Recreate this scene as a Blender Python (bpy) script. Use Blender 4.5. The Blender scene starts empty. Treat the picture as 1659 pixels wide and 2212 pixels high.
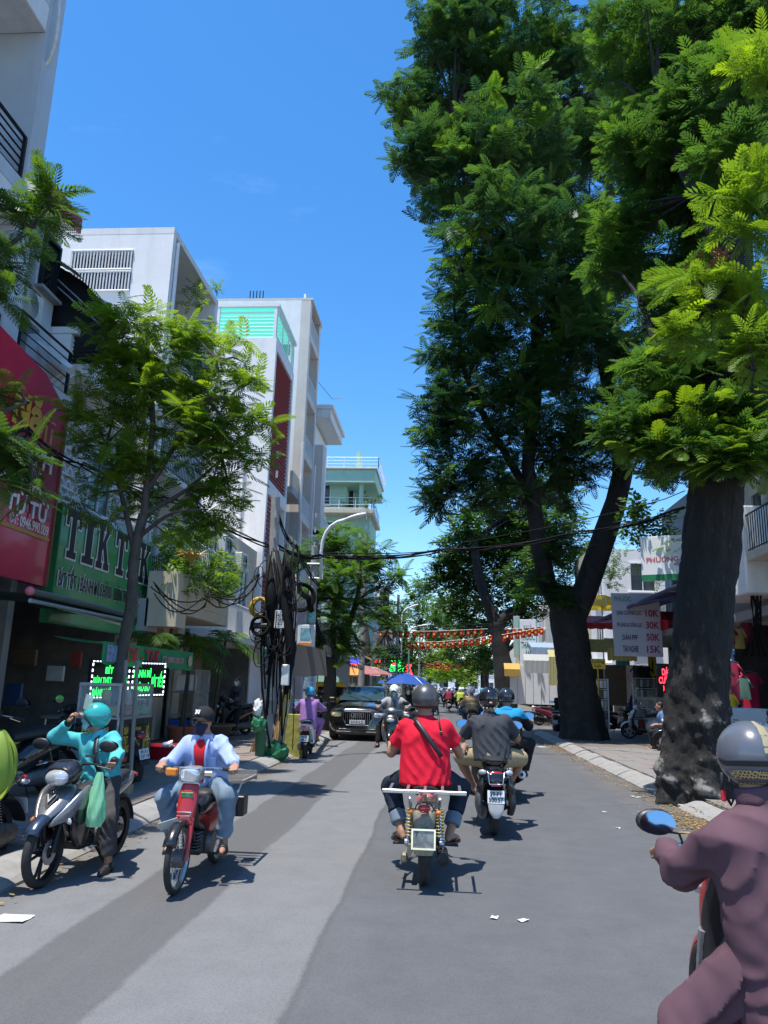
import bpy, math, random
import numpy as np
from mathutils import Vector, Matrix, Euler
R=math.radians; PI=math.pi
scene=bpy.context.scene; COL=scene.collection
# ------------------------------------------------------------------ camera
YAW,PITCH,ROLL,FOC,EYE=R(4.6537),R(12.6909),R(1.7),769.0,1.6
fw=Vector((-math.sin(YAW)*math.cos(PITCH),math.cos(YAW)*math.cos(PITCH),math.sin(PITCH)))
r0=Vector((math.cos(YAW),math.sin(YAW),0)); u0=r0.cross(fw)
cX=r0*math.cos(ROLL)+u0*math.sin(ROLL); cY=u0*math.cos(ROLL)-r0*math.sin(ROLL)
cam=bpy.data.objects.new('camera',bpy.data.cameras.new('camera')); COL.objects.link(cam)
cam.data.sensor_fit='VERTICAL'; cam.data.sensor_height=24; cam.data.lens=24*FOC/1024
cam.data.clip_start=.05; cam.data.clip_end=2000
cam.matrix_world=Matrix(((cX.x,cY.x,-fw.x,0),(cX.y,cY.y,-fw.y,0),(cX.z,cY.z,-fw.z,EYE),(0,0,0,1)))
scene.camera=cam
# ------------------------------------------------------------------ sky and sun
SUN=Vector((-.16,-.17,.965)).normalized()
el=math.asin(SUN.z); az=math.atan2(SUN.x,SUN.y)
world=bpy.data.worlds.new('World'); scene.world=world; world.use_nodes=True
nt=world.node_tree; bg=nt.nodes['Background']
sky=nt.nodes.new('ShaderNodeTexSky'); sky.sky_type='NISHITA'; sky.sun_disc=False
sky.sun_elevation=el; sky.sun_rotation=az; sky.air_density=1.0; sky.dust_density=.25; sky.ozone_density=3.2
tc=nt.nodes.new('ShaderNodeTexCoord'); mp=nt.nodes.new('ShaderNodeMapping'); mp.inputs['Scale'].default_value=(1.2,1.2,4.0)
cn=nt.nodes.new('ShaderNodeTexNoise'); cn.inputs['Scale'].default_value=2.2; cn.inputs['Detail'].default_value=7; cn.inputs['Roughness'].default_value=.6
cr=nt.nodes.new('ShaderNodeMapRange'); cr.inputs[1].default_value=.56; cr.inputs[2].default_value=.85; cr.inputs[3].default_value=0; cr.inputs[4].default_value=.12
hs=nt.nodes.new('ShaderNodeHueSaturation'); hs.inputs['Saturation'].default_value=1.3; hs.inputs['Value'].default_value=.93
mx=nt.nodes.new('ShaderNodeMix'); mx.data_type='RGBA'; mx.inputs[7].default_value=(6.5,7.3,8.4,1)
nt.links.new(tc.outputs['Generated'],mp.inputs[0]); nt.links.new(mp.outputs[0],cn.inputs[0]); nt.links.new(cn.outputs[0],cr.inputs[0])
nt.links.new(sky.outputs[0],hs.inputs['Color']); nt.links.new(hs.outputs[0],mx.inputs[6]); nt.links.new(cr.outputs[0],mx.inputs[0]); nt.links.new(mx.outputs[2],bg.inputs[0])
bg.inputs[1].default_value=.118
sun=bpy.data.objects.new('sun',bpy.data.lights.new('sun','SUN')); COL.objects.link(sun)
sun.data.energy=2.9; sun.data.angle=R(.55); sun.data.color=(1,.95,.87)
sun.rotation_euler=SUN.to_track_quat('Z','Y').to_euler()
vs=scene.view_settings; vs.view_transform='Standard'; vs.look='None'; vs.gamma=1; vs.use_curve_mapping=False; vs.exposure=1.26
scene.render.engine='CYCLES'; scene.cycles.max_bounces=8; scene.cycles.transparent_max_bounces=12
# ------------------------------------------------------------------ helpers: points, materials, meshes
def ray(px,py):
    s=768/1659.
    return fw+cX*((px*s-384)/FOC)+cY*((512-py*s)/FOC)
CAM=Vector((0,0,EYE))
def at(px,py,y): d=ray(px,py); return CAM+d*(y/d.y)
def atx(px,py,x): d=ray(px,py); return CAM+d*(x/d.x)
def gr(px,py,z=0): d=ray(px,py); return CAM+d*((z-EYE)/d.z)
MATS={}
def srgb(r,g,b): return tuple(((c/255+.055)/1.055)**2.4 if c>10 else c/255/12.92 for c in (r,g,b))
def mat(name,col,rough=.6,metal=0,var=.12,scale=6,bump=0,bscale=40,spec=.5,emit=0,coat=0,alpha=1,trans=0,streak=0,stretch=None,dirt=None):
    if name in MATS: return MATS[name]
    m=bpy.data.materials.new(name); m.use_nodes=True; n=m.node_tree; b=n.nodes['Principled BSDF']; L=n.links.new
    b.inputs['Roughness'].default_value=rough; b.inputs['Metallic'].default_value=metal
    b.inputs['Specular IOR Level'].default_value=spec; b.inputs['Coat Weight'].default_value=coat; b.inputs['Coat Roughness'].default_value=.06
    b.inputs['Alpha'].default_value=alpha; b.inputs['Transmission Weight'].default_value=trans
    t=n.nodes.new('ShaderNodeTexCoord'); src=t.outputs['Object']
    if stretch:
        g=n.nodes.new('ShaderNodeMapping'); g.inputs['Scale'].default_value=stretch; L(src,g.inputs[0]); src=g.outputs[0]
    z=n.nodes.new('ShaderNodeTexNoise'); z.inputs['Scale'].default_value=scale; z.inputs['Detail'].default_value=6; z.inputs['Roughness'].default_value=.65; L(src,z.inputs[0])
    rp=n.nodes.new('ShaderNodeMapRange'); rp.inputs[1].default_value=.3; rp.inputs[2].default_value=.7; L(z.outputs[0],rp.inputs[0])
    mi=n.nodes.new('ShaderNodeMix'); mi.data_type='RGBA'; L(rp.outputs[0],mi.inputs[0])
    mi.inputs[6].default_value=(*[c*(1-var) for c in col],1); mi.inputs[7].default_value=(*[min(1,c*(1+var)) for c in col],1)
    out=mi.outputs[2]
    if streak or dirt:
        g=n.nodes.new('ShaderNodeMapping'); g.inputs['Scale'].default_value=(1.6,1.6,.12) if streak else (1,1,1); L(t.outputs['Object'],g.inputs[0])
        z2=n.nodes.new('ShaderNodeTexNoise'); z2.inputs['Scale'].default_value=2.2 if streak else 3; z2.inputs['Detail'].default_value=8; z2.inputs['Roughness'].default_value=.75; L(g.outputs[0],z2.inputs[0])
        r2=n.nodes.new('ShaderNodeMapRange'); r2.inputs[1].default_value=.5; r2.inputs[2].default_value=.8; r2.inputs[4].default_value=streak or .7; L(z2.outputs[0],r2.inputs[0])
        m2=n.nodes.new('ShaderNodeMix'); m2.data_type='RGBA'; L(r2.outputs[0],m2.inputs[0]); L(out,m2.inputs[6]); m2.inputs[7].default_value=(*(dirt or [c*.45 for c in col]),1); out=m2.outputs[2]
    L(out,b.inputs['Base Color'])
    if emit: L(out,b.inputs['Emission Color']); b.inputs['Emission Strength'].default_value=emit
    rr=n.nodes.new('ShaderNodeMapRange'); rr.inputs[3].default_value=max(0,rough-.08); rr.inputs[4].default_value=min(1,rough+.08); L(z.outputs[0],rr.inputs[0]); L(rr.outputs[0],b.inputs['Roughness'])
    if bump:
        z3=n.nodes.new('ShaderNodeTexNoise'); z3.inputs['Scale'].default_value=bscale; z3.inputs['Detail'].default_value=5; L(src,z3.inputs[0])
        bp=n.nodes.new('ShaderNodeBump'); bp.inputs['Strength'].default_value=bump; bp.inputs['Distance'].default_value=.02; L(z3.outputs[0],bp.inputs['Height']); L(bp.outputs[0],b.inputs['Normal'])
    MATS[name]=m; return m
def glassy(name,col=(.02,.025,.03),rough=.05): return mat(name,col,rough,var=.2,scale=2,spec=.8)
def clear(name,col=(.9,.95,.95),mixf=.75,rough=.03):
    if name in MATS: return MATS[name]
    m=bpy.data.materials.new(name); m.use_nodes=True; n=m.node_tree; b=n.nodes['Principled BSDF']
    b.inputs['Base Color'].default_value=(*col,1); b.inputs['Roughness'].default_value=rough; b.inputs['Specular IOR Level'].default_value=.6
    tr=n.nodes.new('ShaderNodeBsdfTransparent'); tr.inputs[0].default_value=(*col,1); ms=n.nodes.new('ShaderNodeMixShader'); ms.inputs[0].default_value=mixf
    n.links.new(b.outputs[0],ms.inputs[1]); n.links.new(tr.outputs[0],ms.inputs[2]); n.links.new(ms.outputs[0],n.nodes['Material Output'].inputs[0])
    MATS[name]=m; return m
def thin(name,col,trf=.5,rough=.6):      # cloth, plastic sheet: diffuse plus translucent
    if name in MATS: return MATS[name]
    m=bpy.data.materials.new(name); m.use_nodes=True; n=m.node_tree; b=n.nodes['Principled BSDF']
    b.inputs['Base Color'].default_value=(*col,1); b.inputs['Roughness'].default_value=rough
    tl=n.nodes.new('ShaderNodeBsdfTranslucent'); tl.inputs[0].default_value=(*col,1); ms=n.nodes.new('ShaderNodeMixShader'); ms.inputs[0].default_value=trf
    n.links.new(b.outputs[0],ms.inputs[1]); n.links.new(tl.outputs[0],ms.inputs[2]); n.links.new(ms.outputs[0],n.nodes['Material Output'].inputs[0])
    MATS[name]=m; return m
def leafmat(name,c0,c1,trans=.45,rough=.45):   # colour runs with the tone kept per leaf spray
    m=bpy.data.materials.new(name); m.use_nodes=True; n=m.node_tree; b=n.nodes['Principled BSDF']; L=n.links.new
    a=n.nodes.new('ShaderNodeAttribute'); a.attribute_name='tone'; oi=n.nodes.new('ShaderNodeObjectInfo')
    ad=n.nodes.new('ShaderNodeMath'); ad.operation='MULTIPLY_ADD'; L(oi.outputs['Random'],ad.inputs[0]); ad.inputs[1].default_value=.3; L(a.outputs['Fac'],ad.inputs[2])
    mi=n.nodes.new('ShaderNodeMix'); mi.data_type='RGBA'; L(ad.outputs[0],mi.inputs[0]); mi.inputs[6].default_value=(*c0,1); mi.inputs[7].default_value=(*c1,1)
    L(mi.outputs[2],b.inputs['Base Color']); b.inputs['Roughness'].default_value=rough; b.inputs['Specular IOR Level'].default_value=.35
    tl=n.nodes.new('ShaderNodeBsdfTranslucent'); h=n.nodes.new('ShaderNodeHueSaturation'); h.inputs['Hue'].default_value=.485; h.inputs['Value'].default_value=1.5; h.inputs['Saturation'].default_value=1.1; L(mi.outputs[2],h.inputs['Color']); L(h.outputs[0],tl.inputs[0])
    ms=n.nodes.new('ShaderNodeMixShader'); ms.inputs[0].default_value=trans; L(b.outputs[0],ms.inputs[1]); L(tl.outputs[0],ms.inputs[2]); L(ms.outputs[0],n.nodes['Material Output'].inputs[0])
    MATS[name]=m; return m
def frame(d,up=(0,0,1)):
    d=Vector(d).normalized(); u=Vector(up)
    if abs(d.dot(u.normalized()))>.98: u=Vector((0,1,0)) if abs(d.y)<.9 else Vector((1,0,0))
    x=d.cross(u).normalized(); return x,x.cross(d).normalized(),d
class MB:
    def __init__(s): s.v=[]; s.f=[]; s.m=[]; s.k=0
    def add(s,vs,fs):
        o=len(s.v); s.v+= [tuple(p) for p in vs]; s.f+= [tuple(i+o for i in f) for f in fs]; s.m+=[s.k]*len(fs); return s
    def box(s,c,d,rot=None):
        h=[x/2 for x in d]; P=[Vector((sx*h[0],sy*h[1],sz*h[2])) for sx in(-1,1) for sy in(-1,1) for sz in(-1,1)]
        if rot is not None:
            M=rot if isinstance(rot,Matrix) else Euler(rot).to_matrix(); P=[M@p for p in P]
        return s.add([p+Vector(c) for p in P],[(0,1,3,2),(4,6,7,5),(0,4,5,1),(2,3,7,6),(0,2,6,4),(1,5,7,3)])
    def bx(s,x0,x1,y0,y1,z0,z1): return s.box(((x0+x1)/2,(y0+y1)/2,(z0+z1)/2),(abs(x1-x0),abs(y1-y0),abs(z1-z0)))
    def bev(s,c,d,b=.01,rot=None):   # chamfered box
        h=[x/2 for x in d]; b=min(b,*[x*.49 for x in h]); P=[]
        for sx in(-1,1):
            for sy in(-1,1):
                for sz in(-1,1):
                    P+= [Vector((sx*(h[0]-b),sy*(h[1]-b),sz*h[2])),Vector((sx*(h[0]-b),sy*h[1],sz*(h[2]-b))),Vector((sx*h[0],sy*(h[1]-b),sz*(h[2]-b)))]
        def I(sx,sy,sz,k): return ((sx>0)*4+(sy>0)*2+(sz>0))*3+k
        F=[]
        for q in(-1,1):
            F.append([I(-1,-1,q,0),I(1,-1,q,0),I(1,1,q,0),I(-1,1,q,0)][::q]); F.append([I(-1,q,-1,1),I(1,q,-1,1),I(1,q,1,1),I(-1,q,1,1)][::-q]); F.append([I(q,-1,-1,2),I(q,1,-1,2),I(q,1,1,2),I(q,-1,1,2)][::q])
        for a in(-1,1):
            for c2 in(-1,1):
                F.append([I(-1,a,c2,0),I(1,a,c2,0),I(1,a,c2,1),I(-1,a,c2,1)][::a*c2]); F.append([I(a,-1,c2,2),I(a,1,c2,2),I(a,1,c2,0),I(a,-1,c2,0)][::a*c2]); F.append([I(a,c2,-1,1),I(a,c2,1,1),I(a,c2,1,2),I(a,c2,-1,2)][::a*c2])
        for sx in(-1,1):
            for sy in(-1,1):
                for sz in(-1,1): F.append([I(sx,sy,sz,0),I(sx,sy,sz,1),I(sx,sy,sz,2)][::-sx*sy*sz])
        if rot is not None:
            M=rot if isinstance(rot,Matrix) else Euler(rot).to_matrix(); P=[M@p for p in P]
        return s.add([p+Vector(c) for p in P],F)
    def tube(s,pts,r,n=8,caps=True,flat=1):
        pts=[Vector(p) for p in pts]; rs=r if hasattr(r,'__len__') else [r]*len(pts); V=[]; F=[]; x=None
        for i,p in enumerate(pts):
            d=(pts[min(i+1,len(pts)-1)]-pts[max(i-1,0)])
            if d.length<1e-9: d=Vector((0,0,1))
            d.normalize()
            if x is None: x,y,_=frame(d)
            else:
                x=(x-d*x.dot(d)); x=x.normalized() if x.length>1e-6 else frame(d)[0]; y=x.cross(d)
            for k in range(n): a=2*PI*k/n; V.append(p+(x*math.cos(a)+y*math.sin(a)*flat)*rs[i])
        for i in range(len(pts)-1):
            for k in range(n): F.append((i*n+k,i*n+(k+1)%n,(i+1)*n+(k+1)%n,(i+1)*n+k)[::-1])
        if caps: F.append(tuple(range(n))); F.append(tuple(range((len(pts)-1)*n,len(pts)*n))[::-1])
        return s.add(V,F)
    def cyl(s,a,b,r,n=12,r2=None): return s.tube([a,b],[r,r if r2 is None else r2],n)
    def lathe(s,prof,c=(0,0,0),axis=(0,0,1),n=16,a0=0,a1=2*PI):
        x,y,d=frame(axis); c=Vector(c); full=abs(a1-a0-2*PI)<1e-6; m=n if full else n+1; V=[];F=[]
        for k in range(m):
            a=a0+(a1-a0)*k/n; e=x*math.cos(a)+y*math.sin(a)
            for r,h in prof: V.append(c+e*r+d*h)
        q=len(prof)
        for k in range(n):
            k2=(k+1)%m
            for i in range(q-1): F.append((k*q+i,k2*q+i,k2*q+i+1,k*q+i+1))
        return s.add(V,F)
    def loft(s,secs,caps=True,closed=True):
        n=len(secs[0]); V=[p for q in secs for p in q]; F=[]
        for i in range(len(secs)-1):
            for k in range(n if closed else n-1): F.append((i*n+k,i*n+(k+1)%n,(i+1)*n+(k+1)%n,(i+1)*n+k))
        if caps and closed: F.append(tuple(range(n))[::-1]); F.append(tuple(range((len(secs)-1)*n,len(secs)*n)))
        return s.add(V,F)
    def sph(s,c,r,n=12,m=8,rot=None):
        r=r if hasattr(r,'__len__') else (r,r,r); V=[];F=[]; c=Vector(c)
        for i in range(m+1):
            t=PI*i/m
            for k in range(n):
                a=2*PI*k/n; p=Vector((r[0]*math.sin(t)*math.cos(a),r[1]*math.sin(t)*math.sin(a),r[2]*math.cos(t)))
                V.append((rot@p if rot is not None else p)+c)
        for i in range(m):
            for k in range(n): F.append((i*n+k,(i+1)*n+k,(i+1)*n+(k+1)%n,i*n+(k+1)%n))
        return s.add(V,F)
    def prism(s,poly,o,u,v,t):       # polygon in plane (u,v) at o, thickness vector t
        o,u,v,t=map(Vector,(o,u,v,t)); A=[o+u*a+v*b for a,b in poly]; n=len(A)
        return s.add(A+[p+t for p in A],[tuple(range(n))[::-1],tuple(range(n,2*n))]+[(i,(i+1)%n,n+(i+1)%n,n+i) for i in range(n)])
    def quad(s,a,b,c,d): return s.add([a,b,c,d],[(0,1,2,3)])
    def sheet(s,fn,nu,nv):           # grid surface
        V=[fn(i/nu,j/nv) for i in range(nu+1) for j in range(nv+1)]
        return s.add(V,[(i*(nv+1)+j,(i+1)*(nv+1)+j,(i+1)*(nv+1)+j+1,i*(nv+1)+j+1) for i in range(nu) for j in range(nv)])
    def mesh(s,name,mats,smooth=False):
        me=bpy.data.meshes.new(name); me.from_pydata(s.v,[],s.f)
        for m in (mats if isinstance(mats,(list,tuple)) else [mats]): me.materials.append(m)
        if isinstance(mats,(list,tuple)) and len(mats)>1: me.polygons.foreach_set('material_index',s.m)
        if smooth:
            me.polygons.foreach_set('use_smooth',[True]*len(me.polygons))
            if smooth is not True:
                try: me.set_sharp_from_angle(angle=smooth)
                except Exception: pass
        me.update(); return me
    def build(s,name,mats,parent=None,smooth=False,fix=False,**k):
        me=s.mesh(name,mats,smooth)
        if fix:
            import bmesh
            b=bmesh.new(); b.from_mesh(me); bmesh.ops.recalc_face_normals(b,faces=b.faces); b.to_mesh(me); b.free()
        return link(name,me,parent,**k)
def link(name,me,parent=None,label=None,cat=None,group=None,kind=None):
    o=bpy.data.objects.new(name,me); COL.objects.link(o)
    if parent is not None: o.parent=parent
    return tag(o,label,cat,group,kind)
def tag(o,label=None,cat=None,group=None,kind=None):
    for k,v in (('label',label),('category',cat),('group',group),('kind',kind)):
        if v: o[k]=v
    return o
def thing(name,label,cat,loc=(0,0,0),rz=0,group=None,rot=None):
    o=link(name,None,None,label,cat,group); o.location=loc; o.rotation_euler=rot or (0,0,rz); return o
def copy_tree(o,parent=None):
    c=o.copy(); COL.objects.link(c)
    if parent is not None: c.parent=parent
    for ch in list(o.children): copy_tree(ch,c)
    return c
def copy_thing(o,loc,rz=None,label=None,group=None):
    c=copy_tree(o); c.location=loc
    if rz is not None: c.rotation_euler=(0,0,rz)
    if label: c['label']=label
    if group: c['group']=group
    return c
SM=R(35)
def text(body,o,u,v,w,h,m,parent,name='lettering',bold=.02,depth=.004,shear=0,spacing=1):
    """flat raised lettering: centre o, reading direction u, up v, fitted to w x h"""
    c=bpy.data.curves.new('t','FONT'); c.body=body; c.align_x='CENTER'; c.size=1; c.offset=max(bold,.02); c.shear=shear; c.resolution_u=8; c.space_line=.95*spacing; c.fill_mode='FRONT'
    ob=bpy.data.objects.new('t',c); COL.objects.link(ob); dg=bpy.context.evaluated_depsgraph_get(); me=bpy.data.meshes.new_from_object(ob.evaluated_get(dg)); bpy.data.objects.remove(ob)
    n=len(me.vertices)
    if n==0: return None
    a=np.empty(n*3); me.vertices.foreach_get('co',a); a=a.reshape(-1,3); lo=a.min(0); hi=a.max(0)
    a=(a-(lo+hi)/2)/np.maximum(hi-lo,1e-6)
    u=Vector(u).normalized(); v=Vector(v).normalized(); d=u.cross(v); o=Vector(o)
    P=np.array(o)[None]+np.outer(a[:,0]*w,np.array(u))+np.outer(a[:,1]*h,np.array(v))+np.array(d)[None]*depth
    me.vertices.foreach_set('co',P.ravel()); me.materials.clear(); me.materials.append(m); me.name=name; me.update()
    return link(name,me,parent)
def np_mesh(name,V,F,mats,smooth=False,tone=None):
    V=np.asarray(V,dtype=np.float32); F=np.asarray(F,dtype=np.int32); k=F.shape[1]
    me=bpy.data.meshes.new(name); me.vertices.add(len(V)); me.vertices.foreach_set('co',V.ravel())
    me.loops.add(F.size); me.loops.foreach_set('vertex_index',F.ravel()); me.polygons.add(len(F)); me.polygons.foreach_set('loop_start',np.arange(0,F.size,k,dtype=np.int32))
    if smooth: me.polygons.foreach_set('use_smooth',np.ones(len(F),dtype=bool))
    me.materials.append(mats); 
    if tone is not None:
        at_=me.attributes.new('tone','FLOAT','POINT'); at_.data.foreach_set('value',np.asarray(tone,dtype=np.float32))
    me.update(calc_edges=True); return me
random.seed(7)
# ------------------------------------------------------------------ shared materials
M_WHITE=mat('white_wall',(.74,.74,.74),.8,var=.07,scale=1.5,bump=.08,streak=.42)
M_WHITE2=mat('clean_wall',(.80,.80,.80),.75,var=.06,scale=1.5,bump=.05,streak=.30)
M_BLUEGREY=mat('pale_blue_grey_wall',(.50,.55,.60),.8,var=.07,scale=1.5,bump=.08,streak=.25)
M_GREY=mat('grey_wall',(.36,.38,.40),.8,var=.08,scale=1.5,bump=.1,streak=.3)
M_CREAM=mat('cream_wall',(.62,.54,.42),.8,var=.08,scale=1.5,bump=.1,streak=.35)
M_GREENW=mat('pale_green_wall',(.40,.60,.47),.8,var=.06,scale=1.5,streak=.25)
M_ORANGE=mat('orange_wall',(.62,.42,.25),.8,var=.1,scale=1.5,streak=.3)
M_CONC=mat('concrete',(.34,.33,.31),.85,var=.18,scale=5,bump=.3,bscale=60,streak=.3)
M_DARKW=mat('painted_interior_shade',(.11,.11,.11),.8,var=.3,scale=2)  # wall colour darkened to stand for the shade indoors
M_BLACKM=mat('black_metal',(.015,.015,.017),.4,metal=.3)
M_STEEL=mat('grey_steel',(.42,.43,.45),.35,metal=.8,var=.2,scale=20)
M_WHITEM=mat('white_metal',(.75,.76,.77),.45,var=.06)
M_DARKS=mat('shade_tinted_shop_wall',(.18,.18,.18),.8,var=.3,scale=2)  # shop side walls and floors, indoor shade painted into the colour
M_GLASS=glassy('window_glass',(.04,.055,.07))
M_GLASSD=glassy('dark_glass',(.012,.014,.016))
M_REDT=mat('red_tile',(.38,.10,.06),.7,var=.25,scale=10)
M_MAROON=mat('maroon_trim',(.30,.06,.09),.6,var=.15)
M_BLACKP=mat('black_plastic',(.018,.018,.02),.45,var=.2,scale=30)
M_RUBBER=mat('rubber',(.022,.022,.023),.8,var=.3,scale=25,bump=.15,bscale=120,dirt=(.07,.065,.06))
M_CHROME=mat('chrome',(.75,.75,.76),.12,metal=1,var=.08,scale=20)
M_WOOD=mat('brown_wood',(.16,.09,.045),.65,var=.35,scale=8,stretch=(1,1,.15))
M_YEL=mat('yellow_paint',(.72,.50,.04),.5,var=.12)
M_RED=mat('red_paint',(.55,.02,.03),.4,var=.12)
M_BLUE=mat('blue_paint',(.02,.09,.42),.45,var=.15)
M_GREEN=mat('green_paint',(.01,.20,.07),.45,var=.12)
M_WPAINT=mat('white_paint',(.78,.78,.77),.5,var=.05)
M_INK=mat('black_ink',(.015,.015,.018),.6,var=.1)
# ------------------------------------------------------------------ ground, road, pavements
def asphalt():
    m=bpy.data.materials.new('asphalt'); m.use_nodes=True; n=m.node_tree; b=n.nodes['Principled BSDF']; L=n.links.new
    tc=n.nodes.new('ShaderNodeTexCoord'); sp=n.nodes.new('ShaderNodeSeparateXYZ'); L(tc.outputs['Object'],sp.inputs[0])
    def noise(sc,det=4,st=None):
        s=tc.outputs['Object']
        if st: g=n.nodes.new('ShaderNodeMapping'); g.inputs['Scale'].default_value=st; L(s,g.inputs[0]); s=g.outputs[0]
        z=n.nodes.new('ShaderNodeTexNoise'); z.inputs['Scale'].default_value=sc; z.inputs['Detail'].default_value=det; z.inputs['Roughness'].default_value=.7; L(s,z.inputs[0]); return z.outputs[0]
    def mth(op,a,b_=None,c=None):
        k=n.nodes.new('ShaderNodeMath'); k.operation=op
        for i,q in enumerate((a,b_,c)):
            if q is None: continue
            if isinstance(q,(int,float)): k.inputs[i].default_value=q
            else: L(q,k.inputs[i])
        return k.outputs[0]
    def rng(v,a,b_,c,d): 
        k=n.nodes.new('ShaderNodeMapRange'); L(v,k.inputs[0])
        for i,q in enumerate((a,b_,c,d)): k.inputs[i+1].default_value=q
        return k.outputs[0]
    def mixc(f,c1,c2):
        k=n.nodes.new('ShaderNodeMix'); k.data_type='RGBA'; L(f,k.inputs[0])
        for i,q in ((6,c1),(7,c2)):
            if isinstance(q,tuple): k.inputs[i].default_value=(*q,1)
            else: L(q,k.inputs[i])
        return k.outputs[2]
    wob=mth('MULTIPLY_ADD',noise(.35,2),.22,-.11); x=mth('ADD',sp.outputs[0],wob); fine=mth('MULTIPLY_ADD',noise(9,5),.07,-.035); x=mth('ADD',x,fine)
    # old pale asphalt left of the centre, newer dark strips of trench repairs, dark resurfaced right lane
    base=mixc(rng(noise(3,8),.35,.65,0,1),(.128,.130,.134),(.146,.148,.153))
    lane=rng(x,-.78,-.74,0,1)
    c=mixc(lane,base,mixc(rng(noise(2.2,8),.35,.65,0,1),(.076,.079,.085),(.090,.093,.099)))
    s1=mth('MULTIPLY',rng(x,-2.42,-2.38,0,1),rng(x,-1.72,-1.68,1,0)); c=mixc(mth('MULTIPLY',s1,.85),c,(.078,.078,.081))
    s2=mth('MULTIPLY',rng(x,-3.1,-2.9,1,0),.5); c=mixc(s2,c,(.10,.098,.096))
    s3=mth('MULTIPLY',rng(mth('ABSOLUTE',mth('ADD',x,.76)),.0,.035,1,0),.7); c=mixc(s3,c,(.058,.058,.059))
    wear=mth('MULTIPLY',rng(noise(1.0,6,(1,.08,1)),.5,.8,0,1),.25); c=mixc(wear,c,(.145,.143,.141))
    st=mth('MULTIPLY',rng(noise(1.3,7,(1,.1,1)),.58,.8,0,1),.3); c=mixc(st,c,(.068,.068,.069))
    dust=mth('MULTIPLY',mth('MAXIMUM',rng(sp.outputs[0],2.55,3.35,0,1),rng(sp.outputs[0],-2.7,-3.25,0,1)),rng(noise(1.6,6),.42,.62,0,1)); c=mixc(mth('MULTIPLY',dust,.55),c,(.17,.145,.11))
    v2=n.nodes.new('ShaderNodeTexVoronoi'); v2.feature='DISTANCE_TO_EDGE'; v2.inputs['Scale'].default_value=.55; gw=n.nodes.new('ShaderNodeMix'); gw.data_type='VECTOR'; gw.inputs[0].default_value=.16; L(tc.outputs['Object'],gw.inputs[4]); zc=n.nodes.new('ShaderNodeTexNoise'); zc.inputs['Scale'].default_value=1.6; zc.inputs['Detail'].default_value=6; L(tc.outputs['Object'],zc.inputs[0]); L(zc.outputs['Color'],gw.inputs[5]); L(gw.outputs[1],v2.inputs[0])
    ck=mth('MULTIPLY',rng(v2.outputs[0],.0,.010,1,0),rng(noise(.35,3),.56,.62,0,.22)); c=mixc(ck,c,(.03,.03,.03))
    oil=mth('MULTIPLY',rng(noise(2.7,5,(1,.5,1)),.68,.78,0,.25),1.0); c=mixc(oil,c,(.045,.045,.046)); pale=mth('MULTIPLY',rng(noise(14,6),.70,.76,0,.3),1.0); c=mixc(pale,c,(.2,.195,.19))
    # wheel-scuffed flecks of aggregate
    vor=n.nodes.new('ShaderNodeTexVoronoi'); vor.inputs['Scale'].default_value=90; L(tc.outputs['Object'],vor.inputs[0])
    agg=rng(vor.outputs['Distance'],.0,.5,.76,1.2); k=n.nodes.new('ShaderNodeMix'); k.data_type='RGBA'; k.blend_type='MULTIPLY'; k.inputs[0].default_value=1; L(c,k.inputs[6]); L(agg,k.inputs[7])
    L(k.outputs[2],b.inputs['Base Color']); L(rng(noise(3,5),.3,.7,.72,.92),b.inputs['Roughness']); b.inputs['Specular IOR Level'].default_value=.35
    bp=n.nodes.new('ShaderNodeBump'); bp.inputs['Strength'].default_value=.35; bp.inputs['Distance'].default_value=.008; L(noise(110,4),bp.inputs['Height']); L(bp.outputs[0],b.inputs['Normal'])
    return m
M_ROAD=asphalt()
M_DIRT=mat('bare_ground',(.16,.14,.11),.9,var=.25,scale=1.5,bump=.2)
M_PAVE=mat('pavement_bed',(.15,.135,.12),.9,var=.2,scale=2,bump=.15)
M_TILEA=mat('red_brown_paver',(.22,.18,.165),.85,var=.22,scale=5,bump=.15,bscale=60,dirt=(.12,.10,.09))
M_TILEB=mat('grey_paver',(.20,.19,.185),.85,var=.22,scale=5,bump=.15,bscale=60,dirt=(.11,.10,.095))
M_KERB=mat('kerb_stone',(.27,.265,.255),.85,var=.15,scale=5,bump=.25,bscale=50,dirt=(.15,.13,.11))
MB().quad((-600,-200,-.03),(600,-200,-.03),(600,1200,-.03),(-600,1200,-.03)).build('ground',M_DIRT,kind='structure')
road=MB().quad((-3.3,-8,0),(3.4,-8,0),(3.4,400,0),(-3.3,400,0)).build('road',M_ROAD,kind='structure')
MB().quad((3.4,31,.0),(14,31,.0),(14,38,.0),(3.4,38,.0)).build('side_road',M_ROAD,kind='structure')
pl=MB().bx(-12,-3.6,-8,300,-.02,.12).build('left_pavement',M_PAVE,kind='structure')
pr_=MB(); pr_.bx(3.75,14,-8,30.4,-.02,.12); pr_=pr_.build('right_pavement',M_PAVE,kind='structure')
MB().bx(3.75,14,38.6,300,-.02,.12).build('far_right_pavement',M_PAVE,kind='structure')
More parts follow.
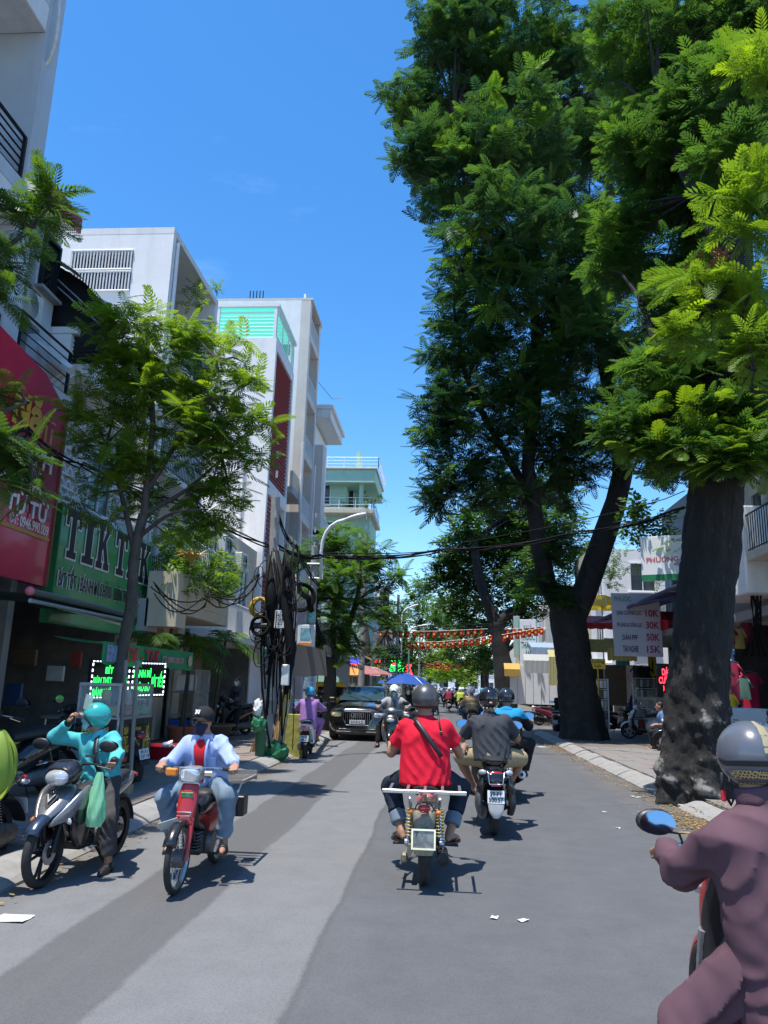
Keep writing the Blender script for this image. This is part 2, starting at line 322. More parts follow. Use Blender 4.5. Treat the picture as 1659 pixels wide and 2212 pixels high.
# kerb stones one by one
def kerb_mesh(side,w=.34):
    s=side; prof=[(0,-.02),(0,.02),(.05*s,.055),(.2*s,.115),(.245*s,.128),(w*s,.128),(w*s,-.02)]
    V=[];n=len(prof)
    for y in (0,.985):
        for a,b in prof: V.append((a,y,b))
    F=[(i,(i+1)%n,n+(i+1)%n,n+i) for i in range(n)]+[tuple(range(n))[::-1],tuple(range(n,2*n))]
    b=MB().add(V,F); return b
kl=MB().bx(-3.62,-3.34,-8,300,-.02,.03).build('left_kerb',M_CONC,kind='structure'); kr=MB().bx(3.44,3.72,-8,30.4,-.02,.03).build('right_kerb',M_CONC,kind='structure')
kml=kerb_mesh(-1).mesh('kerb_stone',M_KERB); kmr=kerb_mesh(1).mesh('kerb_stone',M_KERB)
import bmesh as _bm
for me in (kml,kmr):
    b=_bm.new(); b.from_mesh(me); _bm.ops.recalc_face_normals(b,faces=b.faces); b.to_mesh(me); b.free()
rk=random.Random(3)
for y in range(2,46):
    o=link('kerb_stone',kml,kl); o.location=(-3.28+rk.uniform(-.012,.012),y,rk.uniform(-.012,.006)); o.rotation_euler=(0,rk.uniform(-.02,.02),rk.uniform(-.008,.008))
for y in range(4,30):
    if y in (12,13): continue
    o=link('kerb_stone',kmr,kr); o.location=(3.38+rk.uniform(-.015,.015),y,rk.uniform(-.015,.008)); o.rotation_euler=(rk.uniform(-.006,.006),rk.uniform(-.02,.02),rk.uniform(-.012,.012))
MB().bx(3.4,3.75,38.6,300,-.02,.13).build('far_right_kerb',M_KERB,kind='structure')
# pavers, one by one near by
def tile_mesh(m):
    return MB().bev((0,0,.012),(.385,.385,.03),.006).mesh('paver',m)
tA,tB=tile_mesh(M_TILEA),tile_mesh(M_TILEB)
for i in range(8):
    for j in range(32):
        x=-3.83-i*.4; y=7.2+j*.4
        if i>4 and j<3: continue
        o=link('paver',tA if rk.random()<.85 else tB,pl); o.location=(x,y,.118+rk.uniform(-.004,.004)); o.rotation_euler=(rk.uniform(-.012,.012),rk.uniform(-.012,.012),0)
for i in range(9):
    for j in range(30):
        x=3.96+i*.4; y=10.2+j*.4
        if (x-3.95)**2+(y-12.85)**2<1.0: continue
        o=link('paver',tB if rk.random()<.8 else tA,pr_); o.location=(x,y,.118+rk.uniform(-.005,.005)); o.rotation_euler=(rk.uniform(-.014,.014),rk.uniform(-.014,.014),0)
# ------------------------------------------------------------------ building helpers
def bld(label,name='house'): return thing(name,label,'house')
def railing(p0,p1,z0,z1,m,par,step=.13,bar=.012,horiz=0,name='railing'):
    b=MB(); p0=Vector(p0);p1=Vector(p1); n=max(1,int((p1-p0).length/step))
    b.tube([p0+Vector((0,0,z1)),p1+Vector((0,0,z1))],bar*1.9,6); b.tube([p0+Vector((0,0,z0+.06)),p1+Vector((0,0,z0+.06))],bar*1.2,6)
    if horiz:
        for k in range(1,horiz): z=z0+.06+(z1-z0-.06)*k/horiz; b.tube([p0+Vector((0,0,z)),p1+Vector((0,0,z))],bar,6)
        q=max(1,int((p1-p0).length/1.1))
        for k in range(q+1): p=p0.lerp(p1,k/q); b.box((p.x,p.y,(z0+z1)/2),(.05,.05,z1-z0))
    else:
        for k in range(n+1): p=p0.lerp(p1,k/n); b.tube([p+Vector((0,0,z0)),p+Vector((0,0,z1))],bar,5)
    return b.build(name,m,par)
def window(par,c,w,h,axis,frame_m=None,glass=None,cols=2,rows=1,depth=.1,label=None):
    """axis: outward normal 'x+','x-','y-' ; c centre on the wall face. frame proud, pane set back"""
    frame_m=frame_m or M_WHITEM; glass=glass or M_GLASS
    n={'x+':Vector((1,0,0)),'x-':Vector((-1,0,0)),'y-':Vector((0,-1,0))}[axis]; u=Vector((0,0,1)).cross(n); z=Vector((0,0,1)); c=Vector(c)
    rot=Matrix((u,n,z)).transposed()
    f=MB(); t=.06
    for sx in (-1,1): f.box(c+u*sx*(w/2)+n*.02,(t,depth,h+t),rot)
    for sz in (-1,1): f.box(c+z*sz*(h/2)+n*.02,(w-t,depth,t),rot)
    for k in range(1,cols): f.box(c+u*(-w/2+w*k/cols)+n*.015,(.035,depth*.6,h-t),rot)
    for k in range(1,rows): f.box(c+z*(-h/2+h*k/rows)+n*.012,(w-t,depth*.5,.03),rot)
    fo=f.build('window',frame_m,par)
    MB().box(c-n*.0+n*.004,(w-.01,.012,h-.01),rot).build('pane',glass,fo)
    MB().box(c-z*(h/2+.06)+n*.07,(w+.2,.16,.06),rot).build('sill',M_CONC if frame_m!=M_WHITEM else M_WHITE2,fo)
    return fo
def block(par,x0,x1,y0,y1,z0,z1,m,name='wall'): return MB().bx(x0,x1,y0,y1,z0,z1).build(name,m,par)
def slab(par,x0,x1,y0,y1,z0,z1,m,name='balcony_slab'): return MB().bev(((x0+x1)/2,(y0+y1)/2,(z0+z1)/2),(abs(x1-x0),abs(y1-y0),abs(z1-z0)),.015).build(name,m,par)
# open ground-floor shop: side walls, ceiling, back wall and things on shelves
M_DARKR=mat('deep_shade_shop_wall',(.04,.04,.043),.8,var=.4,scale=2)  # right hand shop walls, painted darker still for the indoor shade
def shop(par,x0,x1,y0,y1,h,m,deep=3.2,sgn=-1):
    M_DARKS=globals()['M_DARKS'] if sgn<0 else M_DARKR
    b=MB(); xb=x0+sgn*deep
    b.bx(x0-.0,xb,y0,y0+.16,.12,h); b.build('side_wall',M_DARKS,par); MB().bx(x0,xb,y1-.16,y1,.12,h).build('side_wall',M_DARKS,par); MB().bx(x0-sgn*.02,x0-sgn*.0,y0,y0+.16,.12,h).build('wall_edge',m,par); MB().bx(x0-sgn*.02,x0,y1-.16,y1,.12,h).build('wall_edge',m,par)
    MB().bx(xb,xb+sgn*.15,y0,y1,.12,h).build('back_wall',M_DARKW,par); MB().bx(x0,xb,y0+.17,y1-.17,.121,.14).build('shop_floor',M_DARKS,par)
def shelf_goods(par,x,y0,y1,z0,z1,sgn,seed,cols):
    rg=random.Random(seed); b=MB(); nz=4
    for k in range(nz): z=z0+(z1-z0)*k/nz; b.bx(x,x+sgn*.4,y0,y1,z,z+.03)
    b.bx(x+sgn*.4,x+sgn*.43,y0,y1,z0,z1); sh=b.build('shelf',M_WOOD,par)
    groups={}
    for k in range(nz):
        z=z0+(z1-z0)*k/nz+.03; y=y0+.05
        while y<y1-.2:
            w=rg.uniform(.08,.25); h=rg.uniform(.1,(z1-z0)/nz*.8); groups.setdefault(rg.randrange(len(cols)),MB()).bx(x+sgn*.03,x+sgn*.33,y,y+w,z,z+h); y+=w+.02
    for i,g in groups.items(): g.build('goods',cols[i],sh,kind='stuff')
GOODS=[mat('goods%s'%n,c,.5) for n,c in (('_red',(.35,.05,.04)),('_white',(.6,.6,.58)),('_blue',(.05,.12,.3)),('_yellow',(.55,.4,.06)),('_green',(.05,.22,.09)),('_brown',(.2,.12,.07)))]
# ================================================================== LEFT SIDE
# --- L1 grey tower at the left edge of the view
b1=bld('tall pale blue grey tower house with black balcony rails at the left edge')
X1=-6.75; Y1=10.75
block(b1,X1-.9,-14,1,Y1-.0,.14,24,M_BLUEGREY)
MB().bx(X1-.9,X1,Y1-.42,Y1,3.2,24).build('corner_pier',M_BLUEGREY,b1)
for zf in (5.9,9.0,12.6,16.1):
    slab(b1,X1-.9,X1-.003,2,Y1-.423,zf-.5,zf,M_WHITE,'balcony_slab')
    slab(b1,X1-.14,X1-.001,2,Y1-.425,zf+.001,zf+.28,M_BLUEGREY,'balcony_kerb')
    railing((X1-.07,2,0),(X1-.07,Y1-.45,0),zf+.28,zf+1.05,M_BLACKM,b1,horiz=5,bar=.017)
    window(b1,(X1-.9,8.8,zf+1.3),1.5,2.1,'x+',M_BLACKM,M_GLASSD,cols=2)
pp=[at(128,-60,10.4),at(127,40,10.4),at(122,80,10.4),at(110,125,10.4),at(85,160,10.5),at(55,188,10.6),at(25,197,10.7)]
MB().tube(pp,.032,8).build('drain_hose',mat('grey_hose',(.6,.6,.58),.6,var=.2,scale=12),b1,smooth=True)
# --- L2 house with red roof fascia, canopy, AC
b2=bld('blue grey house with maroon roof edge and black curved corrugated canopy')
X2=-7.3
block(b2,X2-1.4,-14,Y1+.01,12.6,.14,10.4,M_BLUEGREY)
MB().bx(X2-1.39,X2,11.9,12.59,5.4,10.2).build('side_pier',M_BLUEGREY,b2)
rf=MB(); zt=9.82
rf.prism([(X2-2.2,0),(X2+.30,0),(X2+.30,.18),(X2-2.2,.7)],(0,Y1-.3,zt),(1,0,0),(0,0,1),(0,2.1,0)); rf.build('roof',M_WHITE,b2,fix=True)
MB().bx(X2+.30,X2+.36,Y1-.35,Y1+1.82,zt-.04,zt+.26).build('fascia',M_MAROON,b2)
window(b2,(X2,12.25,8.9),.5,1.0,'x+',M_BLACKM,M_GLASSD,cols=1)
# black corrugated gable sheet under a curved roof edge
arc=[at(x_,y_,12.75) for x_,y_ in ((60,556),(85,562),(120,572),(150,588),(185,612),(208,638),(225,655),(240,682),(248,712),(252,742))]
def can(u,v):
    f=u*(len(arc)-1); i=min(int(f),len(arc)-2); p=arc[i].lerp(arc[i+1],f-i); z=p.z+(7.2-p.z)*v; return Vector((p.x,12.75+.022*math.sin(z*2*PI/.085),z))
M_COR=mat('black_corrugated_sheet',(.016,.018,.021),.5,metal=.2,var=.3,scale=4)
MB().sheet(can,36,150).build('canopy',M_COR,b2,smooth=True)
MB().sheet(lambda u,v:can(u,0)+Vector((0,-.35*v,.03)),36,1).build('canopy_edge',M_COR,b2)
ri=MB()
for (q0,q1) in (((90,590),(215,700)),((120,600),(235,705))): ri.tube([at(*q0,12.5),at(*q1,12.6)],.016,6)
ri.build('canopy_strut',M_STEEL,b2)
bm_=MB(); bm_.tube([at(75,742,12.3),at(155,800,12.3)],.09,6); bm_.build('canopy_beam',M_WHITE,b2)
# AC outdoor unit
def ac_unit(par,c,axis='x+',s=1):
    b=MB().bev(c,(.32*s,.85*s,.6*s),.02); a=b.build('aircon_unit',mat('aircon_shell',(.62,.62,.58),.5,var=.1),par)
    g=MB(); c=Vector(c); sx=1 if axis=='x+' else -1
    for k in range(1,8): g.lathe([(.035*k,0),(.035*k+.008,.008)],c+Vector((sx*.165*s,0,0)),(sx,0,0),20)
    g.build('fan_grille',M_BLACKM,a); MB().bx(c.x-.2,c.x+.16,c.y-.4,c.y+.4,c.z-.36,c.z-.31).build('bracket',M_STEEL,a); return a
ac_unit(b2,at(45,655,11.3))
slab(b2,X2-1.4,X2+.6,Y1+.02,12.6,6.2,6.45,M_WHITE); railing((X2+.5,Y1+.1,0),(X2+.5,12.5,0),6.45,7.3,M_BLACKM,b2,horiz=5)
# --- L3 the TIK TAK house
b3=bld('two storey steakhouse with breeze block window behind green signboard')
X3=-7.0
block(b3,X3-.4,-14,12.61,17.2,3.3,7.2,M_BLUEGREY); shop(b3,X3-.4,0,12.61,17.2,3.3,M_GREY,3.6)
slab(b3,X3-.4,X3+.1,12.62,17.19,7.2,7.75,M_WHITE,'parapet')
slab(b3,X3-3,X3+.2,12.62,17.19,7.76,7.9,M_WHITE,'roof')
railing((X3+.05,12.8,0),(X3+.05,17.1,0),7.9,8.7,M_WHITEM,b3)
# breeze blocks: fan-shaped white screen, block by block
sw=.26
scr=MB().bx(X3-.42,X3-.405,13.05,14.3,4.35,6.5).build('screen_shade_backing',mat('screen_shade',(.25,.27,.28),.8),b3)  # grey backing sheet coloured as the shade behind the blocks
blk=MB(); rr=[( .13*math.cos(a)-.0,.13*math.sin(a)) for a in [PI*k/8 for k in range(9)]]
outer=[(-.13,0),(.13,0),(.13,.26),(-.13,.26)]
for k in range(8):
    a0,a1=PI*k/8,PI*(k+1)/8; p=lambda a,q:(q*math.cos(a),.02+q*.9*math.sin(a)*1.6)
    blk.prism([p(a0,.085),p(a0,.115),p(a1,.115),p(a1,.085)],(0,0,0),(0,1,0),(0,0,1),(.1,0,0))
blk.bx(0,.1,-.13,.13,-.012,.02); blk.bx(0,.1,-.012,.012,.16,.255)
bme=blk.mesh('breeze_block',M_WHITE2)
for i in range(5):
    for j in range(9):
        o=link('breeze_block',bme,b3); o.location=(X3-.4,13.15+i*.27,4.35+j*.262)
window(b3,(X3-.4,12.85,5.4),.4,1.9,'x+',M_BLACKM,M_GLASSD,cols=1,rows=6); window(b3,(X3-.4,15.4,5.6),1.1,1.3,'x+',M_WHITEM,cols=2)
pt=MB(); g0=at(95,835,12.2)
for a,c in (((20,880),(190,770)),((115,835),(190,790)),((100,835),(200,960))):
    p,q=at(*a,12.3),at(*c,13.6); pt.tube([p,q],.028,6)
pt.build('awning_frame',M_WHITEM,b3)
shelf_goods(b3,X3-3.3,12.9,16.9,.3,2.6,1,5,GOODS)
# --- L4 tall white house, its blank side wall faces us
b4=bld('tall white house with barred window in its blank side wall')
X4=-7.2; Ya,Yb=17.66,21.7
zt=13.05
w4=MB(); wy=[(at(150,540,Ya).x,at(283,540,Ya).x)]; wx0,wx1=at(148,600,Ya).x,at(283,600,Ya).x; wz0,wz1=at(283,630,Ya).z,at(283,540,Ya).z
# side wall with a true opening
V=[(x,y,z) for y in (Ya,Ya+.2) for x in (-15,wx0,wx1,X4) for z in (.14,wz0,wz1,zt)]; I=lambda a,b,c:a*16+b*4+c; Fq=[]
for a in (0,1):
    for i in range(3):
        for j in range(3):
            if (i,j)!=(1,1): Fq.append((I(a,i,j),I(a,i+1,j),I(a,i+1,j+1),I(a,i,j+1)))
Fq+=[(I(0,1,1),I(0,2,1),I(1,2,1),I(1,1,1)),(I(0,1,2),I(0,2,2),I(1,2,2),I(1,1,2)),(I(0,1,1),I(0,1,2),I(1,1,2),I(1,1,1)),(I(0,2,1),I(0,2,2),I(1,2,2),I(1,2,1)),(I(0,3,0),I(1,3,0),I(1,3,3),I(0,3,3)),(I(0,0,3),I(0,3,3),I(1,3,3),I(1,0,3))]
w4.add(V,Fq); w4.build('side_wall',M_WHITE2,b4)
block(b4,-15,X4-1.25,Ya+2.5,Yb,.14,zt-.3,M_WHITE,'rear_wall'); MB().bx(-15,X4+.003,Ya-.004,Yb,zt,zt+.18).build('roof',M_WHITE,b4)
MB().bx(X4-1.2,X4,Yb-.2,Yb,3.3,zt).build('far_pier',M_WHITE2,b4)
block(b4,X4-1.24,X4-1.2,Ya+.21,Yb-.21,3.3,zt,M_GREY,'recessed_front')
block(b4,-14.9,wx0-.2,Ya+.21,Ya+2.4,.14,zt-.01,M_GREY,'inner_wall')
g=MB()
for k in range(20): x=wx0+(wx1-wx0)*(k+.5)/20; g.tube([(x,Ya-.03,wz0),(x,Ya-.03,wz1)],.022,5)
for z in (wz0+.02,(wz0*1.05+wz1*.95)/2,(wz0*.95+wz1*1.05)/2,wz1-.02): g.tube([(wx0,Ya-.03,z),(wx1,Ya-.03,z)],.03,5)
gr4=g.build('window_grille',M_WHITEM,b4)
lf=MB()
for k in range(3): lf.box((wx0+.7+k*.75,Ya+.9,(wz0+wz1)/2),(.5,.03,1.3),(0,.0,.5))
lf.build('shutter_leaf',mat('blue_shutter',(.16,.2,.3),.5),b4); MB().bx(wx0-.1,wx1+.3,Ya+2.3,Ya+2.4,wz0-.3,wz1+.2).build('room_wall',M_GREY,b4)
for zf in (3.6,6.9,10.0):
    slab(b4,X4-1.19,X4+.02,Ya+.21,Yb-.21,zf-.18,zf,M_WHITE)
    railing((X4-.02,Ya+.25,0),(X4-.02,Yb-.25,0),zf+.0,zf+.95,M_BLACKM,b4,step=.12)
    window(b4,(X4-1.2,19.4,zf+1.2),1.6,2.0,'x+',M_WHITEM,cols=2)
# --- low balcony / garage fronts under the tree
b5=bld('low house front with weathered balcony and planter above dark gateway')
X5=-5.75
slab(b5,-8,X5,17.0,20.3,3.0,3.25,M_CREAM); slab(b5,X5-.12,X5,17.0,20.3,3.251,3.85,M_CREAM,'balcony_kerb'); slab(b5,-8,X5-.13,16.95,17.05,3.2,3.86,M_CREAM,'balcony_end')
railing((X5-.06,17.1,0),(X5-.06,20.2,0),3.85,4.75,M_WHITEM,b5,step=.14)
block(b5,-7.9,-7.2,17.2,17.66-.01,.14,3.0,M_CREAM,'gate_pier'); block(b5,-7.21,-7.0,19.0,19.4,.14,3.0,M_CREAM,'gate_pier')
block(b5,-7.19,-7.05,20.2,20.75,.14,3.0,M_CREAM,'gate_pier')
block(b5,-11,-10.8,17.68,21.6,.14,3.0,M_DARKW,'back_wall'); block(b5,-8,-7.2,17.68,21.6,2.5,3.0,M_WOOD,'lintel')
block(b5,X5-.7,X5-.01,16.3,16.94,2.7,3.9,M_CREAM,'planter_box'); block(b5,-7.05,-6.4,16.3,16.94,2.6,3.3,M_GREY,'meter_box')
cd=MB().bx(-7.3,-7.2,20.8,23.0,.14,2.9).build('door',M_WOOD,b5)
# --- L5 low house between (mostly behind foliage)
b6=bld('low cream house with flat roof half hidden behind the street tree')
block(b6,-14,-7.4,21.72,29.6,2.9,6.6,M_CREAM); shop(b6,-7.4,0,21.72,29.6,2.9,M_GREY,3.0); slab(b6,-8.4,-6.6,21.73,29.5,2.8,3.05,M_WHITE)
railing((-6.65,21.9,0),(-6.65,29.4,0),3.05,4.0,M_WHITEM,b6); 
for y in (23.2,25.4,27.6): window(b6,(-7.4,y,4.9),1.2,1.5,'x+',M_WHITEM)
shelf_goods(b6,-9.8,22,29,.3,2.4,1,9,GOODS)
# --- L6 white house with green translucent roof terrace
b7=bld('white house with green plastic roofed terrace and red louvred shutters')
X7=-7.2; Y7=29.7; Y7b=33.6
p0=atx(683/1920*1659,920/2560*2212,X7); z7=at(560,730,Y7).z; ztop=at(560,662,Y7).z
block(b7,-14,X7-.5,Y7,Y7b,.14,z7,M_WHITE2); MB().bx(X7-.5,X7,Y7+.001,Y7+.25,3.2,z7).build('front_pier',M_WHITE2,b7); MB().bx(X7-.5,X7,Y7b-.25,Y7b-.002,3.2,z7).build('front_pier',M_WHITE2,b7)
fl=[3.1,6.3,9.5]
for zf in fl+[z7-.05]: slab(b7,X7-.49,X7-.002,Y7+.26,Y7b-.26,zf-.4,zf+.2,M_WHITE2,'floor_band')
M_LOUV=mat('red_louvre',(.33,.04,.06),.5,var=.1)
for (z0,z1,y0,y1) in ((9.75,z7-.5,Y7+.3,Y7b-.35),(6.55,9.05,Y7+.3,Y7+1.2),(3.4,5.85,Y7+.3,Y7b-.4)):
    lp=MB().bx(X7-.4,X7-.36,y0,y1,z0,z1).build('shutter',mat('louvre_back',(.33,.28,.28),.7),b7)
    n=int((z1-z0)/.17); lv=MB().box((0,0,0),(.09,y1-y0,.045),(0,R(-25),0)).mesh('slat',M_LOUV)
    for k in range(n): o=link('slat',lv,lp); o.location=(X7-.08,(y0+y1)/2,z0+(k+.5)*(z1-z0)/n)
window(b7,(X7-.5,Y7+2.4,7.9),1.4,2.0,'x+',M_WHITEM); railing((X7-.05,Y7+1.3,0),(X7-.05,Y7b-.4,0),6.5,7.4,M_WHITEM,b7)
# terrace frame
fr=MB()
for (x,y) in ((-14,Y7+.06),(X7-2.6,Y7+.06),(X7-.1,Y7+.06),(X7-.1,Y7b-.1),(X7-2.6,Y7b-.1)): fr.bx(x-.06,x+.06,y-.06,y+.06,z7,ztop)
fr.bx(-14,X7+.05,Y7-.02,Y7+.12,ztop,ztop+.14); fr.bx(X7-.17,X7+.05,Y7+.121,Y7b,ztop,ztop+.12); fr.bx(-14,X7+.04,Y7b,Y7b+.12,ztop,ztop+.12); fr.build('terrace_frame',M_WHITEM,b7)
M_GPL=thin('green_plastic_sheet',(.10,.55,.42),.6,.3)
def gsh(u,v): return Vector((-14+(X7+14)*u,Y7+.13+(Y7b-Y7-.2)*v,ztop+.06+.03*math.sin(v*10*2*PI)))
MB().sheet(gsh,1,120).build('terrace_roof',M_GPL,b7,smooth=True)
def gsw(u,v): return Vector((-14+(X7-2.7+14)*u,Y7+.02+.015*math.sin(u*40*2*PI),z7+.12+(ztop-z7-.14)*v))
MB().sheet(gsw,200,1).build('terrace_screen',M_GPL,b7,smooth=True)
MB().sheet(lambda u,v:Vector((X7-2.5+2.3*u,Y7b-.15,z7+.9+(ztop-z7-.9)*v)),1,1).build('terrace_screen',M_GPL,b7)
railing((X7-2.6,Y7+.06,0),(X7-.1,Y7+.06,0),z7,z7+1.2,M_WHITEM,b7,horiz=7); railing((X7-.05,Y7+.1,0),(X7-.05,Y7b-.1,0),z7,z7+1.2,M_WHITEM,b7,horiz=6)
MB().sph((X7-3,Y7+.0,z7+.15),.18,12,8).build('globe_lamp',M_WPAINT,b7,smooth=True)
# --- L7 narrow recessed house with balconies and pipe
b8=bld('narrow grey house with deep shaded balconies and a white drainpipe')
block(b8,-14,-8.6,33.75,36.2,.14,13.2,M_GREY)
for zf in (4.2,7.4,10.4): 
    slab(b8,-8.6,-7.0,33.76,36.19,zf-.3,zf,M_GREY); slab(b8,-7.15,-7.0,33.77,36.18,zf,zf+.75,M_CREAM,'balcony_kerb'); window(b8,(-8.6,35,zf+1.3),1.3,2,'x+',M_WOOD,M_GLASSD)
MB().tube([(-6.9,35.2,13),(-6.9,35.25,10),(-6.88,35.6,8.6),(-6.9,35.7,3)],.07,8).build('drainpipe',M_WHITEM,b8)
# --- L8 tall pale house
b9=bld('tallest white house with tan piers and a tall blank side wall')
Y9,Y9b=36.3,39.6; z9=at(762,660,36.3).z; X9=-7.1
block(b9,-15,X9-.5,Y9,Y9b,.14,at(655,648,Y9).z,M_WHITE2); M_TAN=mat('tan_plaster',(.62,.57,.53),.8,var=.07,scale=1.5,streak=.25)
zz=at(655,648,Y9).z
for y in (Y9+.002,Y9b-.45): MB().bx(X9-.5,X9,y,y+.44,.14,zz-.02).build('pier',M_TAN,b9)
for zf in np.arange(3.4,zz-.2,3.2): slab(b9,X9-.49,X9-.003,Y9+.45,Y9b-.46,zf-.35,zf,M_TAN,'floor_band'); window(b9,(X9-.5,(Y9+Y9b)/2,zf+1.45),1.9,1.9,'x+',M_WHITEM,M_GLASSD,cols=3); railing((X9-.04,Y9+.5,0),(X9-.04,Y9b-.5,0),zf,zf+.9,M_WHITEM,b9)
MB().bx(-15,X9+.1,Y9-.003,Y9b,zz,zz+.12).build('roof',M_TAN,b9)
rb=MB()
for k in range(5): x=at(541+k*7,630,Y9+1).x; rb.tube([(x,Y9+1,zz),(x,Y9+1,zz+1.1)],.03,5)
rb.build('starter_bar',M_BLACKM,b9)
# --- L9 house with wide eave
b10=bld('white house with wide flat eave and blue window on upper floor')
Y10,Y10b=39.7,45.0; ze=at(700,930,42).z
block(b10,-15,-7.3,Y10,Y10b,.14,ze-.1,M_WHITE2); slab(b10,-12,-6.35,Y10+.1,Y10b-.2,ze,ze+.5,M_WHITE,'eave'); slab(b10,-12,-6.2,Y10+.05,Y10b-.15,ze+.501,ze+.75,M_WHITE,'eave_trim')
MB().bx(-7.3,-6.7,Y10+.3,Y10+1.2,3,ze-1.5).build('round_bay',M_TAN,b10)
M_BLUEG=glassy('blue_glass',(.05,.1,.22))
for zf in (3.3,6.5,9.6):
    slab(b10,-7.3,-6.6,Y10+.3,Y10b-.3,zf-.25,zf,M_WHITE); window(b10,(-7.3,43.2,zf+1.5),2.2,1.7,'x+',M_WHITEM,M_BLUEG,cols=3,rows=2); railing((-6.65,Y10+.4,0),(-6.65,Y10b-.4,0),zf,zf+.85,M_WHITEM,b10)
ant=MB().tube([at(683,820,42),at(718,862,42),at(738,860,42)],.015,5); ant.build('antenna',M_BLACKM,b10)
# --- L10 green corner house
b11=bld('pale green house with jutting flat roof, terraces and potted plants')
Yg,Ygb=52.0,58.0
xr=at(808,1050,Yg).x; zr0,zr1=at(755,1045,Yg).z,at(755,1017,Yg).z; zb=at(755,1100,Yg).z
block(b11,-15,-7.0,Yg+.6,Ygb,.14,zr0,M_GREENW); block(b11,-7.0,-6.0,Yg+2.2,Ygb,zb,zr0,M_GREENW,'bay_wall')
slab(b11,-12,xr+.1,Yg-.4,Ygb,zr0,zr1,M_GREENW,'roof'); slab(b11,-12,xr+.22,Yg-.55,Ygb+.1,zr1,zr1+.12,M_CREAM,'roof_trim')
slab(b11,-12,xr,Yg-.2,Ygb,zb-.3,zb,M_CREAM); MB().cyl((xr-.9,Yg+.1,zb),(xr-.9,Yg+.1,zr0),.16,12).build('column',M_GREENW,b11)
railing((-12,Yg-.15,0),(xr-.1,Yg-.15,0),zb,zb+.8,M_WHITEM,b11,horiz=3); railing((xr-.1,Yg-.15,0),(xr-.1,Ygb-.2,0),zb,zb+.8,M_WHITEM,b11,horiz=3)
railing((-12,Yg-.3,0),(xr+.3,Yg-.3,0),zr1+.12,zr1+.9,M_WHITEM,b11,horiz=3); railing((xr+.3,Yg-.3,0),(xr+.3,Ygb-.2,0),zr1+.12,zr1+.9,M_WHITEM,b11,horiz=3)
MB().bx(xr-1.4,xr-1.1,Yg+.6,Yg+.9,zr1+.12,zr1+1.6).build('roof_post',M_GREENW,b11)
block(b11,-7.0,xr-.3,Yg+.8,Ygb-.1,3.2,zb-.31,M_GREENW,'lower_bay'); slab(b11,-9,xr+.1,Yg+.1,Ygb,zb-3.5,zb-3.2,M_WHITE)
window(b11,(-8.6,Yg+.6,zb+1.3),.9,1.8,'y-',M_WHITEM); window(b11,(-6.9,Yg+2.2,zb+1.2),.5,1.7,'y-',M_WHITEM,cols=1); window(b11,(-8.4,Yg+.6,zb-1.6),1.4,1.6,'y-',M_WHITEM)
# --- far left houses, diminishing down the street
cols=[(M_ORANGE,11.8),(M_CREAM,10.5),(M_BLUE,10.2),(M_WHITE,9.6),(M_BLUEGREY,11),(M_ORANGE,10.4),(M_CREAM,8.5),(M_WHITE,9.5),(M_GREY,8)]
desc=['orange plastered house with tiled gable beyond the green house','cream narrow house beyond the orange house','narrow house with bright blue wall far down the left side','white house with sloping sheet canopy far down the left side','blue grey house with many windows far down the left side','tan house far down the left side above the trees','small cream house far down the left row','white house deep in the left row','grey last house of the left row']
y=58.2
for i,((m,h),d) in enumerate(zip(cols,desc)):
    w=4.6; b=bld(d); xf=-6.9+.5*math.sin(i*2.1)+.12*i; block(b,-15,xf,y,y+w-.1,.14,h,m); slab(b,-14,xf+.5,y+.05,y+w-.15,h+.001,h+.25,M_WHITE,'roof')
    for zf in (4.2,7.3):
        slab(b,xf,xf+.9,y+.1,y+w-.2,zf-1.2,zf-1.0,M_WHITE); window(b,(xf,y+w/2,zf+.3),2,1.7,'x+',M_WHITEM,cols=3); window(b,(xf-1.5,y,zf+.5),1,1.4,'y-',M_WHITEM)
        railing((xf+.85,y+.2,0),(xf+.85,y+w-.3,0),zf-1,zf-.2,M_WHITEM,b,step=.3)
    shop_m=MB().bx(xf+.02,xf+.06,y+.3,y+w-.4,.14,2.8).build('opening_shade_panel',M_DARKW,b)  # dark panel on the solid wall, painted as a shaded shop front
    if i==0: MB().prism([(0,0),(3,0),(1.5,1.5)],(xf-2.8,y-.2,h+.25),(1,0,0),(0,0,1),(0,4,0)).build('gable_roof',M_REDT,b)
    if i==3: MB().box((xf+.9,y+2,h-1.2),(2.2,4,.06),(0,R(28),0)).build('sheet_canopy',M_STEEL,b)
    y+=w
# ================================================================== RIGHT SIDE
XR=8.3
c1=bld('open fronted clothes shop with white boxed fascia at the right edge')
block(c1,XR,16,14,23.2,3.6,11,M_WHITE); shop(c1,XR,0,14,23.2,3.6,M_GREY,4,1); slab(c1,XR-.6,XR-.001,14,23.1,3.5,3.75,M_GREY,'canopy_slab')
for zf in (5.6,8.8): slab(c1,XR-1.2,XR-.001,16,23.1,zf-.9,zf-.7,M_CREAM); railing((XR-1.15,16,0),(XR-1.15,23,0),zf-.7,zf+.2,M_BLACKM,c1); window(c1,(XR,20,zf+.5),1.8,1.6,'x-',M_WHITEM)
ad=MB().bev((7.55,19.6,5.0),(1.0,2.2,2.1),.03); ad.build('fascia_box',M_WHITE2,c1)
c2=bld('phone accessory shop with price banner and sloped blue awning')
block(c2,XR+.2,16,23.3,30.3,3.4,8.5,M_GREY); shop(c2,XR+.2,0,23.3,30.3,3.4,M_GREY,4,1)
for y in (25.2,27.6): MB().bx(XR-.05,XR+.19,y,y+.22,.14,3.4).build('pillar',M_CONC,c2)
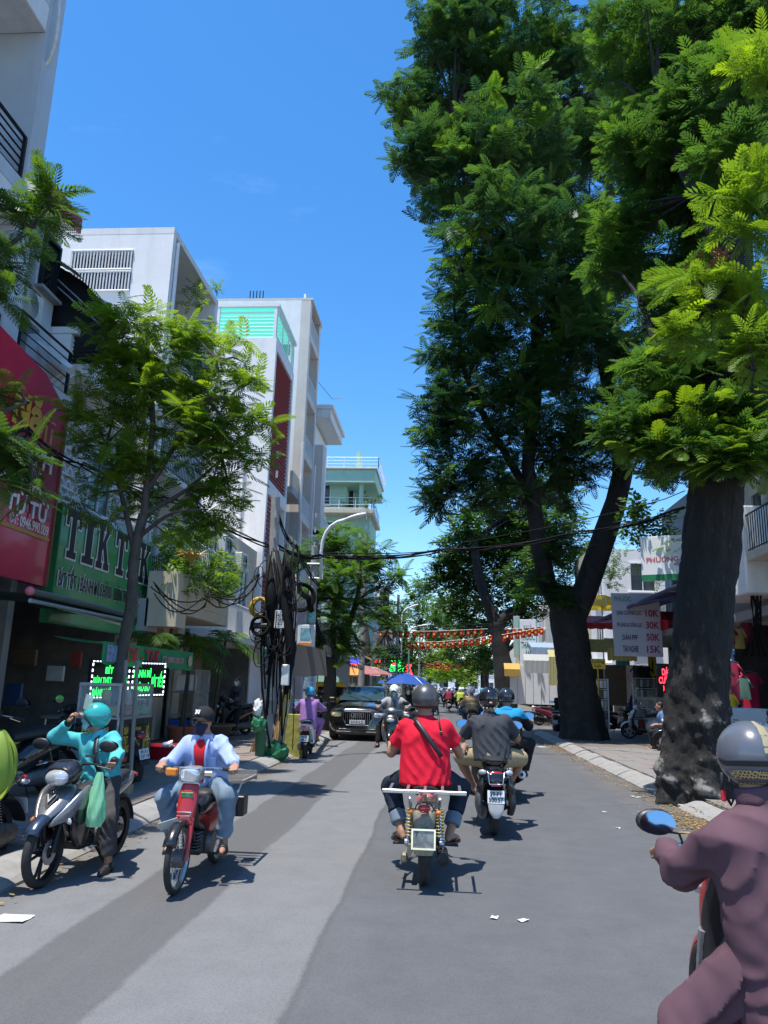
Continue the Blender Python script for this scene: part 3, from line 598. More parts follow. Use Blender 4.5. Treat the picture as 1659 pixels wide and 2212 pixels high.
slab(c2,XR-1.6,XR+.2,23.3,30.3,3.3,3.5,M_CONC,'canopy_slab'); window(c2,(XR+.2,28.5,5.2),1.6,1.5,'x-',M_WHITEM); window(c2,(XR+.2,25,5.2),1.6,1.5,'x-',M_WHITEM); window(c2,(XR+.8,23.3,6.2),1.0,1.6,'y-',M_WHITEM)
railing((XR-1.5,23.5,0),(XR-1.5,30,0),3.5,4.3,M_BLACKM,c2)
shelf_goods(c2,XR+3.6,23.6,30,.3,2.6,-1,3,GOODS); shelf_goods(c1,XR+3.6,14.4,23,.3,3,-1,4,GOODS)
for i,(y0,y1,m,h,d) in enumerate(((38.8,44,M_WHITE2,8.6,'white house with pharmacy sign behind the third tree'),(44.1,49,M_CREAM,9.5,'cream house on the right beyond the pharmacy'),(49.1,55,M_WHITE,8,'white shop house on the right with metal doors'),(55.1,61,M_BLUEGREY,9,'blue grey house on the right half hidden by trees'),(61.1,68,M_CREAM,8,'low cream house far on the right'),(68.1,76,M_WHITE,9,'white house far on the right behind the trees'),(76.1,90,M_ORANGE,8,'tan house at the far end of the right row'))):
    b=bld(d); xf=8.2; block(b,xf,16,y0,y1-.05,2.9,h,m); shop(b,xf,0,y0,y1-.05,2.9,M_GREY,2.5,1)
    for zf in (4.6,7.2): 
        window(b,(xf,(y0+y1)/2,zf),1.9,1.5,'x-',M_WHITEM,cols=3); window(b,(xf+1.6,y0,zf),1.2,1.4,'y-',M_WHITEM)
    slab(b,xf-1,xf+.001,y0+.1,y1-.15,2.85,3.0,M_WHITE)
# tall white blocks behind on the right
b=bld('tall white apartment block rising behind the right hand shops'); block(b,12,22,31,38,.14,17,M_WHITE2)
for z in (5,8.2,11.4,14.6):
    for x in (13.4,15.6,17.8,20): window(b,(x,31,z),1.2,1.5,'y-',M_WHITEM)
    for y in (32.6,35.2): window(b,(12,y,z),1.3,1.5,'x-',M_WHITEM)
b=bld('white apartment tower at the end of the side road'); block(b,17,26,24,30.9,.14,15,M_WHITE2)
for z in (5,8.2,11.4):
    for x in (18.4,20.6): window(b,(x,24,z),1.2,1.5,'y-',M_WHITEM)
    for y in (25.6,28.2): window(b,(17,y,z),1.3,1.5,'x-',M_WHITEM)

b=bld('sunlit white house closing the far end of the street'); block(b,-14,14,205,212,0,9,M_WHITE2); block(b,-30,-14.1,200,210,0,13,M_CREAM,'wing_wall'); block(b,14.1,30,200,210,0,12,M_CREAM,'wing_wall')
for x in range(-12,13,4):
    for z in (2.2,5.8): window(b,(x,205,z),2,1.8,'y-',M_WHITEM)

for b_,x,y,z in ((b9,-7.55,38,5.2),(b9,-7.55,37.4,8.4),(b8,-8.3,34.4,8.9),(b10,-7.1,41.8,8.2),(b6,-7.2,24.4,5.9),(b6,-7.2,26.5,5.7),(b7,-7.5,31.4,6.0),(c2,8.35,26.8,5.0),(c1,8.15,18.2,6.9)): ac_unit(b_,(x,y,z),'x+' if x<0 else 'x-')
for b_,pts in ((b4,[(-7.15,17.9,12.9),(-7.15,17.92,8),(-7.14,17.9,3.4)]),(b7,[(-8.2,29.62,11.5),(-8.2,29.62,6),(-8.25,29.62,.3)]),(b9,[(-6.98,39.3,13),(-6.98,39.3,4)]),(b10,[(-7.2,44.8,11.5),(-7.2,44.8,3)])): MB().tube(pts,.05,8).build('downpipe',M_WHITEM,b_)
tk=MB(); tk.lathe([(0,0),(.55,0),(.55,1.1),(.3,1.35),(0,1.4)],(-9.5,32,13.6),(0,0,1),18); tk.build('roof_tank',M_STEEL,b7,smooth=SM)
tk=MB(); tk.lathe([(0,0),(.6,0),(.6,1.2),(.3,1.45),(0,1.5)],(-9.2,43,ze+.76),(0,0,1),18); tk.build('roof_tank',M_STEEL,b10,smooth=SM)
# ------------------------------------------------------------------ trees
from mathutils import noise as _nz
M_LEAF=leafmat('dark_feathery_leaf',(.013,.044,.021),(.09,.195,.028),.48)
M_LEAFB=leafmat('bright_feathery_leaf',(.05,.125,.024),(.19,.31,.034),.55)
M_BARK=mat('dark_bark',(.020,.018,.017),.9,var=.45,scale=9,bump=1.0,bscale=16,stretch=(1,1,.35),dirt=(.07,.068,.064))
def lichen_bark():
    m=mat('dark_bark_with_lichen',(.013,.012,.0115),.92,var=.5,scale=9,bump=1.0,bscale=22,stretch=(1,1,.3)); n=m.node_tree; b=n.nodes['Principled BSDF']; L=n.links.new; src=b.inputs['Base Color'].links[0].from_socket
    a=n.nodes.new('ShaderNodeAttribute'); a.attribute_name='burl'; t=n.nodes.new('ShaderNodeTexCoord'); z=n.nodes.new('ShaderNodeTexNoise'); z.inputs['Scale'].default_value=11; z.inputs['Detail'].default_value=6; z.inputs['Roughness'].default_value=.7; L(t.outputs['Object'],z.inputs[0])
    k=n.nodes.new('ShaderNodeMath'); k.operation='MULTIPLY_ADD'; L(a.outputs['Fac'],k.inputs[0]); k.inputs[1].default_value=3.2; L(z.outputs[0],k.inputs[2]); r_=n.nodes.new('ShaderNodeMapRange'); r_.inputs[1].default_value=.66; r_.inputs[2].default_value=.86; r_.inputs[4].default_value=.85; L(k.outputs[0],r_.inputs[0])
    x=n.nodes.new('ShaderNodeMix'); x.data_type='RGBA'; L(r_.outputs[0],x.inputs[0]); L(src,x.inputs[6]); x.inputs[7].default_value=(.21,.205,.19,1); L(x.outputs[2],b.inputs['Base Color'])
    g2=n.nodes.new('ShaderNodeMapping'); g2.inputs['Scale'].default_value=(1,1,.35); L(t.outputs['Object'],g2.inputs[0]); z2=n.nodes.new('ShaderNodeTexNoise'); z2.inputs['Scale'].default_value=17; z2.inputs['Detail'].default_value=7; z2.inputs['Roughness'].default_value=.75; L(g2.outputs[0],z2.inputs[0]); r2=n.nodes.new('ShaderNodeMapRange'); r2.inputs[1].default_value=.56; r2.inputs[2].default_value=.72; r2.inputs[4].default_value=.32; L(z2.outputs[0],r2.inputs[0])
    x2=n.nodes.new('ShaderNodeMix'); x2.data_type='RGBA'; L(r2.outputs[0],x2.inputs[0]); L(x.outputs[2],x2.inputs[6]); x2.inputs[7].default_value=(.13,.125,.115,1); L(x2.outputs[2],b.inputs['Base Color'])
    w=n.nodes.new('ShaderNodeTexNoise'); w.inputs['Scale'].default_value=26; w.inputs['Detail'].default_value=4; g=n.nodes.new('ShaderNodeMapping'); g.inputs['Scale'].default_value=(1,1,.12); L(t.outputs['Object'],g.inputs[0]); L(g.outputs[0],w.inputs[0]); bp=n.nodes.new('ShaderNodeBump'); bp.inputs['Strength'].default_value=.9; bp.inputs['Distance'].default_value=.03; L(w.outputs[0],bp.inputs['Height']); old=b.inputs['Normal'].links[0].from_socket; L(old,bp.inputs['Normal']); L(bp.outputs[0],b.inputs['Normal']); return m
M_BARKL=lichen_bark()
M_BARKS=mat('slim_trunk_bark',(.075,.065,.055),.9,var=.35,scale=10,bump=.6,bscale=30,stretch=(1,1,.4))
def pinnate(np_,wid,ln,droop,leaflets=0):
    """one feathery leaf along +Y, unit length: pairs of pinnae along a midrib"""
    V=[];F=[]
    def q(a,b,c,d):
        o=len(V); V.extend([a,b,c,d]); F.append((o,o+1,o+2,o+3))
    for i in range(np_):
        t=.1+.9*i/(np_-1)*.97; L_=ln*(.45+.75*math.sin(PI*(.12+.8*t)))*(1 if t<.92 else .75); z=-droop*t*t
        for s in (-1,1):
            ang=R(62-38*t); dx,dy=s*math.sin(ang),math.cos(ang); b=Vector((0,t,z)); e=Vector((dx*L_,t+dy*L_,z-.22*L_-.25*droop*L_)); w=Vector((-dy*s,dx*s,0))*wid
            mid=b.lerp(e,.5)+Vector((0,0,.05*L_))
            if leaflets:
                for k in range(leaflets):
                    u=(k+.5)/leaflets; p=b.lerp(e,u)+Vector((0,0,.05*L_*math.sin(PI*u))); ll=wid*2.0*math.sin(PI*(.18+.72*u)); d=(e-b).normalized()
                    for s2 in (-1,1):
                        n=Vector((-d.y,d.x,0))*s2; h=d*(L_/leaflets*.4); tip=p+n*ll+d*ll*.45+Vector((0,0,-.15*ll)); q(p-h,p-h*.2+n*ll*.75+d*ll*.1,tip,p+h)
            else: q(b,mid-w*.9,e,mid+w*.9)
    for a,b_ in ((0,.5),(.5,1)):
        za,zb=-droop*a*a,-droop*b_*b_; w=.008; q((-w,a,za),(w,a,za),(w,b_,zb),(-w,b_,zb))
    return np.array([tuple(v) for v in V],dtype=np.float32),np.array(F,dtype=np.int32)
FR=[pinnate(8,.046,.30,.16),pinnate(7,.05,.34,.34),pinnate(8,.046,.28,.05)]
FRF=[pinnate(4,.10,.36,.16),pinnate(4,.11,.38,.34),pinnate(4,.10,.34,.05)]     # for far crowns
def fronds_at(pts,rng,size,nf,tone0,up=.25,spread=1.0):
    """rosettes of leaves at twig ends -> position, 3x3 basis (columns x,y,z), size, tone"""
    N=len(pts)*nf; P=np.repeat(pts,nf,0)+rng.normal(0,.05*size,(N,3)); az_=rng.uniform(0,2*PI,N); el_=rng.normal(.05,.45*spread,N)+up*.3
    d=np.stack([np.cos(az_)*np.cos(el_),np.sin(az_)*np.cos(el_),np.sin(el_)],1); up_=np.array([0,0,1.])+rng.normal(0,.22,(N,3))
    x=np.cross(d,up_); x/=np.linalg.norm(x,axis=1,keepdims=True)+1e-9; z=np.cross(x,d)
    S=size*rng.uniform(.6,1.15,N); T=np.clip(np.repeat(tone0,nf)+rng.normal(0,.1,N),0,1)
    return P,np.stack([x,d,z],2),S,T
def mass(fr,templates,rng,keep=None):
    P,B,S,T=fr; Vs=[];Fs=[];Ts=[];o=0; k=rng.integers(0,len(templates),len(P))
    for i,(tv,tf) in enumerate(templates):
        s=k==i
        if keep is not None: s&=keep
        if not s.any(): continue
        V=np.einsum('nij,kj->nki',B[s],tv)*S[s][:,None,None]+P[s][:,None,:]; n=V.shape[0]
        Fs.append((tf[None]+(np.arange(n)*len(tv))[:,None,None]+o).reshape(-1,4)); Vs.append(V.reshape(-1,3)); Ts.append(np.repeat(T[s],len(tv))); o+=n*len(tv)
    return np.concatenate(Vs),np.concatenate(Fs),np.concatenate(Ts)
def blob_pts(blobs,dens,rng,flat=.85):
    """twig ends filling ragged clumps; blobs are (centre, radius)"""
    out=[];tone=[]
    for c,r in blobs:
        n=max(6,int(dens*r*r)); d=rng.normal(0,1,(n,3)); d/=np.linalg.norm(d,axis=1,keepdims=True); q=rng.uniform(.18,1.06,n)**.5
        p=d*(q*r)[:,None]; p[:,2]*=flat; p+=np.array(c)
        k=np.array([_nz.noise(Vector(a)*(1.3/max(.5,r**.5))) for a in p]); s=k>-.22
        out.append(p[s]); tone.append(np.clip(.18+.5*np.maximum(0,k[s])+.22*np.maximum(0,d[s][:,2])*q[s],0,1))  # tone rises with the noise and towards the top of each clump
    out=np.concatenate(out); tone=np.concatenate(tone); y=rng.uniform(0,1,len(out))<.13; tone[y]=rng.uniform(.75,1,y.sum()); return out,tone
def pxblobs(L): 
    o=[]
    for px,py,rp,Y in L:
        p=at(px,py,Y); depth=(p-CAM).dot(fw); o.append((tuple(p),rp*768/1659/FOC*depth))
    return o
def trunk_mesh(path,rad,n=20,rings=40,lump=.06,seed=0,lobes=0,burls=()):
    P=[Vector(p) for p in path]; L_=[0]
    for a,b in zip(P,P[1:]): L_.append(L_[-1]+(b-a).length)
    V=[];F=[]
    def ev(t):
        t=min(t,L_[-1]-1e-6); i=max(k for k in range(len(L_)-1) if L_[k]<=t); u=(t-L_[i])/(L_[i+1]-L_[i])
        a=P[max(0,i-1)];b=P[i];c=P[i+1];d=P[min(len(P)-1,i+2)]
        q=.5*((2*b)+(c-a)*u+(2*a-5*b+4*c-d)*u*u+(3*b-a-3*c+d)*u**3); return q,rad[i]*(1-u)+rad[i+1]*u
    BA=np.array([tuple(p) for p,_,_ in burls]) if burls else None; BB=np.array([b for _,b,_ in burls]); BS=np.array([q for _,_,q in burls]); bl=[]
    def bsum(w):
        x=float((BB*np.exp(-(((BA-np.array(w))**2).sum(1))/BS**2)).sum()) if t<4.5 else 0.; bl.append(x); return x
    for j in range(rings+1):
        t=L_[-1]*(j/rings)**(1.9 if burls else 1); c,r=ev(t); d=(ev(min(t+.05,L_[-1]))[0]-ev(max(0,t-.05))[0]); x,y,d=frame(d,(0,1,0)) if d.length>1e-6 else frame((0,0,1),(0,1,0))
        for k in range(n):
            a=2*PI*k/n; e=x*math.cos(a)+y*math.sin(a); w=c+e*r; s=Vector((seed*3.1,0,0))
            h=lump*(_nz.noise(Vector((w.x*2.2,w.y*2.2,w.z*1.1))+s)+.55*_nz.noise(Vector((w.x*6,w.y*6,w.z*3))+s)+.3*_nz.noise(w*14+s))
            if lobes: h+=.10*math.exp(-t/.7)*math.cos(lobes*a+seed)+.05*math.cos(3*a+t*.6)*lump/.06*.4
            q=w+e*r*h*2 if not burls else w+e*(h*r*2+bsum(w))
            V.append(q)
    for j in range(rings):
        for k in range(n): F.append((j*n+k,j*n+(k+1)%n,(j+1)*n+(k+1)%n,(j+1)*n+k))
    F.append(tuple(range(rings*n,rings*n+n)))
    m_=MB().add(V,F); m_.burl=bl; return m_
M_LEAFM=leafmat('mid_green_feathery_leaf',(.022,.070,.022),(.10,.20,.026),.45)
NEARLEAF=[np_mesh('leaf',*pinnate(9,.030,.30,dr,7),M_LEAFB,tone=None) for dr in (.12,.3,.42)]; NEARLEAFM=[np_mesh('leaf',*pinnate(9,.030,.30,dr,7),M_LEAFM,tone=None) for dr in (.12,.3,.42)]
for me,t in zip(NEARLEAF+NEARLEAFM,(.75,.5,.62,.6,.35,.8)):
    a_=me.attributes.new('tone','FLOAT','POINT'); a_.data.foreach_set('value',np.full(len(me.vertices),t*.8,dtype=np.float32))
def tree(label,base,trunk,rad,limbs,blobs,dens,fsize,nf,seed,leaf=None,bark=None,templates=None,leaf_objs=0,tn=20,rings=40,lump=.06,lobes=0,burls=(),group=None,twigs=60,name='street_tree',tone_add=0,near=None):
    rng=np.random.default_rng(seed); b=Vector(base); t=thing(name,label,'tree',b,0,group); leaf=leaf or M_LEAF; bark=bark or M_BARK
    loc=lambda p:Vector(p)-b
    tm=trunk_mesh([loc(p) for p in trunk],rad,tn,rings,lump,seed,lobes,[(loc(p),q,s) for p,q,s in burls]); to=tm.build('trunk',bark,t,smooth=True)
    if burls: a_=to.data.attributes.new('burl','FLOAT','POINT'); a_.data.foreach_set('value',np.array(tm.burl,dtype=np.float32))
    for lp,lr in limbs: trunk_mesh([loc(p) for p in lp],lr,10,14,lump,seed+1).build('branch',bark,t,smooth=True)
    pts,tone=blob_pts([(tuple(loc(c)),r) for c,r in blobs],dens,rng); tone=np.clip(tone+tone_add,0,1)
    # twigs from the limbs into the clumps
    anchors=np.array([tuple(loc(p)) for lp,_ in limbs for p in lp[1:]] or [tuple(loc(trunk[-1]))]); tw=MB()
    for i in rng.choice(len(pts),min(twigs,len(pts)),replace=False):
        p=Vector(pts[i]); a=Vector(anchors[np.argmin(((anchors-pts[i])**2).sum(1))]); m=a.lerp(p,.55)+Vector((0,0,.12*(p-a).length)); r_=.012+.006*(p-a).length
        tw.tube([a,m,p],[r_*1.6,r_,r_*.4],5,caps=False)
    tw.build('twigs',bark,t,kind='stuff')
    fr=fronds_at(pts,rng,fsize,nf,tone); keep=np.ones(len(fr[0]),bool)
    if leaf_objs:     # the leaves nearest the viewer stand as objects
        W=fr[0]+np.array(b); dv=W-np.array(CAM); z=dv@np.array(fw); x=384+FOC*(dv@np.array(cX))/z; y=512-FOC*(dv@np.array(cY))/z
        vis=(x>-10)&(x<778)&(y>-10)&(y<1034)&(z>.5); sc=np.where(vis,fr[2]/z,-1); order=np.argsort(-sc)[:leaf_objs]; keep[order]=False
    V,F,T=mass(fr,templates or FR,rng,keep) if keep.any() else (None,None,None)
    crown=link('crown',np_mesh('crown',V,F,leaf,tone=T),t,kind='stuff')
    if leaf_objs:
        for i in order:
            o=link('leaf',(near or NEARLEAF)[i%3],crown); B=fr[1][i]; o.matrix_local=Matrix.Translation(Vector(fr[0][i]))@Matrix([list(r_)+[0] for r_ in B]+[[0,0,0,1]])@Matrix.Scale(float(fr[2][i]),4)
    return t
def A(px,py,y): return tuple(at(px,py,y))
# ---- right side, nearest big trunk
bt=gr(1500,1735); Yt=bt.y
rj=random.Random(11); burls=[]
for k in range(120):
    z_=.12+2.0*rj.random()**1.3; a_=rj.uniform(-1.5,1.5); r_=np.interp(z_,[0,.4,1,2,3],[.58,.53,.485,.445,.435]); ln=at(1500,1600,Yt).x+(z_-1)*.04
    burls.append(((ln+r_*math.sin(a_),Yt-r_*math.cos(a_),z_),rj.uniform(.02,.06),rj.uniform(.04,.085)))
burls+= [(A(1430,1655,Yt-.1),.13,.16),(A(1475,1500,Yt-.5),.06,.1),(A(1545,1520,Yt-.45),.06,.09),(A(1420,1560,Yt),.06,.12)]
tree('massive dark gnarled tree trunk with burls standing at the near right kerb',(bt.x,bt.y,.0),[(bt.x,Yt,-.1),A(1500,1690,Yt),A(1502,1600,Yt),A(1512,1450,Yt),A(1522,1300,Yt),A(1540,1130,Yt),A(1552,1000,Yt),A(1575,800,Yt),A(1590,600,Yt+.2),A(1590,350,Yt+.4),A(1600,80,Yt+.6)],[.58,.53,.47,.44,.43,.44,.42,.36,.30,.24,.12],
  [([A(1552,1010,Yt),A(1500,900,Yt+.3),A(1440,800,Yt+.6),A(1380,640,Yt+1)],[.2,.15,.11,.05]),([A(1575,800,Yt),A(1620,700,Yt-1),A(1640,560,Yt-1.5)],[.15,.1,.04]),([A(1590,600,Yt),A(1500,420,Yt+.8),A(1420,250,Yt+1.4)],[.16,.11,.05])],
  pxblobs([(1450,90,170,15),(1600,110,150,14.5),(1500,320,180,15),(1625,340,110,14),(1420,540,150,15),(1510,700,140,14),(1600,790,120,12.8),(1450,840,110,13),(1385,910,70,12.5),(1560,915,95,12.2),(1625,970,70,11.8),(1350,950,50,12.6),(1470,975,60,12.2),(1410,990,40,12.3),(1560,1000,50,11.9),(1600,190,85,12.3),(1585,330,65,12.0),(1530,160,70,13),(1380,330,70,14)]),112,.48,8,21,leaf_objs=170,tn=92,rings=230,lump=.075,lobes=5,burls=burls,twigs=90,bark=M_BARKL)
# ---- right side, second big tree, leaning limbs
bt=gr(1262,1605); Yt=bt.y
tree('big forked dark tree whose crown towers over the middle of the street',(bt.x,bt.y,0),[(bt.x,Yt,-.1),A(1258,1570,Yt),A(1246,1480,Yt),A(1232,1390,Yt),A(1226,1320,Yt),A(1232,1270,Yt)],[.85,.70,.60,.56,.58,.45],
  [([A(1240,1330,Yt),A(1278,1240,Yt),A(1308,1150,Yt),A(1338,1060,Yt),A(1345,980,Yt),A(1320,860,Yt),A(1290,700,Yt),A(1270,500,Yt)],[.42,.40,.38,.36,.32,.26,.2,.1]),
   ([A(1222,1330,Yt),A(1190,1290,Yt),A(1168,1190,Yt-.5),A(1152,1080,Yt-.5),A(1140,980,Yt-.5),A(1160,820,Yt),A(1150,600,Yt),A(1130,300,Yt)],[.4,.34,.27,.24,.22,.2,.16,.07]),
   ([A(1152,1080,Yt-.5),A(1080,960,Yt),A(1010,820,Yt),A(980,660,Yt)],[.16,.13,.1,.05]),([A(1150,640,Yt),A(1060,440,Yt),A(980,250,Yt)],[.14,.1,.04]),([A(1345,980,Yt),A(1380,850,Yt+1),A(1350,750,Yt)],[.16,.12,.05])],
  pxblobs([(970,60,95,26),(895,225,70,26),(915,330,75,25),(1010,200,120,27),(1010,350,115,25),(1120,90,140,26),(1130,300,140,24),(1330,480,80,24),(1330,300,80,25),(950,440,60,25),(1000,545,68,25),(1010,650,78,25),(1100,500,140,23),(1150,700,150,24),(990,750,80,25),(965,870,75,25),(930,960,52,25),(975,1030,66,25),(1050,890,110,25),(1060,1030,90,25),(1200,900,120,25),(945,1075,45,26),(1250,600,150,25),(1250,400,150,27),(1270,190,150,27),(1200,1030,80,26),(1250,770,120,26),(1195,1180,42,25.4),(1180,1250,34,25.4),(1240,1180,30,25.2),(1210,1285,24,25),(1290,980,70,25),(1400,900,80,24),(1480,850,90,22),(1390,770,90,24),(1500,960,60,20),(1420,1010,45,22)]),34,.68,8,22,leaf_objs=60,tn=36,rings=50,lump=.05,lobes=5,twigs=140)
# ---- third tree
bt=gr(1092,1512); Yt=48.; B3=at(1094,1500,Yt); B3.z=0
tree('forked dark tree further along the right kerb where flag strings cross',tuple(B3),[(B3.x,Yt,-.1),A(1090,1470,Yt),A(1080,1400,Yt),A(1072,1345,Yt)],[.75,.62,.5,.5],
  [([A(1074,1350,Yt),A(1052,1300,Yt),A(1034,1240,Yt),A(1022,1170,Yt),A(1000,1130,Yt)],[.36,.33,.3,.26,.12]),([A(1074,1350,Yt),A(1100,1325,Yt),A(1130,1310,Yt),A(1150,1270,Yt)],[.38,.3,.26,.15]),([A(1082,1420,Yt),A(1120,1380,Yt),A(1135,1350,Yt)],[.16,.12,.06])],
  pxblobs([(1000,1190,55,50),(970,1230,42,50),(1060,1170,62,52),(1010,1260,48,51),(1110,1200,62,50),(1070,1270,52,53),(1140,1240,52,48),(1150,1290,42,47),(1020,1330,45,55),(1060,1350,30,52),(1130,1140,60,50),(1000,1130,40,48),(1200,1130,60,49),(1230,1210,48,49),(1090,1080,70,50),(1180,1060,60,50),(1110,1330,38,50),(950,1260,34,50),(985,1300,40,54),(1050,1420,26,54)]),30,.85,6,23,templates=FRF,tn=20,rings=24,lump=.05,twigs=40)
# ---- further right trees
def simple_tree(label,x,y,h,r,blobs,seed,bark=None,dens=18,fs=.85,tone=.12,group=None):
    g=Vector((x,y,0)); rg=random.Random(seed)
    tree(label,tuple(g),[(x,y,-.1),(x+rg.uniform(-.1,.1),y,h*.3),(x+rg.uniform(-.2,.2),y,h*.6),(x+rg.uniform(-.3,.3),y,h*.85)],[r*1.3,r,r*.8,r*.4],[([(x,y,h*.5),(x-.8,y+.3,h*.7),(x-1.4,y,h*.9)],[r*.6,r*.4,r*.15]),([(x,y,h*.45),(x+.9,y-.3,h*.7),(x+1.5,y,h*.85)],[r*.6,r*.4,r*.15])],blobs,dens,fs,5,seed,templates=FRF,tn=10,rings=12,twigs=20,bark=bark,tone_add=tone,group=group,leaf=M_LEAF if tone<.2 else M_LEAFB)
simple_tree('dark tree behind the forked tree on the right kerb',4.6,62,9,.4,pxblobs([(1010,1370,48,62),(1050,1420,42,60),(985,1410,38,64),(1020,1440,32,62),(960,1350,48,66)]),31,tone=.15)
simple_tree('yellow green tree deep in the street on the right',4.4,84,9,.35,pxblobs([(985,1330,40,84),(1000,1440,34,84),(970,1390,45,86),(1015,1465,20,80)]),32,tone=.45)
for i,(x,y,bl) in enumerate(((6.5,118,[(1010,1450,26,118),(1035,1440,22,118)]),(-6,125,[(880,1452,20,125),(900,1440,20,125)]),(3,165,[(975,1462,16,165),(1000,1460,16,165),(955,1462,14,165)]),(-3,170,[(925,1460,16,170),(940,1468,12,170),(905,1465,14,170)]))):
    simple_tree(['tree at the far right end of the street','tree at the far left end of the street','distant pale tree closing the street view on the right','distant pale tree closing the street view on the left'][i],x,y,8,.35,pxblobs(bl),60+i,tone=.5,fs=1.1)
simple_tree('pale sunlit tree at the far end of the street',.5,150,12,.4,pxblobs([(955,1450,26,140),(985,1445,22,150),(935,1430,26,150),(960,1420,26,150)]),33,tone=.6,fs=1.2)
# ---- left side
Yl=11.2
tree('slim young feathery tree in front of the green steakhouse sign',A(240,1690,Yl)[:2]+(.1,),[A(240,1690,Yl),A(246,1600,Yl),A(262,1420,Yl),A(284,1300,Yl),A(290,1200,Yl),A(310,1110,Yl)],[.115,.095,.085,.082,.08,.07],
  [([A(296,1210,Yl),A(275,1120,Yl),A(260,1060,Yl),A(230,960,Yl)],[.06,.045,.035,.012]),([A(310,1120,Yl),A(320,1020,Yl),A(330,900,Yl),A(320,760,Yl),A(310,690,Yl)],[.065,.05,.04,.025,.01]),([A(318,1060,Yl),A(380,960,Yl),A(440,860,Yl-.3),A(470,780,Yl-.4)],[.05,.035,.025,.01]),([A(312,1110,Yl),A(400,1060,Yl+.2),A(480,990,Yl+.3)],[.045,.03,.012]),([A(300,1160,Yl),A(370,1110,Yl-.3),A(450,1100,Yl-.5)],[.04,.025,.01])],
  pxblobs([(320,740,110,11.2),(245,700,55,11),(250,790,75,11),(470,780,85,11.2),(180,860,50,11),(350,860,130,11.6),(480,900,90,11.4),(530,1000,55,11.4),(230,960,80,11),(420,1000,110,11.6),(350,1080,80,11.8),(460,1090,70,11.6),(540,830,35,11.2),(160,930,40,11),(540,930,40,11.2),(390,730,40,11),(300,830,80,11),(420,880,70,11),(280,1010,60,11),(520,900,50,11.2),(190,1060,45,11),(430,1150,50,11.5),(360,1185,42,11.4),(235,1120,30,11.2),(500,1080,45,11.3),(330,1010,60,11.4),(440,960,60,11.2)]),72,.37,7,41,leaf=M_LEAFB,bark=M_BARKS,leaf_objs=150,tn=14,rings=30,lump=.05,twigs=80,tone_add=.25)
tree('leafy sprays of a near roadside tree reaching in at the left edge',(-4.3,5.2,.1),[(-4.3,5.2,.1),(-4.35,5.3,1.8),(-4.45,5.6,3.2),(-4.5,5.8,4.6)],[.11,.09,.08,.05],
  [([(-4.45,5.6,3.2),A(-20,900,7),A(60,870,7.2)],[.05,.03,.008]),([(-4.4,5.5,2.8),A(-20,1040,7),A(70,1010,7)],[.045,.03,.008]),([(-4.5,5.8,4.4),A(-20,560,7.2),A(60,500,7.4),A(110,440,7.4)],[.05,.03,.02,.008])],
  pxblobs([(40,470,70,7.4),(105,430,26,7.4),(20,560,55,7.2),(15,630,25,7.2),(8,850,36,7.2),(32,985,36,7.1),(40,1050,45,7),(15,950,40,7)]),95,.40,6,42,leaf=M_LEAFM,near=NEARLEAFM,bark=M_BARKS,leaf_objs=110,tn=12,rings=14,twigs=40)
tree('leafy sprays with dry pods hanging in at the upper right edge',(5.9,5.4,.1),[(5.9,5.4,0),(5.9,5.4,2.5),(5.8,5.6,5),(5.6,5.8,7.5)],[.4,.33,.28,.18],
  [([(5.8,5.6,4.6),A(1680,720,8),A(1600,690,8.2),A(1540,660,8.4)],[.08,.04,.02,.008]),([(5.7,5.7,5.5),A(1690,480,8),A(1610,440,8.2),A(1530,480,8.4)],[.08,.04,.02,.008]),([(5.6,5.8,7),A(1700,200,8),A(1640,110,8)],[.06,.03,.008]),([(5.8,5.6,4.0),A(1690,860,8),A(1630,800,8)],[.07,.03,.008])],
  pxblobs([(1650,60,45,8),(1640,150,35,8),(1655,380,55,8.2),(1600,440,60,8.2),(1560,500,40,8.4),(1650,480,45,8),(1590,640,80,8.3),(1500,690,60,8.5),(1460,740,40,8.6),(1650,720,60,8),(1600,780,55,8.2),(1650,860,40,8),(1480,590,28,8.4)]),95,.42,6,43,leaf=M_LEAFB,leaf_objs=160,tn=14,rings=16,twigs=60)
Y2=26.
tree('street tree behind the utility poles with green crown over the parked bikes',A(712,1560,Y2)[:2]+(.12,),[A(712,1575,Y2),A(712,1500,Y2),A(714,1450,Y2),A(718,1420,Y2)],[.26,.22,.19,.16],
  [([A(714,1450,Y2),A(690,1400,Y2),A(680,1340,Y2),A(690,1260,Y2)],[.15,.12,.09,.03]),([A(716,1440,Y2),A(740,1380,Y2),A(770,1300,Y2),A(780,1220,Y2)],[.15,.12,.09,.03]),([A(722,1420,Y2),A(720,1330,Y2),A(735,1210,Y2)],[.1,.08,.03])],
  pxblobs([(735,1175,48,26),(690,1200,42,26),(795,1195,42,26),(765,1260,70,25.5),(835,1260,36,26),(700,1290,45,25.5),(800,1330,52,25.5),(730,1350,52,25.5),(830,1320,30,26),(760,1400,36,25.5),(650,1190,30,26.5),(690,1380,30,26)]),42,.62,7,44,bark=M_BARKS,leaf_objs=20,tn=12,rings=16,twigs=50,tone_add=.05)
simple_tree('mid green street tree beyond the parked dark SUV on the left',-3.9,40,6,.2,pxblobs([(845,1390,36,40),(860,1350,34,40),(820,1410,30,40),(875,1430,26,40),(840,1440,26,40)]),45,tone=.08,dens=14,fs=.75,bark=M_BARKS)
simple_tree('dark round tree left of the street centre',-3.8,78,9,.35,pxblobs([(905,1275,34,78),(900,1320,42,78),(940,1310,36,76),(885,1350,32,78),(930,1360,40,78),(905,1390,30,76)]),46)
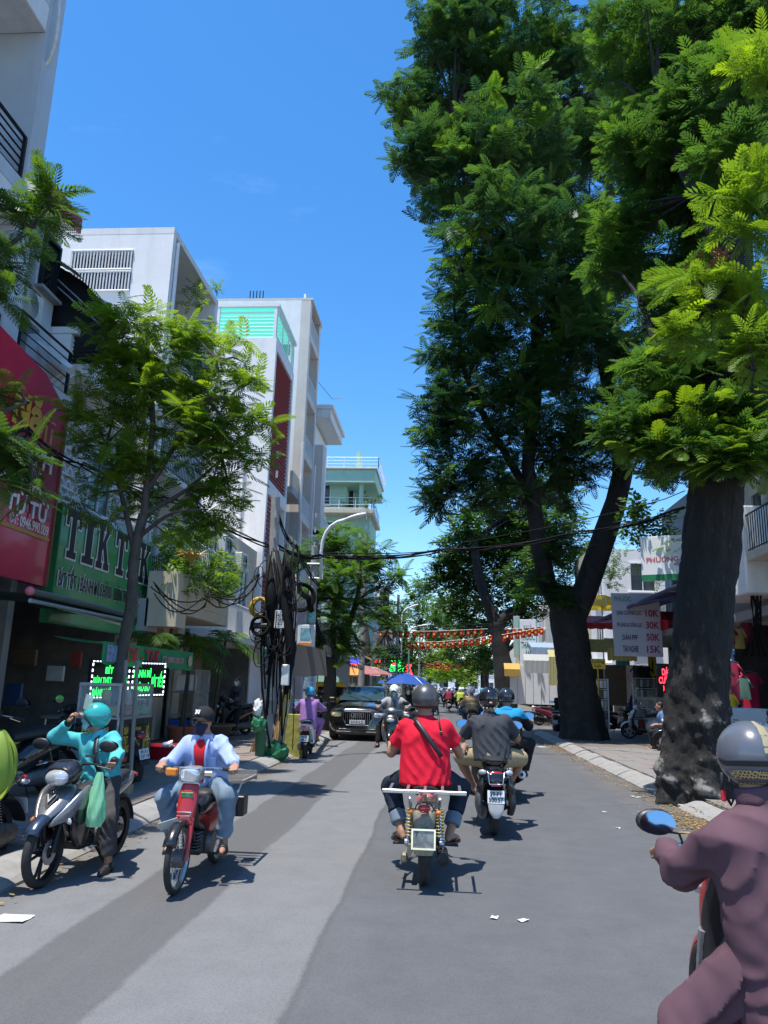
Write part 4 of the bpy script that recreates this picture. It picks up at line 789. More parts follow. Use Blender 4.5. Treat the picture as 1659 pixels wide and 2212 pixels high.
simple_tree('dark tree beside the street lamps far on the left',-4.0,98,9,.35,pxblobs([(880,1420,24,98),(905,1430,24,98),(860,1400,20,98),(925,1415,22,98)]),47)
# ------------------------------------------------------------------ motorbikes (local frame: +Y forward, origin on the ground between the wheels)
M_PBLACK=mat('gloss_black_paint',(.012,.012,.014),.22,coat=.6,var=.15,dirt=(.05,.047,.043))
M_PGREY=mat('silver_grey_paint',(.22,.22,.225),.28,metal=.5,coat=.6,var=.1)
M_PWHITE=mat('white_bike_paint',(.72,.73,.74),.3,coat=.6,var=.05)
M_PRED=mat('red_bike_paint',(.42,.022,.025),.32,coat=.5,var=.15,dirt=(.16,.05,.04))
M_PMAROON=mat('maroon_bike_paint',(.16,.012,.03),.25,coat=.6,var=.1)
M_PBLUE=mat('dark_blue_bike_paint',(.02,.035,.07),.25,coat=.6,var=.1)
M_PCREAM=mat('cream_bike_paint',(.55,.52,.38),.3,coat=.5,var=.08)
M_SEAT=mat('black_vinyl_seat',(.02,.02,.021),.55,var=.2,scale=15,bump=.1)
M_ENG=mat('dirty_engine_alloy',(.13,.13,.13),.5,metal=.6,var=.4,scale=18,bump=.3,dirt=(.05,.045,.04))
M_ENGB=mat('black_engine',(.03,.03,.032),.5,metal=.3,var=.4,scale=18,bump=.2)
M_RIM=mat('worn_rim',(.45,.45,.45),.3,metal=.9,var=.2,scale=20,dirt=(.2,.18,.15))
M_LENSR=mat('red_lens',(.40,.01,.015),.15,coat=.8,var=.1); M_LENSO=mat('orange_lens',(.75,.22,.02),.15,coat=.8,var=.1); M_LENSW=mat('clear_lens',(.55,.57,.6),.06,metal=.4,coat=1,var=.25,scale=25)
M_MIRROR=mat('mirror_glass',(.62,.64,.66),.05,metal=1,var=.02)
M_PLATE=mat('white_plate',(.66,.68,.70),.4,var=.05); M_RUST=mat('dirty_beige_metal',(.23,.20,.15),.6,metal=.3,var=.4,scale=14,bump=.2,dirt=(.1,.07,.05))
M_SPRING=mat('yellow_spring',(.45,.36,.14),.45,metal=.4,var=.2)
def sec(y,z,hw,hh,n=14,p=2.6,tilt=0,xo=0):
    o=[]
    for k in range(n):
        a=2*PI*k/n; c,s=math.cos(a),math.sin(a); x=hw*abs(c)**(2/p)*(1 if c>=0 else -1); q=hh*abs(s)**(2/p)*(1 if s>=0 else -1)
        o.append((xo+x,y-q*math.sin(tilt),z+q*math.cos(tilt)))
    return o
def secz(z,y,hw,hd,n=14,p=2.6,xo=0):
    return [(xo+hw*abs(math.cos(a))**(2/p)*(1 if math.cos(a)>=0 else -1),y+hd*abs(math.sin(a))**(2/p)*(1 if math.sin(a)>=0 else -1),z) for a in [2*PI*k/n for k in range(n)]]
def smooth_loft(b,S,sub=3,caps=True):
    """Catmull-Rom between sections"""
    S=[[Vector(p) for p in s] for s in S]; out=[]
    for i in range(len(S)-1):
        A,B,C,D=S[max(0,i-1)],S[i],S[i+1],S[min(len(S)-1,i+2)]
        for j in range(sub):
            u=j/sub; out.append([.5*((2*b_)+(c-a)*u+(2*a-5*b_+4*c-d)*u*u+(3*b_-a-3*c+d)*u**3) for a,b_,c,d in zip(A,B,C,D)])
    out.append(S[-1]); return b.loft(out,caps)
def LO(name,S,m,par,sub=3,sm=R(50),**k): return smooth_loft(MB(),S,sub).build(name,m,par,smooth=sm,fix=True,**k)
def wheel(par,y,Rr,w,kind='alloy',rim_m=None,spokes=5,disc=1):
    rim_m=rim_m or M_BLACKM; h=w/2; ax=(1,0,0); c=(0,y,Rr); rr=Rr-w*.72
    b=MB(); b.lathe([(.0,-.045),(.045,-.045),(.045,.045),(.0,.045)],c,ax,12)
    if kind=='alloy':
        for k in range(spokes):
            for q in (-.16,.16):
                a=2*PI*k/spokes; p0=Vector((0,y+.04*math.cos(a),Rr+.04*math.sin(a))); a2=a+q; p1=Vector((0,y+rr*math.cos(a2),Rr+rr*math.sin(a2))); b.tube([p0,p1],[.016,.012],5)
    else:
        for k in range(32):
            a=2*PI*k/32; a2=a+(.35 if k%4<2 else -.35); s=.035 if k%2 else -.035
            b.tube([(s,y+.042*math.cos(a),Rr+.042*math.sin(a)),(0,y+rr*math.cos(a2),Rr+rr*math.sin(a2))],.0024,4,caps=False)
    wo=b.build('wheel',rim_m,par,smooth=SM)
    MB().lathe([(rr-.006,-h*.7),(rr+.012,-h*.75),(rr+.004,0),(rr+.012,h*.75),(rr-.006,h*.7),(rr-.016,0),(rr-.006,-h*.7)],c,ax,32).build('rim',rim_m,wo,smooth=SM)
    pr=[(rr+.002,-h*.72)]+[(rr+.006+(Rr-rr-.006)*math.sin(PI*t)**.75,-h*math.cos(PI*t)) for t in [.12,.22,.32,.42,.5,.58,.68,.78,.88]]+[(rr+.002,h*.72)]
    MB().lathe(pr,c,ax,40).build('tyre',M_RUBBER,wo,smooth=R(60))
    if disc: MB().lathe([(.05,-.002),(.105,-.002),(.105,.002),(.05,.002),(.05,-.002)],(-.055,y,Rr),ax,24).build('brake_disc',M_STEEL,wo)
    return wo
def fender(par,y,z,Rr,w,a0,a1,m,name='front_fender',n=14):
    V=[]
    def f(u,v):
        a=R(a0+(a1-a0)*u); t=(v-.5)*2; r=Rr-.28*w*t*t*abs(t); return Vector((t*w/2,y+r*math.cos(a),z+r*math.sin(a)))
    b=MB().sheet(f,n,6); o=b.build(name,m,par,smooth=True); s=o.modifiers.new('thick','SOLIDIFY'); s.thickness=.006; return o
def plate(par,c,w,h,txt,m=None,ink=None,tilt=0,ny=-1,border=None):
    m=m or M_PLATE; u=Vector((1,0,0))*(1 if ny<0 else -1); v=Vector((0,-ny*math.sin(tilt),math.cos(tilt))); d=u.cross(v); rot=Matrix((u,v,d)).transposed()
    o=MB().bev(c,(w,h,.006),.002,rot).build('number_plate',m,par)
    if border:
        b=MB()
        for s in (-1,1): b.box(Vector(c)+u*s*(w/2)+d*.003,(.014,h+.014,.012),rot); b.box(Vector(c)+v*s*(h/2)+d*.0035,(w-.014,.014,.012),rot)
        b.build('plate_frame',border,o)
    if txt: text(txt,Vector(c)+d*.005,u,v,w*.84,h*.78,ink or M_INK,o,'lettering',.02,.002)
    return o
def mirror(par,x,y,z,xm,ym,zm,m=None,r=(.085,.052),ny=-1):
    b=MB().tube([(x,y,z),(x+(xm-x)*.3,y+.01,z+(zm-z)*.75),(xm*.97,ym,zm-.02),(xm,ym,zm)],.0065,6)
    o=b.build('mirror',m or M_BLACKP,par,smooth=SM); s=1 if x>0 else -1
    MB().sph((xm+s*.04,ym+.014,zm+.02),(r[0]*1.08,.024,r[1]*1.1),14,8,Matrix.Rotation(-.15,3,'X')).build('mirror_shell',m or M_BLACKP,o,smooth=True)
    MB().lathe([(0,-.001),(1,-.001)],(0,0,0),(0,-1,0),20)
    g=MB(); V=[(xm+s*.04+r[0]*math.cos(2*PI*k/20),ym+ny*.026+r[1]*math.sin(2*PI*k/20)*.24-s*r[0]*math.cos(2*PI*k/20)*.12,zm+.02+r[1]*math.sin(2*PI*k/20)) for k in range(20)]; g.add(V,[tuple(range(20)) if ny<0 else tuple(range(20))[::-1]]); g.build('mirror_glass',M_MIRROR,o)
    return o
def bars(par,y,z,half=.34,back=.08,rise=.03,m=None,gm=None,lever=True):
    MB().tube([(-half,y-back,z),(-half*.55,y-.01,z+rise),(0,y,z+rise*.6),(half*.55,y-.01,z+rise),(half,y-back,z)],.011,8).build('handlebar',m or M_CHROME,par,smooth=SM)
    for s in (-1,1):
        d=Vector((s*half*.45,-back+.01,-rise)).normalized(); e=Vector((s*half,y-back,z)); g=MB().tube([e-d*.115,e-d*.11,e+d*.01,e+d*.012],[.013,.018,.018,.021],10).build('grip',gm or M_RUBBER,par,smooth=SM)
        if lever: MB().tube([e-d*.13+Vector((0,.02,0)),e-d*.1+Vector((0,.06,-.005)),e+d*.02+Vector((0,.055,-.02))],.006,6).build('brake_lever',M_CHROME,g,smooth=SM)
def shock(par,a,b,r=.028,m=None):
    a,b=Vector(a),Vector(b); o=MB().tube([a,b],r*.45,8).build('shock_absorber',M_CHROME,par); x,y,d=frame(b-a); L_=(b-a).length; n=9*8
    MB().tube([a+d*(L_*(.12+.72*k/n))+(x*math.cos(2*PI*k/8)+y*math.sin(2*PI*k/8))*r for k in range(n+1)],.0058,5).build('spring',m or M_SPRING,o,smooth=True); return o
def muffler(par,pts,r,m=None,end=None):
    pts=[Vector(p) for p in pts]; o=MB().tube(pts,r,14).build('muffler',m or M_ENGB,par,smooth=SM); d=(pts[-1]-pts[-2]).normalized()
    MB().lathe([(.0,-.004),(r[-1]*.42,-.004),(r[-1]*.42,.012),(r[-1]*.98,.006),(r[-1]*1.02,-.01)],pts[-1],d,16).build('end_cap',end or M_STEEL,o,smooth=SM); return o
def indicators(par,y,z,x,m=None):
    for s in (-1,1): MB().sph((s*x,y,z),(.035,.028,.022),10,6).build('indicator',m or M_LENSO,par,smooth=True)
def scooter(label,loc,rz,body=None,trim=None,ptxt='59-F1\n500.57',Rr=.27,group=None,seat=None,rail=True,lean=0,rim=None,big=1.0,name='motor_scooter',plate_m=None,detail=True):
    body=body or M_PBLACK; trim=trim or M_BLACKP; t=thing(name,label,'motorbike',loc,0,group); t.rotation_euler=(0,lean,rz)
    wf,wr=wheel(t,.64,Rr,.085,'alloy',rim),wheel(t,-.62,Rr,.105,'alloy',rim,disc=0)
    LO('body',[sec(-.93,.72,.05,.025),sec(-.84,.71,.10,.06),sec(-.62,.67,.155,.105),sec(-.35,.60,.165,.15),sec(-.08,.47,.15,.20),sec(.10,.36,.13,.12)],body,t)
    LO('seat',[sec(-.74,.805,.07,.02),sec(-.62,.815,.13,.05),sec(-.36,.80,.145,.06),sec(-.08,.77,.125,.06),sec(.12,.73,.07,.05)],seat or M_SEAT,t)
    MB().bev((0,.27,.30),(.36,.50,.05),.02).build('floorboard',M_BLACKP,t); LO('side_skirt',[sec(-.12,.26,.15,.06),sec(.2,.25,.165,.05),sec(.46,.30,.15,.06)],trim,t)
    LO('leg_shield',[secz(.27,.47,.15,.04),secz(.45,.52,.21,.04),secz(.68,.52,.22,.04),secz(.86,.45,.15,.04),secz(.96,.42,.08,.03)],trim,t)
    LO('front_apron',[secz(.42,.63,.05,.03),secz(.55,.62,.13,.05),secz(.72,.58,.17,.06),secz(.86,.52,.15,.06),secz(.93,.47,.07,.04)],body,t)
    MB().sph((0,.63,.79),(.10,.045,.05),14,8).build('headlight',M_LENSW,t,smooth=True)
    for s in (-1,1): MB().sph((s*.15,.60,.66),(.05,.03,.035),10,6,Euler((0,s*.5,0)).to_matrix()).build('indicator',M_LENSO if s*1 else M_LENSO,t,smooth=True)
    LO('handlebar_cover',[secz(.93,.42,.07,.05),secz(1.0,.43,.12,.075),secz(1.06,.41,.09,.05),secz(1.09,.39,.03,.02)],trim if body is M_PBLACK else body,t)
    bars(t,.40,1.0,.35,.10,.02)
    for s in (-1,1): mirror(t,s*.19,.36,1.03,s*.30,.33,1.17)
    for s in (-1,1): MB().tube([(s*.085,.52,.62),(s*.085,.64,Rr)],[.022,.018],8).build('fork_leg',M_STEEL,t,smooth=SM)
    fender(t,.64,Rr,Rr+.035,.14,20,160,body)
    LO('rear_fender',[sec(-.70,.58,.09,.05),sec(-.82,.52,.10,.03,tilt=-.7),sec(-.96,.38,.085,.012,tilt=-1.0),sec(-1.0,.32,.06,.008,tilt=-1.0)],M_BLACKP,t)
    MB().sph((0,-.915,.70),(.10,.035,.035),14,8).build('tail_light',M_LENSR,t,smooth=True)
    for s in (-1,1): MB().sph((s*.115,-.86,.675),(.04,.05,.025),10,6,Euler((0,0,s*.5)).to_matrix()).build('indicator',M_LENSW,t,smooth=True)
    plate(t,(0,-.965,.46),.19,.14,ptxt,plate_m,tilt=.25)
    if rail: MB().tube([(-.12,-.55,.76),(-.14,-.78,.83),(-.07,-.93,.85),(.07,-.93,.85),(.14,-.78,.83),(.12,-.55,.76)],.014,8).build('grab_rail',M_STEEL if body is not M_PBLACK else M_BLACKM,t,smooth=SM)
    muffler(t,[(.10,.0,.20),(.13,-.25,.24),(.165,-.42,.32),(.17,-.82,.40)],[.02,.024,.055,.058],M_ENGB,M_STEEL)
    LO('engine_case',[sec(-.78,.27,.04,.07,xo=-.13),sec(-.6,.27,.06,.10,xo=-.13),sec(-.3,.26,.07,.10,xo=-.12),sec(-.1,.24,.07,.08,xo=-.08)],M_ENG,t)
    MB().bev((0,-.25,.26),(.2,.3,.16),.03).build('engine',M_ENGB,t)
    shock(t,(-.12,-.62,.34),(-.11,-.55,.62),.026,M_BLACKM); MB().tube([(-.13,-.1,.22),(-.2,-.13,.03),(-.22,-.15,.02)],.011,6).build('stand',M_BLACKM,t)
    return t
# ------------------------------------------------------------------ the bikes that stand near
def sport_underbone(label,loc,rz,steer=0):
    t=thing('motorbike',label,'motorbike',loc,rz); Rr=.295
    wheel(t,.65,Rr,.085,'alloy',M_BLACKM,5); wheel(t,-.63,Rr,.115,'alloy',M_BLACKM,5)
    for s in (-1,1): MB().tube([(s*.085,.46,.78),(s*.085,.57,.52),(s*.085,.65,Rr)],[.02,.022,.026],10).build('fork_leg',M_BLACKM,t,smooth=SM)
    fender(t,.65,Rr,Rr+.04,.15,35,165,M_PBLUE)
    # nose: two silver shoulders, dark beak and central V
    LO('nose',[sec(.36,.75,.13,.09,p=2.1),sec(.50,.72,.15,.085,p=2.1),sec(.63,.655,.115,.062,p=2.1),sec(.74,.575,.05,.03,p=2.1),sec(.80,.53,.010,.010)],M_PGREY,t,sm=R(40))
    for s in (-1,1):
        LO('nose_wing',[sec(.30,.74,.03,.10,xo=s*.195),sec(.46,.69,.035,.10,xo=s*.185),sec(.60,.61,.025,.065,xo=s*.14),sec(.72,.53,.010,.018,xo=s*.065)],M_PGREY,t)
        LO('leg_shield',[secz(.30,.30,.03,.10,xo=s*.14),secz(.45,.36,.035,.16,xo=s*.165),secz(.60,.40,.035,.15,xo=s*.185),secz(.74,.36,.03,.10,xo=s*.17)],M_PBLACK,t)
        MB().sph((s*.155,.575,.555),(.055,.02,.028),12,7,Euler((0,s*.45,s*.4)).to_matrix()).build('indicator',M_LENSW if s<0 else M_LENSO,t,smooth=True)
    MB().prism([(-.06,0),(.06,0),(.02,-.10),(0,-.13),(-.02,-.10)],(0,.60,.765),(1,0,0),(0,-.62,.78),(0,.02,-.01)).build('beak',M_BLACKP,t,fix=True)
    MB().prism([(-.04,0),(-.028,0),(0,-.06),(.028,0),(.04,0),(0,-.085)],(0,.615,.768),(1,0,0),(0,-.62,.78),(0,.012,.008)).build('emblem',M_STEEL,t,fix=True)
    LO('under_cowl',[sec(.30,.42,.12,.10),sec(.05,.33,.14,.10),sec(-.2,.28,.12,.06)],M_PBLACK,t)
    # headlight cowl on the handlebar
    LO('headlight_cowl',[sec(.34,.97,.12,.08),sec(.44,.96,.16,.10),sec(.53,.93,.145,.09),sec(.57,.92,.12,.075)],M_PBLACK,t)
    LO('headlight',[sec(.54,.915,.118,.075,p=2.3),sec(.595,.905,.105,.064,p=2.3),sec(.62,.90,.065,.04,p=2.3)],M_LENSW,t)
    MB().prism([(-.09,0),(.09,0),(.05,.06),(-.05,.06)],(0,.55,.985),(1,0,0),(0,-.5,.85),(0,.01,.006)).build('cowl_visor',M_PBLUE,t,fix=True)
    bars(t,.36,1.0,.36,.10,.02,M_BLACKM)
    for s in (-1,1): mirror(t,s*.21,.33,1.02,s*.30,.32,1.16,r=(.085,.05),ny=-1)
    LO('centre_tunnel',[sec(.30,.62,.10,.16),sec(.12,.56,.09,.14),sec(-.1,.60,.11,.12)],M_PBLACK,t)
    LO('seat',[sec(-.78,.83,.06,.03),sec(-.6,.82,.11,.05),sec(-.3,.78,.135,.055),sec(0,.74,.10,.06),sec(.12,.72,.05,.04)],M_SEAT,t)
    LO('tail_body',[sec(-.95,.80,.03,.025),sec(-.75,.76,.10,.07),sec(-.4,.69,.14,.10),sec(-.05,.60,.12,.14)],M_PGREY,t); MB().sph((0,-.95,.79),(.07,.02,.03),10,6).build('tail_light',M_LENSR,t,smooth=True)
    MB().bev((0,.05,.36),(.24,.34,.26),.04).build('engine',M_ENGB,t); MB().lathe([(0,-.15),(.10,-.15),(.115,-.12),(.115,.12),(.10,.15),(0,.15)],(0,-.08,.34),(1,0,0),16).build('crankcase',M_ENG,t,smooth=SM)
    MB().bx(-.10,-.075,-.66,-.05,.27,.33).build('swing_arm',M_BLACKM,t); MB().bx(.075,.10,-.66,-.05,.27,.33).build('swing_arm',M_BLACKM,t)
    muffler(t,[(.05,.2,.25),(.14,0,.22),(.16,-.35,.32),(.16,-.82,.48)],[.018,.02,.05,.06]); fender(t,-.63,Rr,Rr+.05,.14,60,175,M_BLACKP,'rear_fender')
    for s in (-1,1): MB().tube([(s*.1,-.02,.27),(s*.24,-.02,.26)],.012,8).build('foot_peg',M_RUBBER,t)
    MB().tube([(-.12,-.05,.22),(-.2,-.12,.05)],.01,6).build('stand',M_BLACKM,t)
    return t
def old_cub(label,loc,rz,steer=.0):
    t=thing('motorbike',label,'motorbike',loc,rz); Rr=.29
    wheel(t,.62,Rr,.062,'spoke',M_RIM,disc=0); wheel(t,-.60,Rr,.07,'spoke',M_RIM,disc=0)
    MB().lathe([(0,-.06),(.075,-.055),(.08,0),(.075,.055),(0,.06)],(0,.62,Rr),(1,0,0),18).build('drum_brake',M_ENG,t,smooth=SM)
    for s in (-1,1): MB().tube([(s*.06,.49,.62),(s*.068,.565,.44),(s*.07,.62,Rr-.02)],[.026,.026,.02],10).build('fork_leg',M_PRED,t,smooth=SM)
    LO('fork_cover',[secz(.56,.50,.075,.05),secz(.70,.47,.09,.055),secz(.84,.43,.085,.05),secz(.91,.41,.06,.04)],M_PRED,t,sm=R(40))
    st=MB().bev((0,.500,.80),(.11,.012,.045),.003,(R(-14),0,0)).build('sticker',mat('green_sticker',(.12,.35,.14),.4,var=.5,scale=30),t)
    MB().tube([(-.06,.555,.63),(.06,.555,.63),(.065,.54,.66),(-.065,.54,.66),(-.06,.555,.63)],.005,5).build('trim_wire',M_CHROME,t)
    fender(t,.62,Rr,Rr+.035,.115,28,170,M_PBLACK)
    MB().bev((.07,.72,.585),(.17,.006,.085),.002,(R(-35),R(18),.2)).build('loose_plate',mat('dull_plate',(.42,.43,.42),.5,var=.25),t)
    LO('headlight_shell',[sec(.30,.97,.085,.065,p=4),sec(.40,.97,.10,.07,p=4),sec(.47,.965,.098,.068,p=5)],mat('grey_shell',(.30,.30,.29),.4,metal=.4,var=.2),t); LO('headlight',[sec(.468,.965,.09,.06,p=5),sec(.492,.963,.075,.048,p=4)],M_LENSW,t); 
    MB().tube([(-.095,.472,.965-.065),(.095,.472,.965-.065),(.095,.472,.965+.065),(-.095,.472,.965+.065),(-.095,.472,.9)],.007,6).build('headlight_rim',M_CHROME,t)
    bars(t,.36,1.0,.35,.10,.025,M_CHROME)
    MB().bev((.185,.42,.985),(.11,.05,.07),.015).build('indicator',M_LENSO,t); MB().bev((-.16,.41,.975),(.09,.05,.055),.012).build('indicator',M_CHROME,t)
    MB().tube([(0,.38,.86),(0,.25,.52),(0,.0,.44)],[.05,.055,.06],12).build('frame_tube',M_BLACKM,t,smooth=SM)
    LO('fuel_tank',[sec(.24,.64,.06,.06),sec(.12,.66,.10,.085),sec(-.05,.68,.11,.08),sec(-.15,.68,.09,.06)],M_PBLACK,t); LO('side_cover',[sec(-.4,.52,.11,.10),sec(-.2,.50,.12,.13),sec(0,.47,.09,.10)],M_PRED,t)
    LO('seat',[sec(-.6,.76,.09,.04),sec(-.3,.76,.13,.05),sec(-.02,.74,.10,.05),sec(.05,.73,.05,.03)],M_SEAT,t)
    MB().bev((0,.08,.33),(.17,.26,.2),.03).build('engine',M_ENGB,t); 
    b=MB()
    for k in range(6): b.bev((0,.26+.001*k,.30+.028*k),(.16,.13,.012),.003)
    b.build('cylinder_fins',M_ENG,t,kind='stuff'); MB().lathe([(0,-.13),(.085,-.13),(.1,-.1),(.1,.1),(.085,.13),(0,.13)],(0,.0,.31),(1,0,0),16).build('crankcase',M_ENG,t,smooth=SM)
    for s in (-1,1): MB().bx(s*.075-.012,s*.075+.012,-.62,.02,.28,.32).build('swing_arm',M_BLACKM,t); shock(t,(s*.11,-.58,.34),(s*.11,-.42,.68),.026,M_CHROME); MB().tube([(s*.09,.02,.22),(s*.26,.02,.22)],.013,8).build('foot_peg',M_RUBBER,t)
    muffler(t,[(.06,.25,.26),(.13,.1,.18),(.14,-.2,.22),(.14,-.85,.30)],[.016,.018,.038,.042],M_CHROME,M_BLACKM); fender(t,-.60,Rr,Rr+.045,.12,30,185,M_PBLACK,'rear_fender')
    # cargo rack behind
    rk_=MB()
    for s in (-1,1): rk_.bx(s*.27-.015,s*.27+.015,-1.0,-.42,.80,.83)
    for k in range(6): y=-.99+k*.11; rk_.bx(-.255,.255,y,y+.03,.802,.826)
    rk_.bx(-.28,.28,-1.03,-1.001,.78,.87); ro=rk_.build('cargo_rack',mat('grey_rack',(.30,.28,.25),.5,metal=.4,var=.3,scale=15),t,kind='stuff')
    for s in (-1,1): MB().tube([(s*.2,-.7,.80),(s*.13,-.55,.5)],.012,6).build('rack_stay',M_STEEL,ro)
    MB().bev((-.2,-.72,.55),(.1,.18,.2),.01).build('toolbox',M_BLACKP,t)
    return t
def rack_bike(label,loc,rz):
    t=thing('motorbike',label,'motorbike',loc,rz); Rr=.30
    wheel(t,.62,Rr,.08,'spoke',M_RIM,disc=0); wheel(t,-.60,Rr,.10,'spoke',M_RUST,disc=0)
    MB().lathe([(0,-.075),(.075,-.07),(.08,0),(.075,.07),(0,.075)],(0,-.6,Rr),(1,0,0),18).build('drum_brake',M_ENG,t,smooth=SM)
    fender(t,-.60,Rr,Rr+.05,.13,25,178,M_RUST,'rear_fender')
    LO('tail_frame',[secz(.40,-.88,.05,.02),secz(.50,-.86,.085,.03),secz(.60,-.82,.10,.05),secz(.66,-.78,.07,.05)],M_RUST,t)
    LO('fender_tip',[sec(-.93,.30,.075,.012,tilt=-1.3),sec(-.945,.345,.085,.02,tilt=-1.3),sec(-.92,.40,.06,.02,tilt=-1.3)],mat('dull_cream_metal',(.34,.33,.27),.5,metal=.3,var=.3,scale=15,dirt=(.15,.12,.09)),t)
    plate(t,(0,-.985,.43),.185,.145,None,mat('worn_plate',(.25,.25,.24),.35,metal=.5,var=.6,scale=14,dirt=(.5,.5,.48)),tilt=.1,border=M_CHROME); text('7',(-.055,-.994,.468),(1,0,0),(0,.1,1),.024,.04,M_INK,t,'lettering',.02,.002)
    for s in (-1,1):
        shock(t,(s*.135,-.60,.34),(s*.125,-.52,.66),.034,M_SPRING); MB().bx(s*.095-.012,s*.095+.012,-.62,-.05,.27,.32).build('swing_arm',M_RUST,t)
        MB().tube([(s*.11,-.12,.24),(s*.30,-.14,.24)],.013,8).build('foot_peg',M_RUBBER,t); MB().tube([(s*.13,-.85,.73),(s*.12,-.55,.50)],.011,6).build('rack_stay',M_STEEL,t)
    rk_=MB().bev((0,-.93,.79),(.70,.035,.03),.004); rk_.build('rack_bar',mat('bare_aluminium',(.6,.6,.6),.35,metal=.8,var=.15,scale=20),t)
    b=MB()
    for k in range(5): b.bx(-.3+.15*k-.012,-.3+.15*k+.012,-.9,-.35,.77,.785)
    b.build('rack_rail',M_STEEL,t,kind='stuff')
    def rag(u,v): return Vector((-.05+.13*u+.02*math.sin(v*5),-.955-.012*math.sin(u*9),.79-.08*v*(.6+.4*math.sin(u*7))))
    MB().sheet(rag,8,6).build('red_rag',thin('faded_red_cloth',(.55,.16,.15),.3),t,smooth=True)
    MB().tube([(.06,.2,.22),(.13,0,.2),(.15,-.3,.22)],[.018]*3,8).build('exhaust_pipe',M_RUST,t,smooth=SM); muffler(t,[(.15,-.3,.22),(.155,-.4,.23),(.16,-.84,.25)],[.035,.05,.052],M_ENGB,M_BLACKM)
    LO('chain_case',[sec(-.68,.28,.02,.05,xo=-.125),sec(-.4,.28,.025,.06,xo=-.125),sec(-.05,.29,.02,.05,xo=-.125)],M_RUST,t)
    MB().bev((0,.02,.34),(.24,.34,.26),.04).build('engine',M_ENGB,t); LO('seat',[sec(-.5,.74,.11,.04),sec(-.25,.74,.135,.05),sec(0,.73,.11,.05)],M_SEAT,t)
    LO('fuel_tank',[sec(0,.72,.09,.08),sec(.2,.76,.13,.1),sec(.38,.78,.08,.07)],M_PBLACK,t)
    for s in (-1,1): MB().tube([(s*.085,.40,.98),(s*.085,.62,Rr)],.02,8).build('fork_leg',M_STEEL,t,smooth=SM)
    bars(t,.36,1.02,.37,.14,.05,M_CHROME); MB().sph((0,.47,.9),(.09,.07,.09),14,8).build('headlight',M_CHROME,t,smooth=True); fender(t,.62,Rr,Rr+.04,.12,25,170,M_RUST)
    MB().tube([(.2,.3,1.06),(.2,.3,1.0)],.012,6).build('switch_box',M_BLACKP,t); MB().bev((.21,.31,1.035),(.1,.07,.05),.01).build('brake_reservoir',M_STEEL,t)
    MB().sph((0,-.90,.655),(.055,.03,.035),12,6).build('tail_light',M_LENSR,t,smooth=True)
    for s in (-1,1): MB().tube([(s*.05,-.86,.70),(s*.10,-.80,.60),(s*.09,-.70,.42),(s*.11,-.60,.33)],.006,5).build('brake_cable',M_BLACKP,t,smooth=True); MB().sph((s*.12,-.86,.62),(.025,.02,.02),8,5).build('indicator',M_LENSO,t,smooth=True); MB().lathe([(0,0),(.03,0),(.035,.02),(.03,.04),(0,.04)],(s*.13,-.60,.33),(s,0,0),10).build('axle_nut',M_STEEL,t)
    MB().tube([(.16,-.62,.30),(.17,-.3,.27),(.17,.0,.25)],.008,5).build('brake_rod',M_STEEL,t); MB().bev((.02,-.79,.72),(.16,.05,.06),.015).build('tool_roll',M_RUST,t)
    MB().tube([(-.14,-.1,.24),(-.2,-.4,.14),(-.21,-.45,.13)],.012,6).build('stand',M_STEEL,t); MB().bev((-.17,-.55,.20),(.06,.1,.08),.015).build('axle_bracket',M_RUST,t); 
    return t
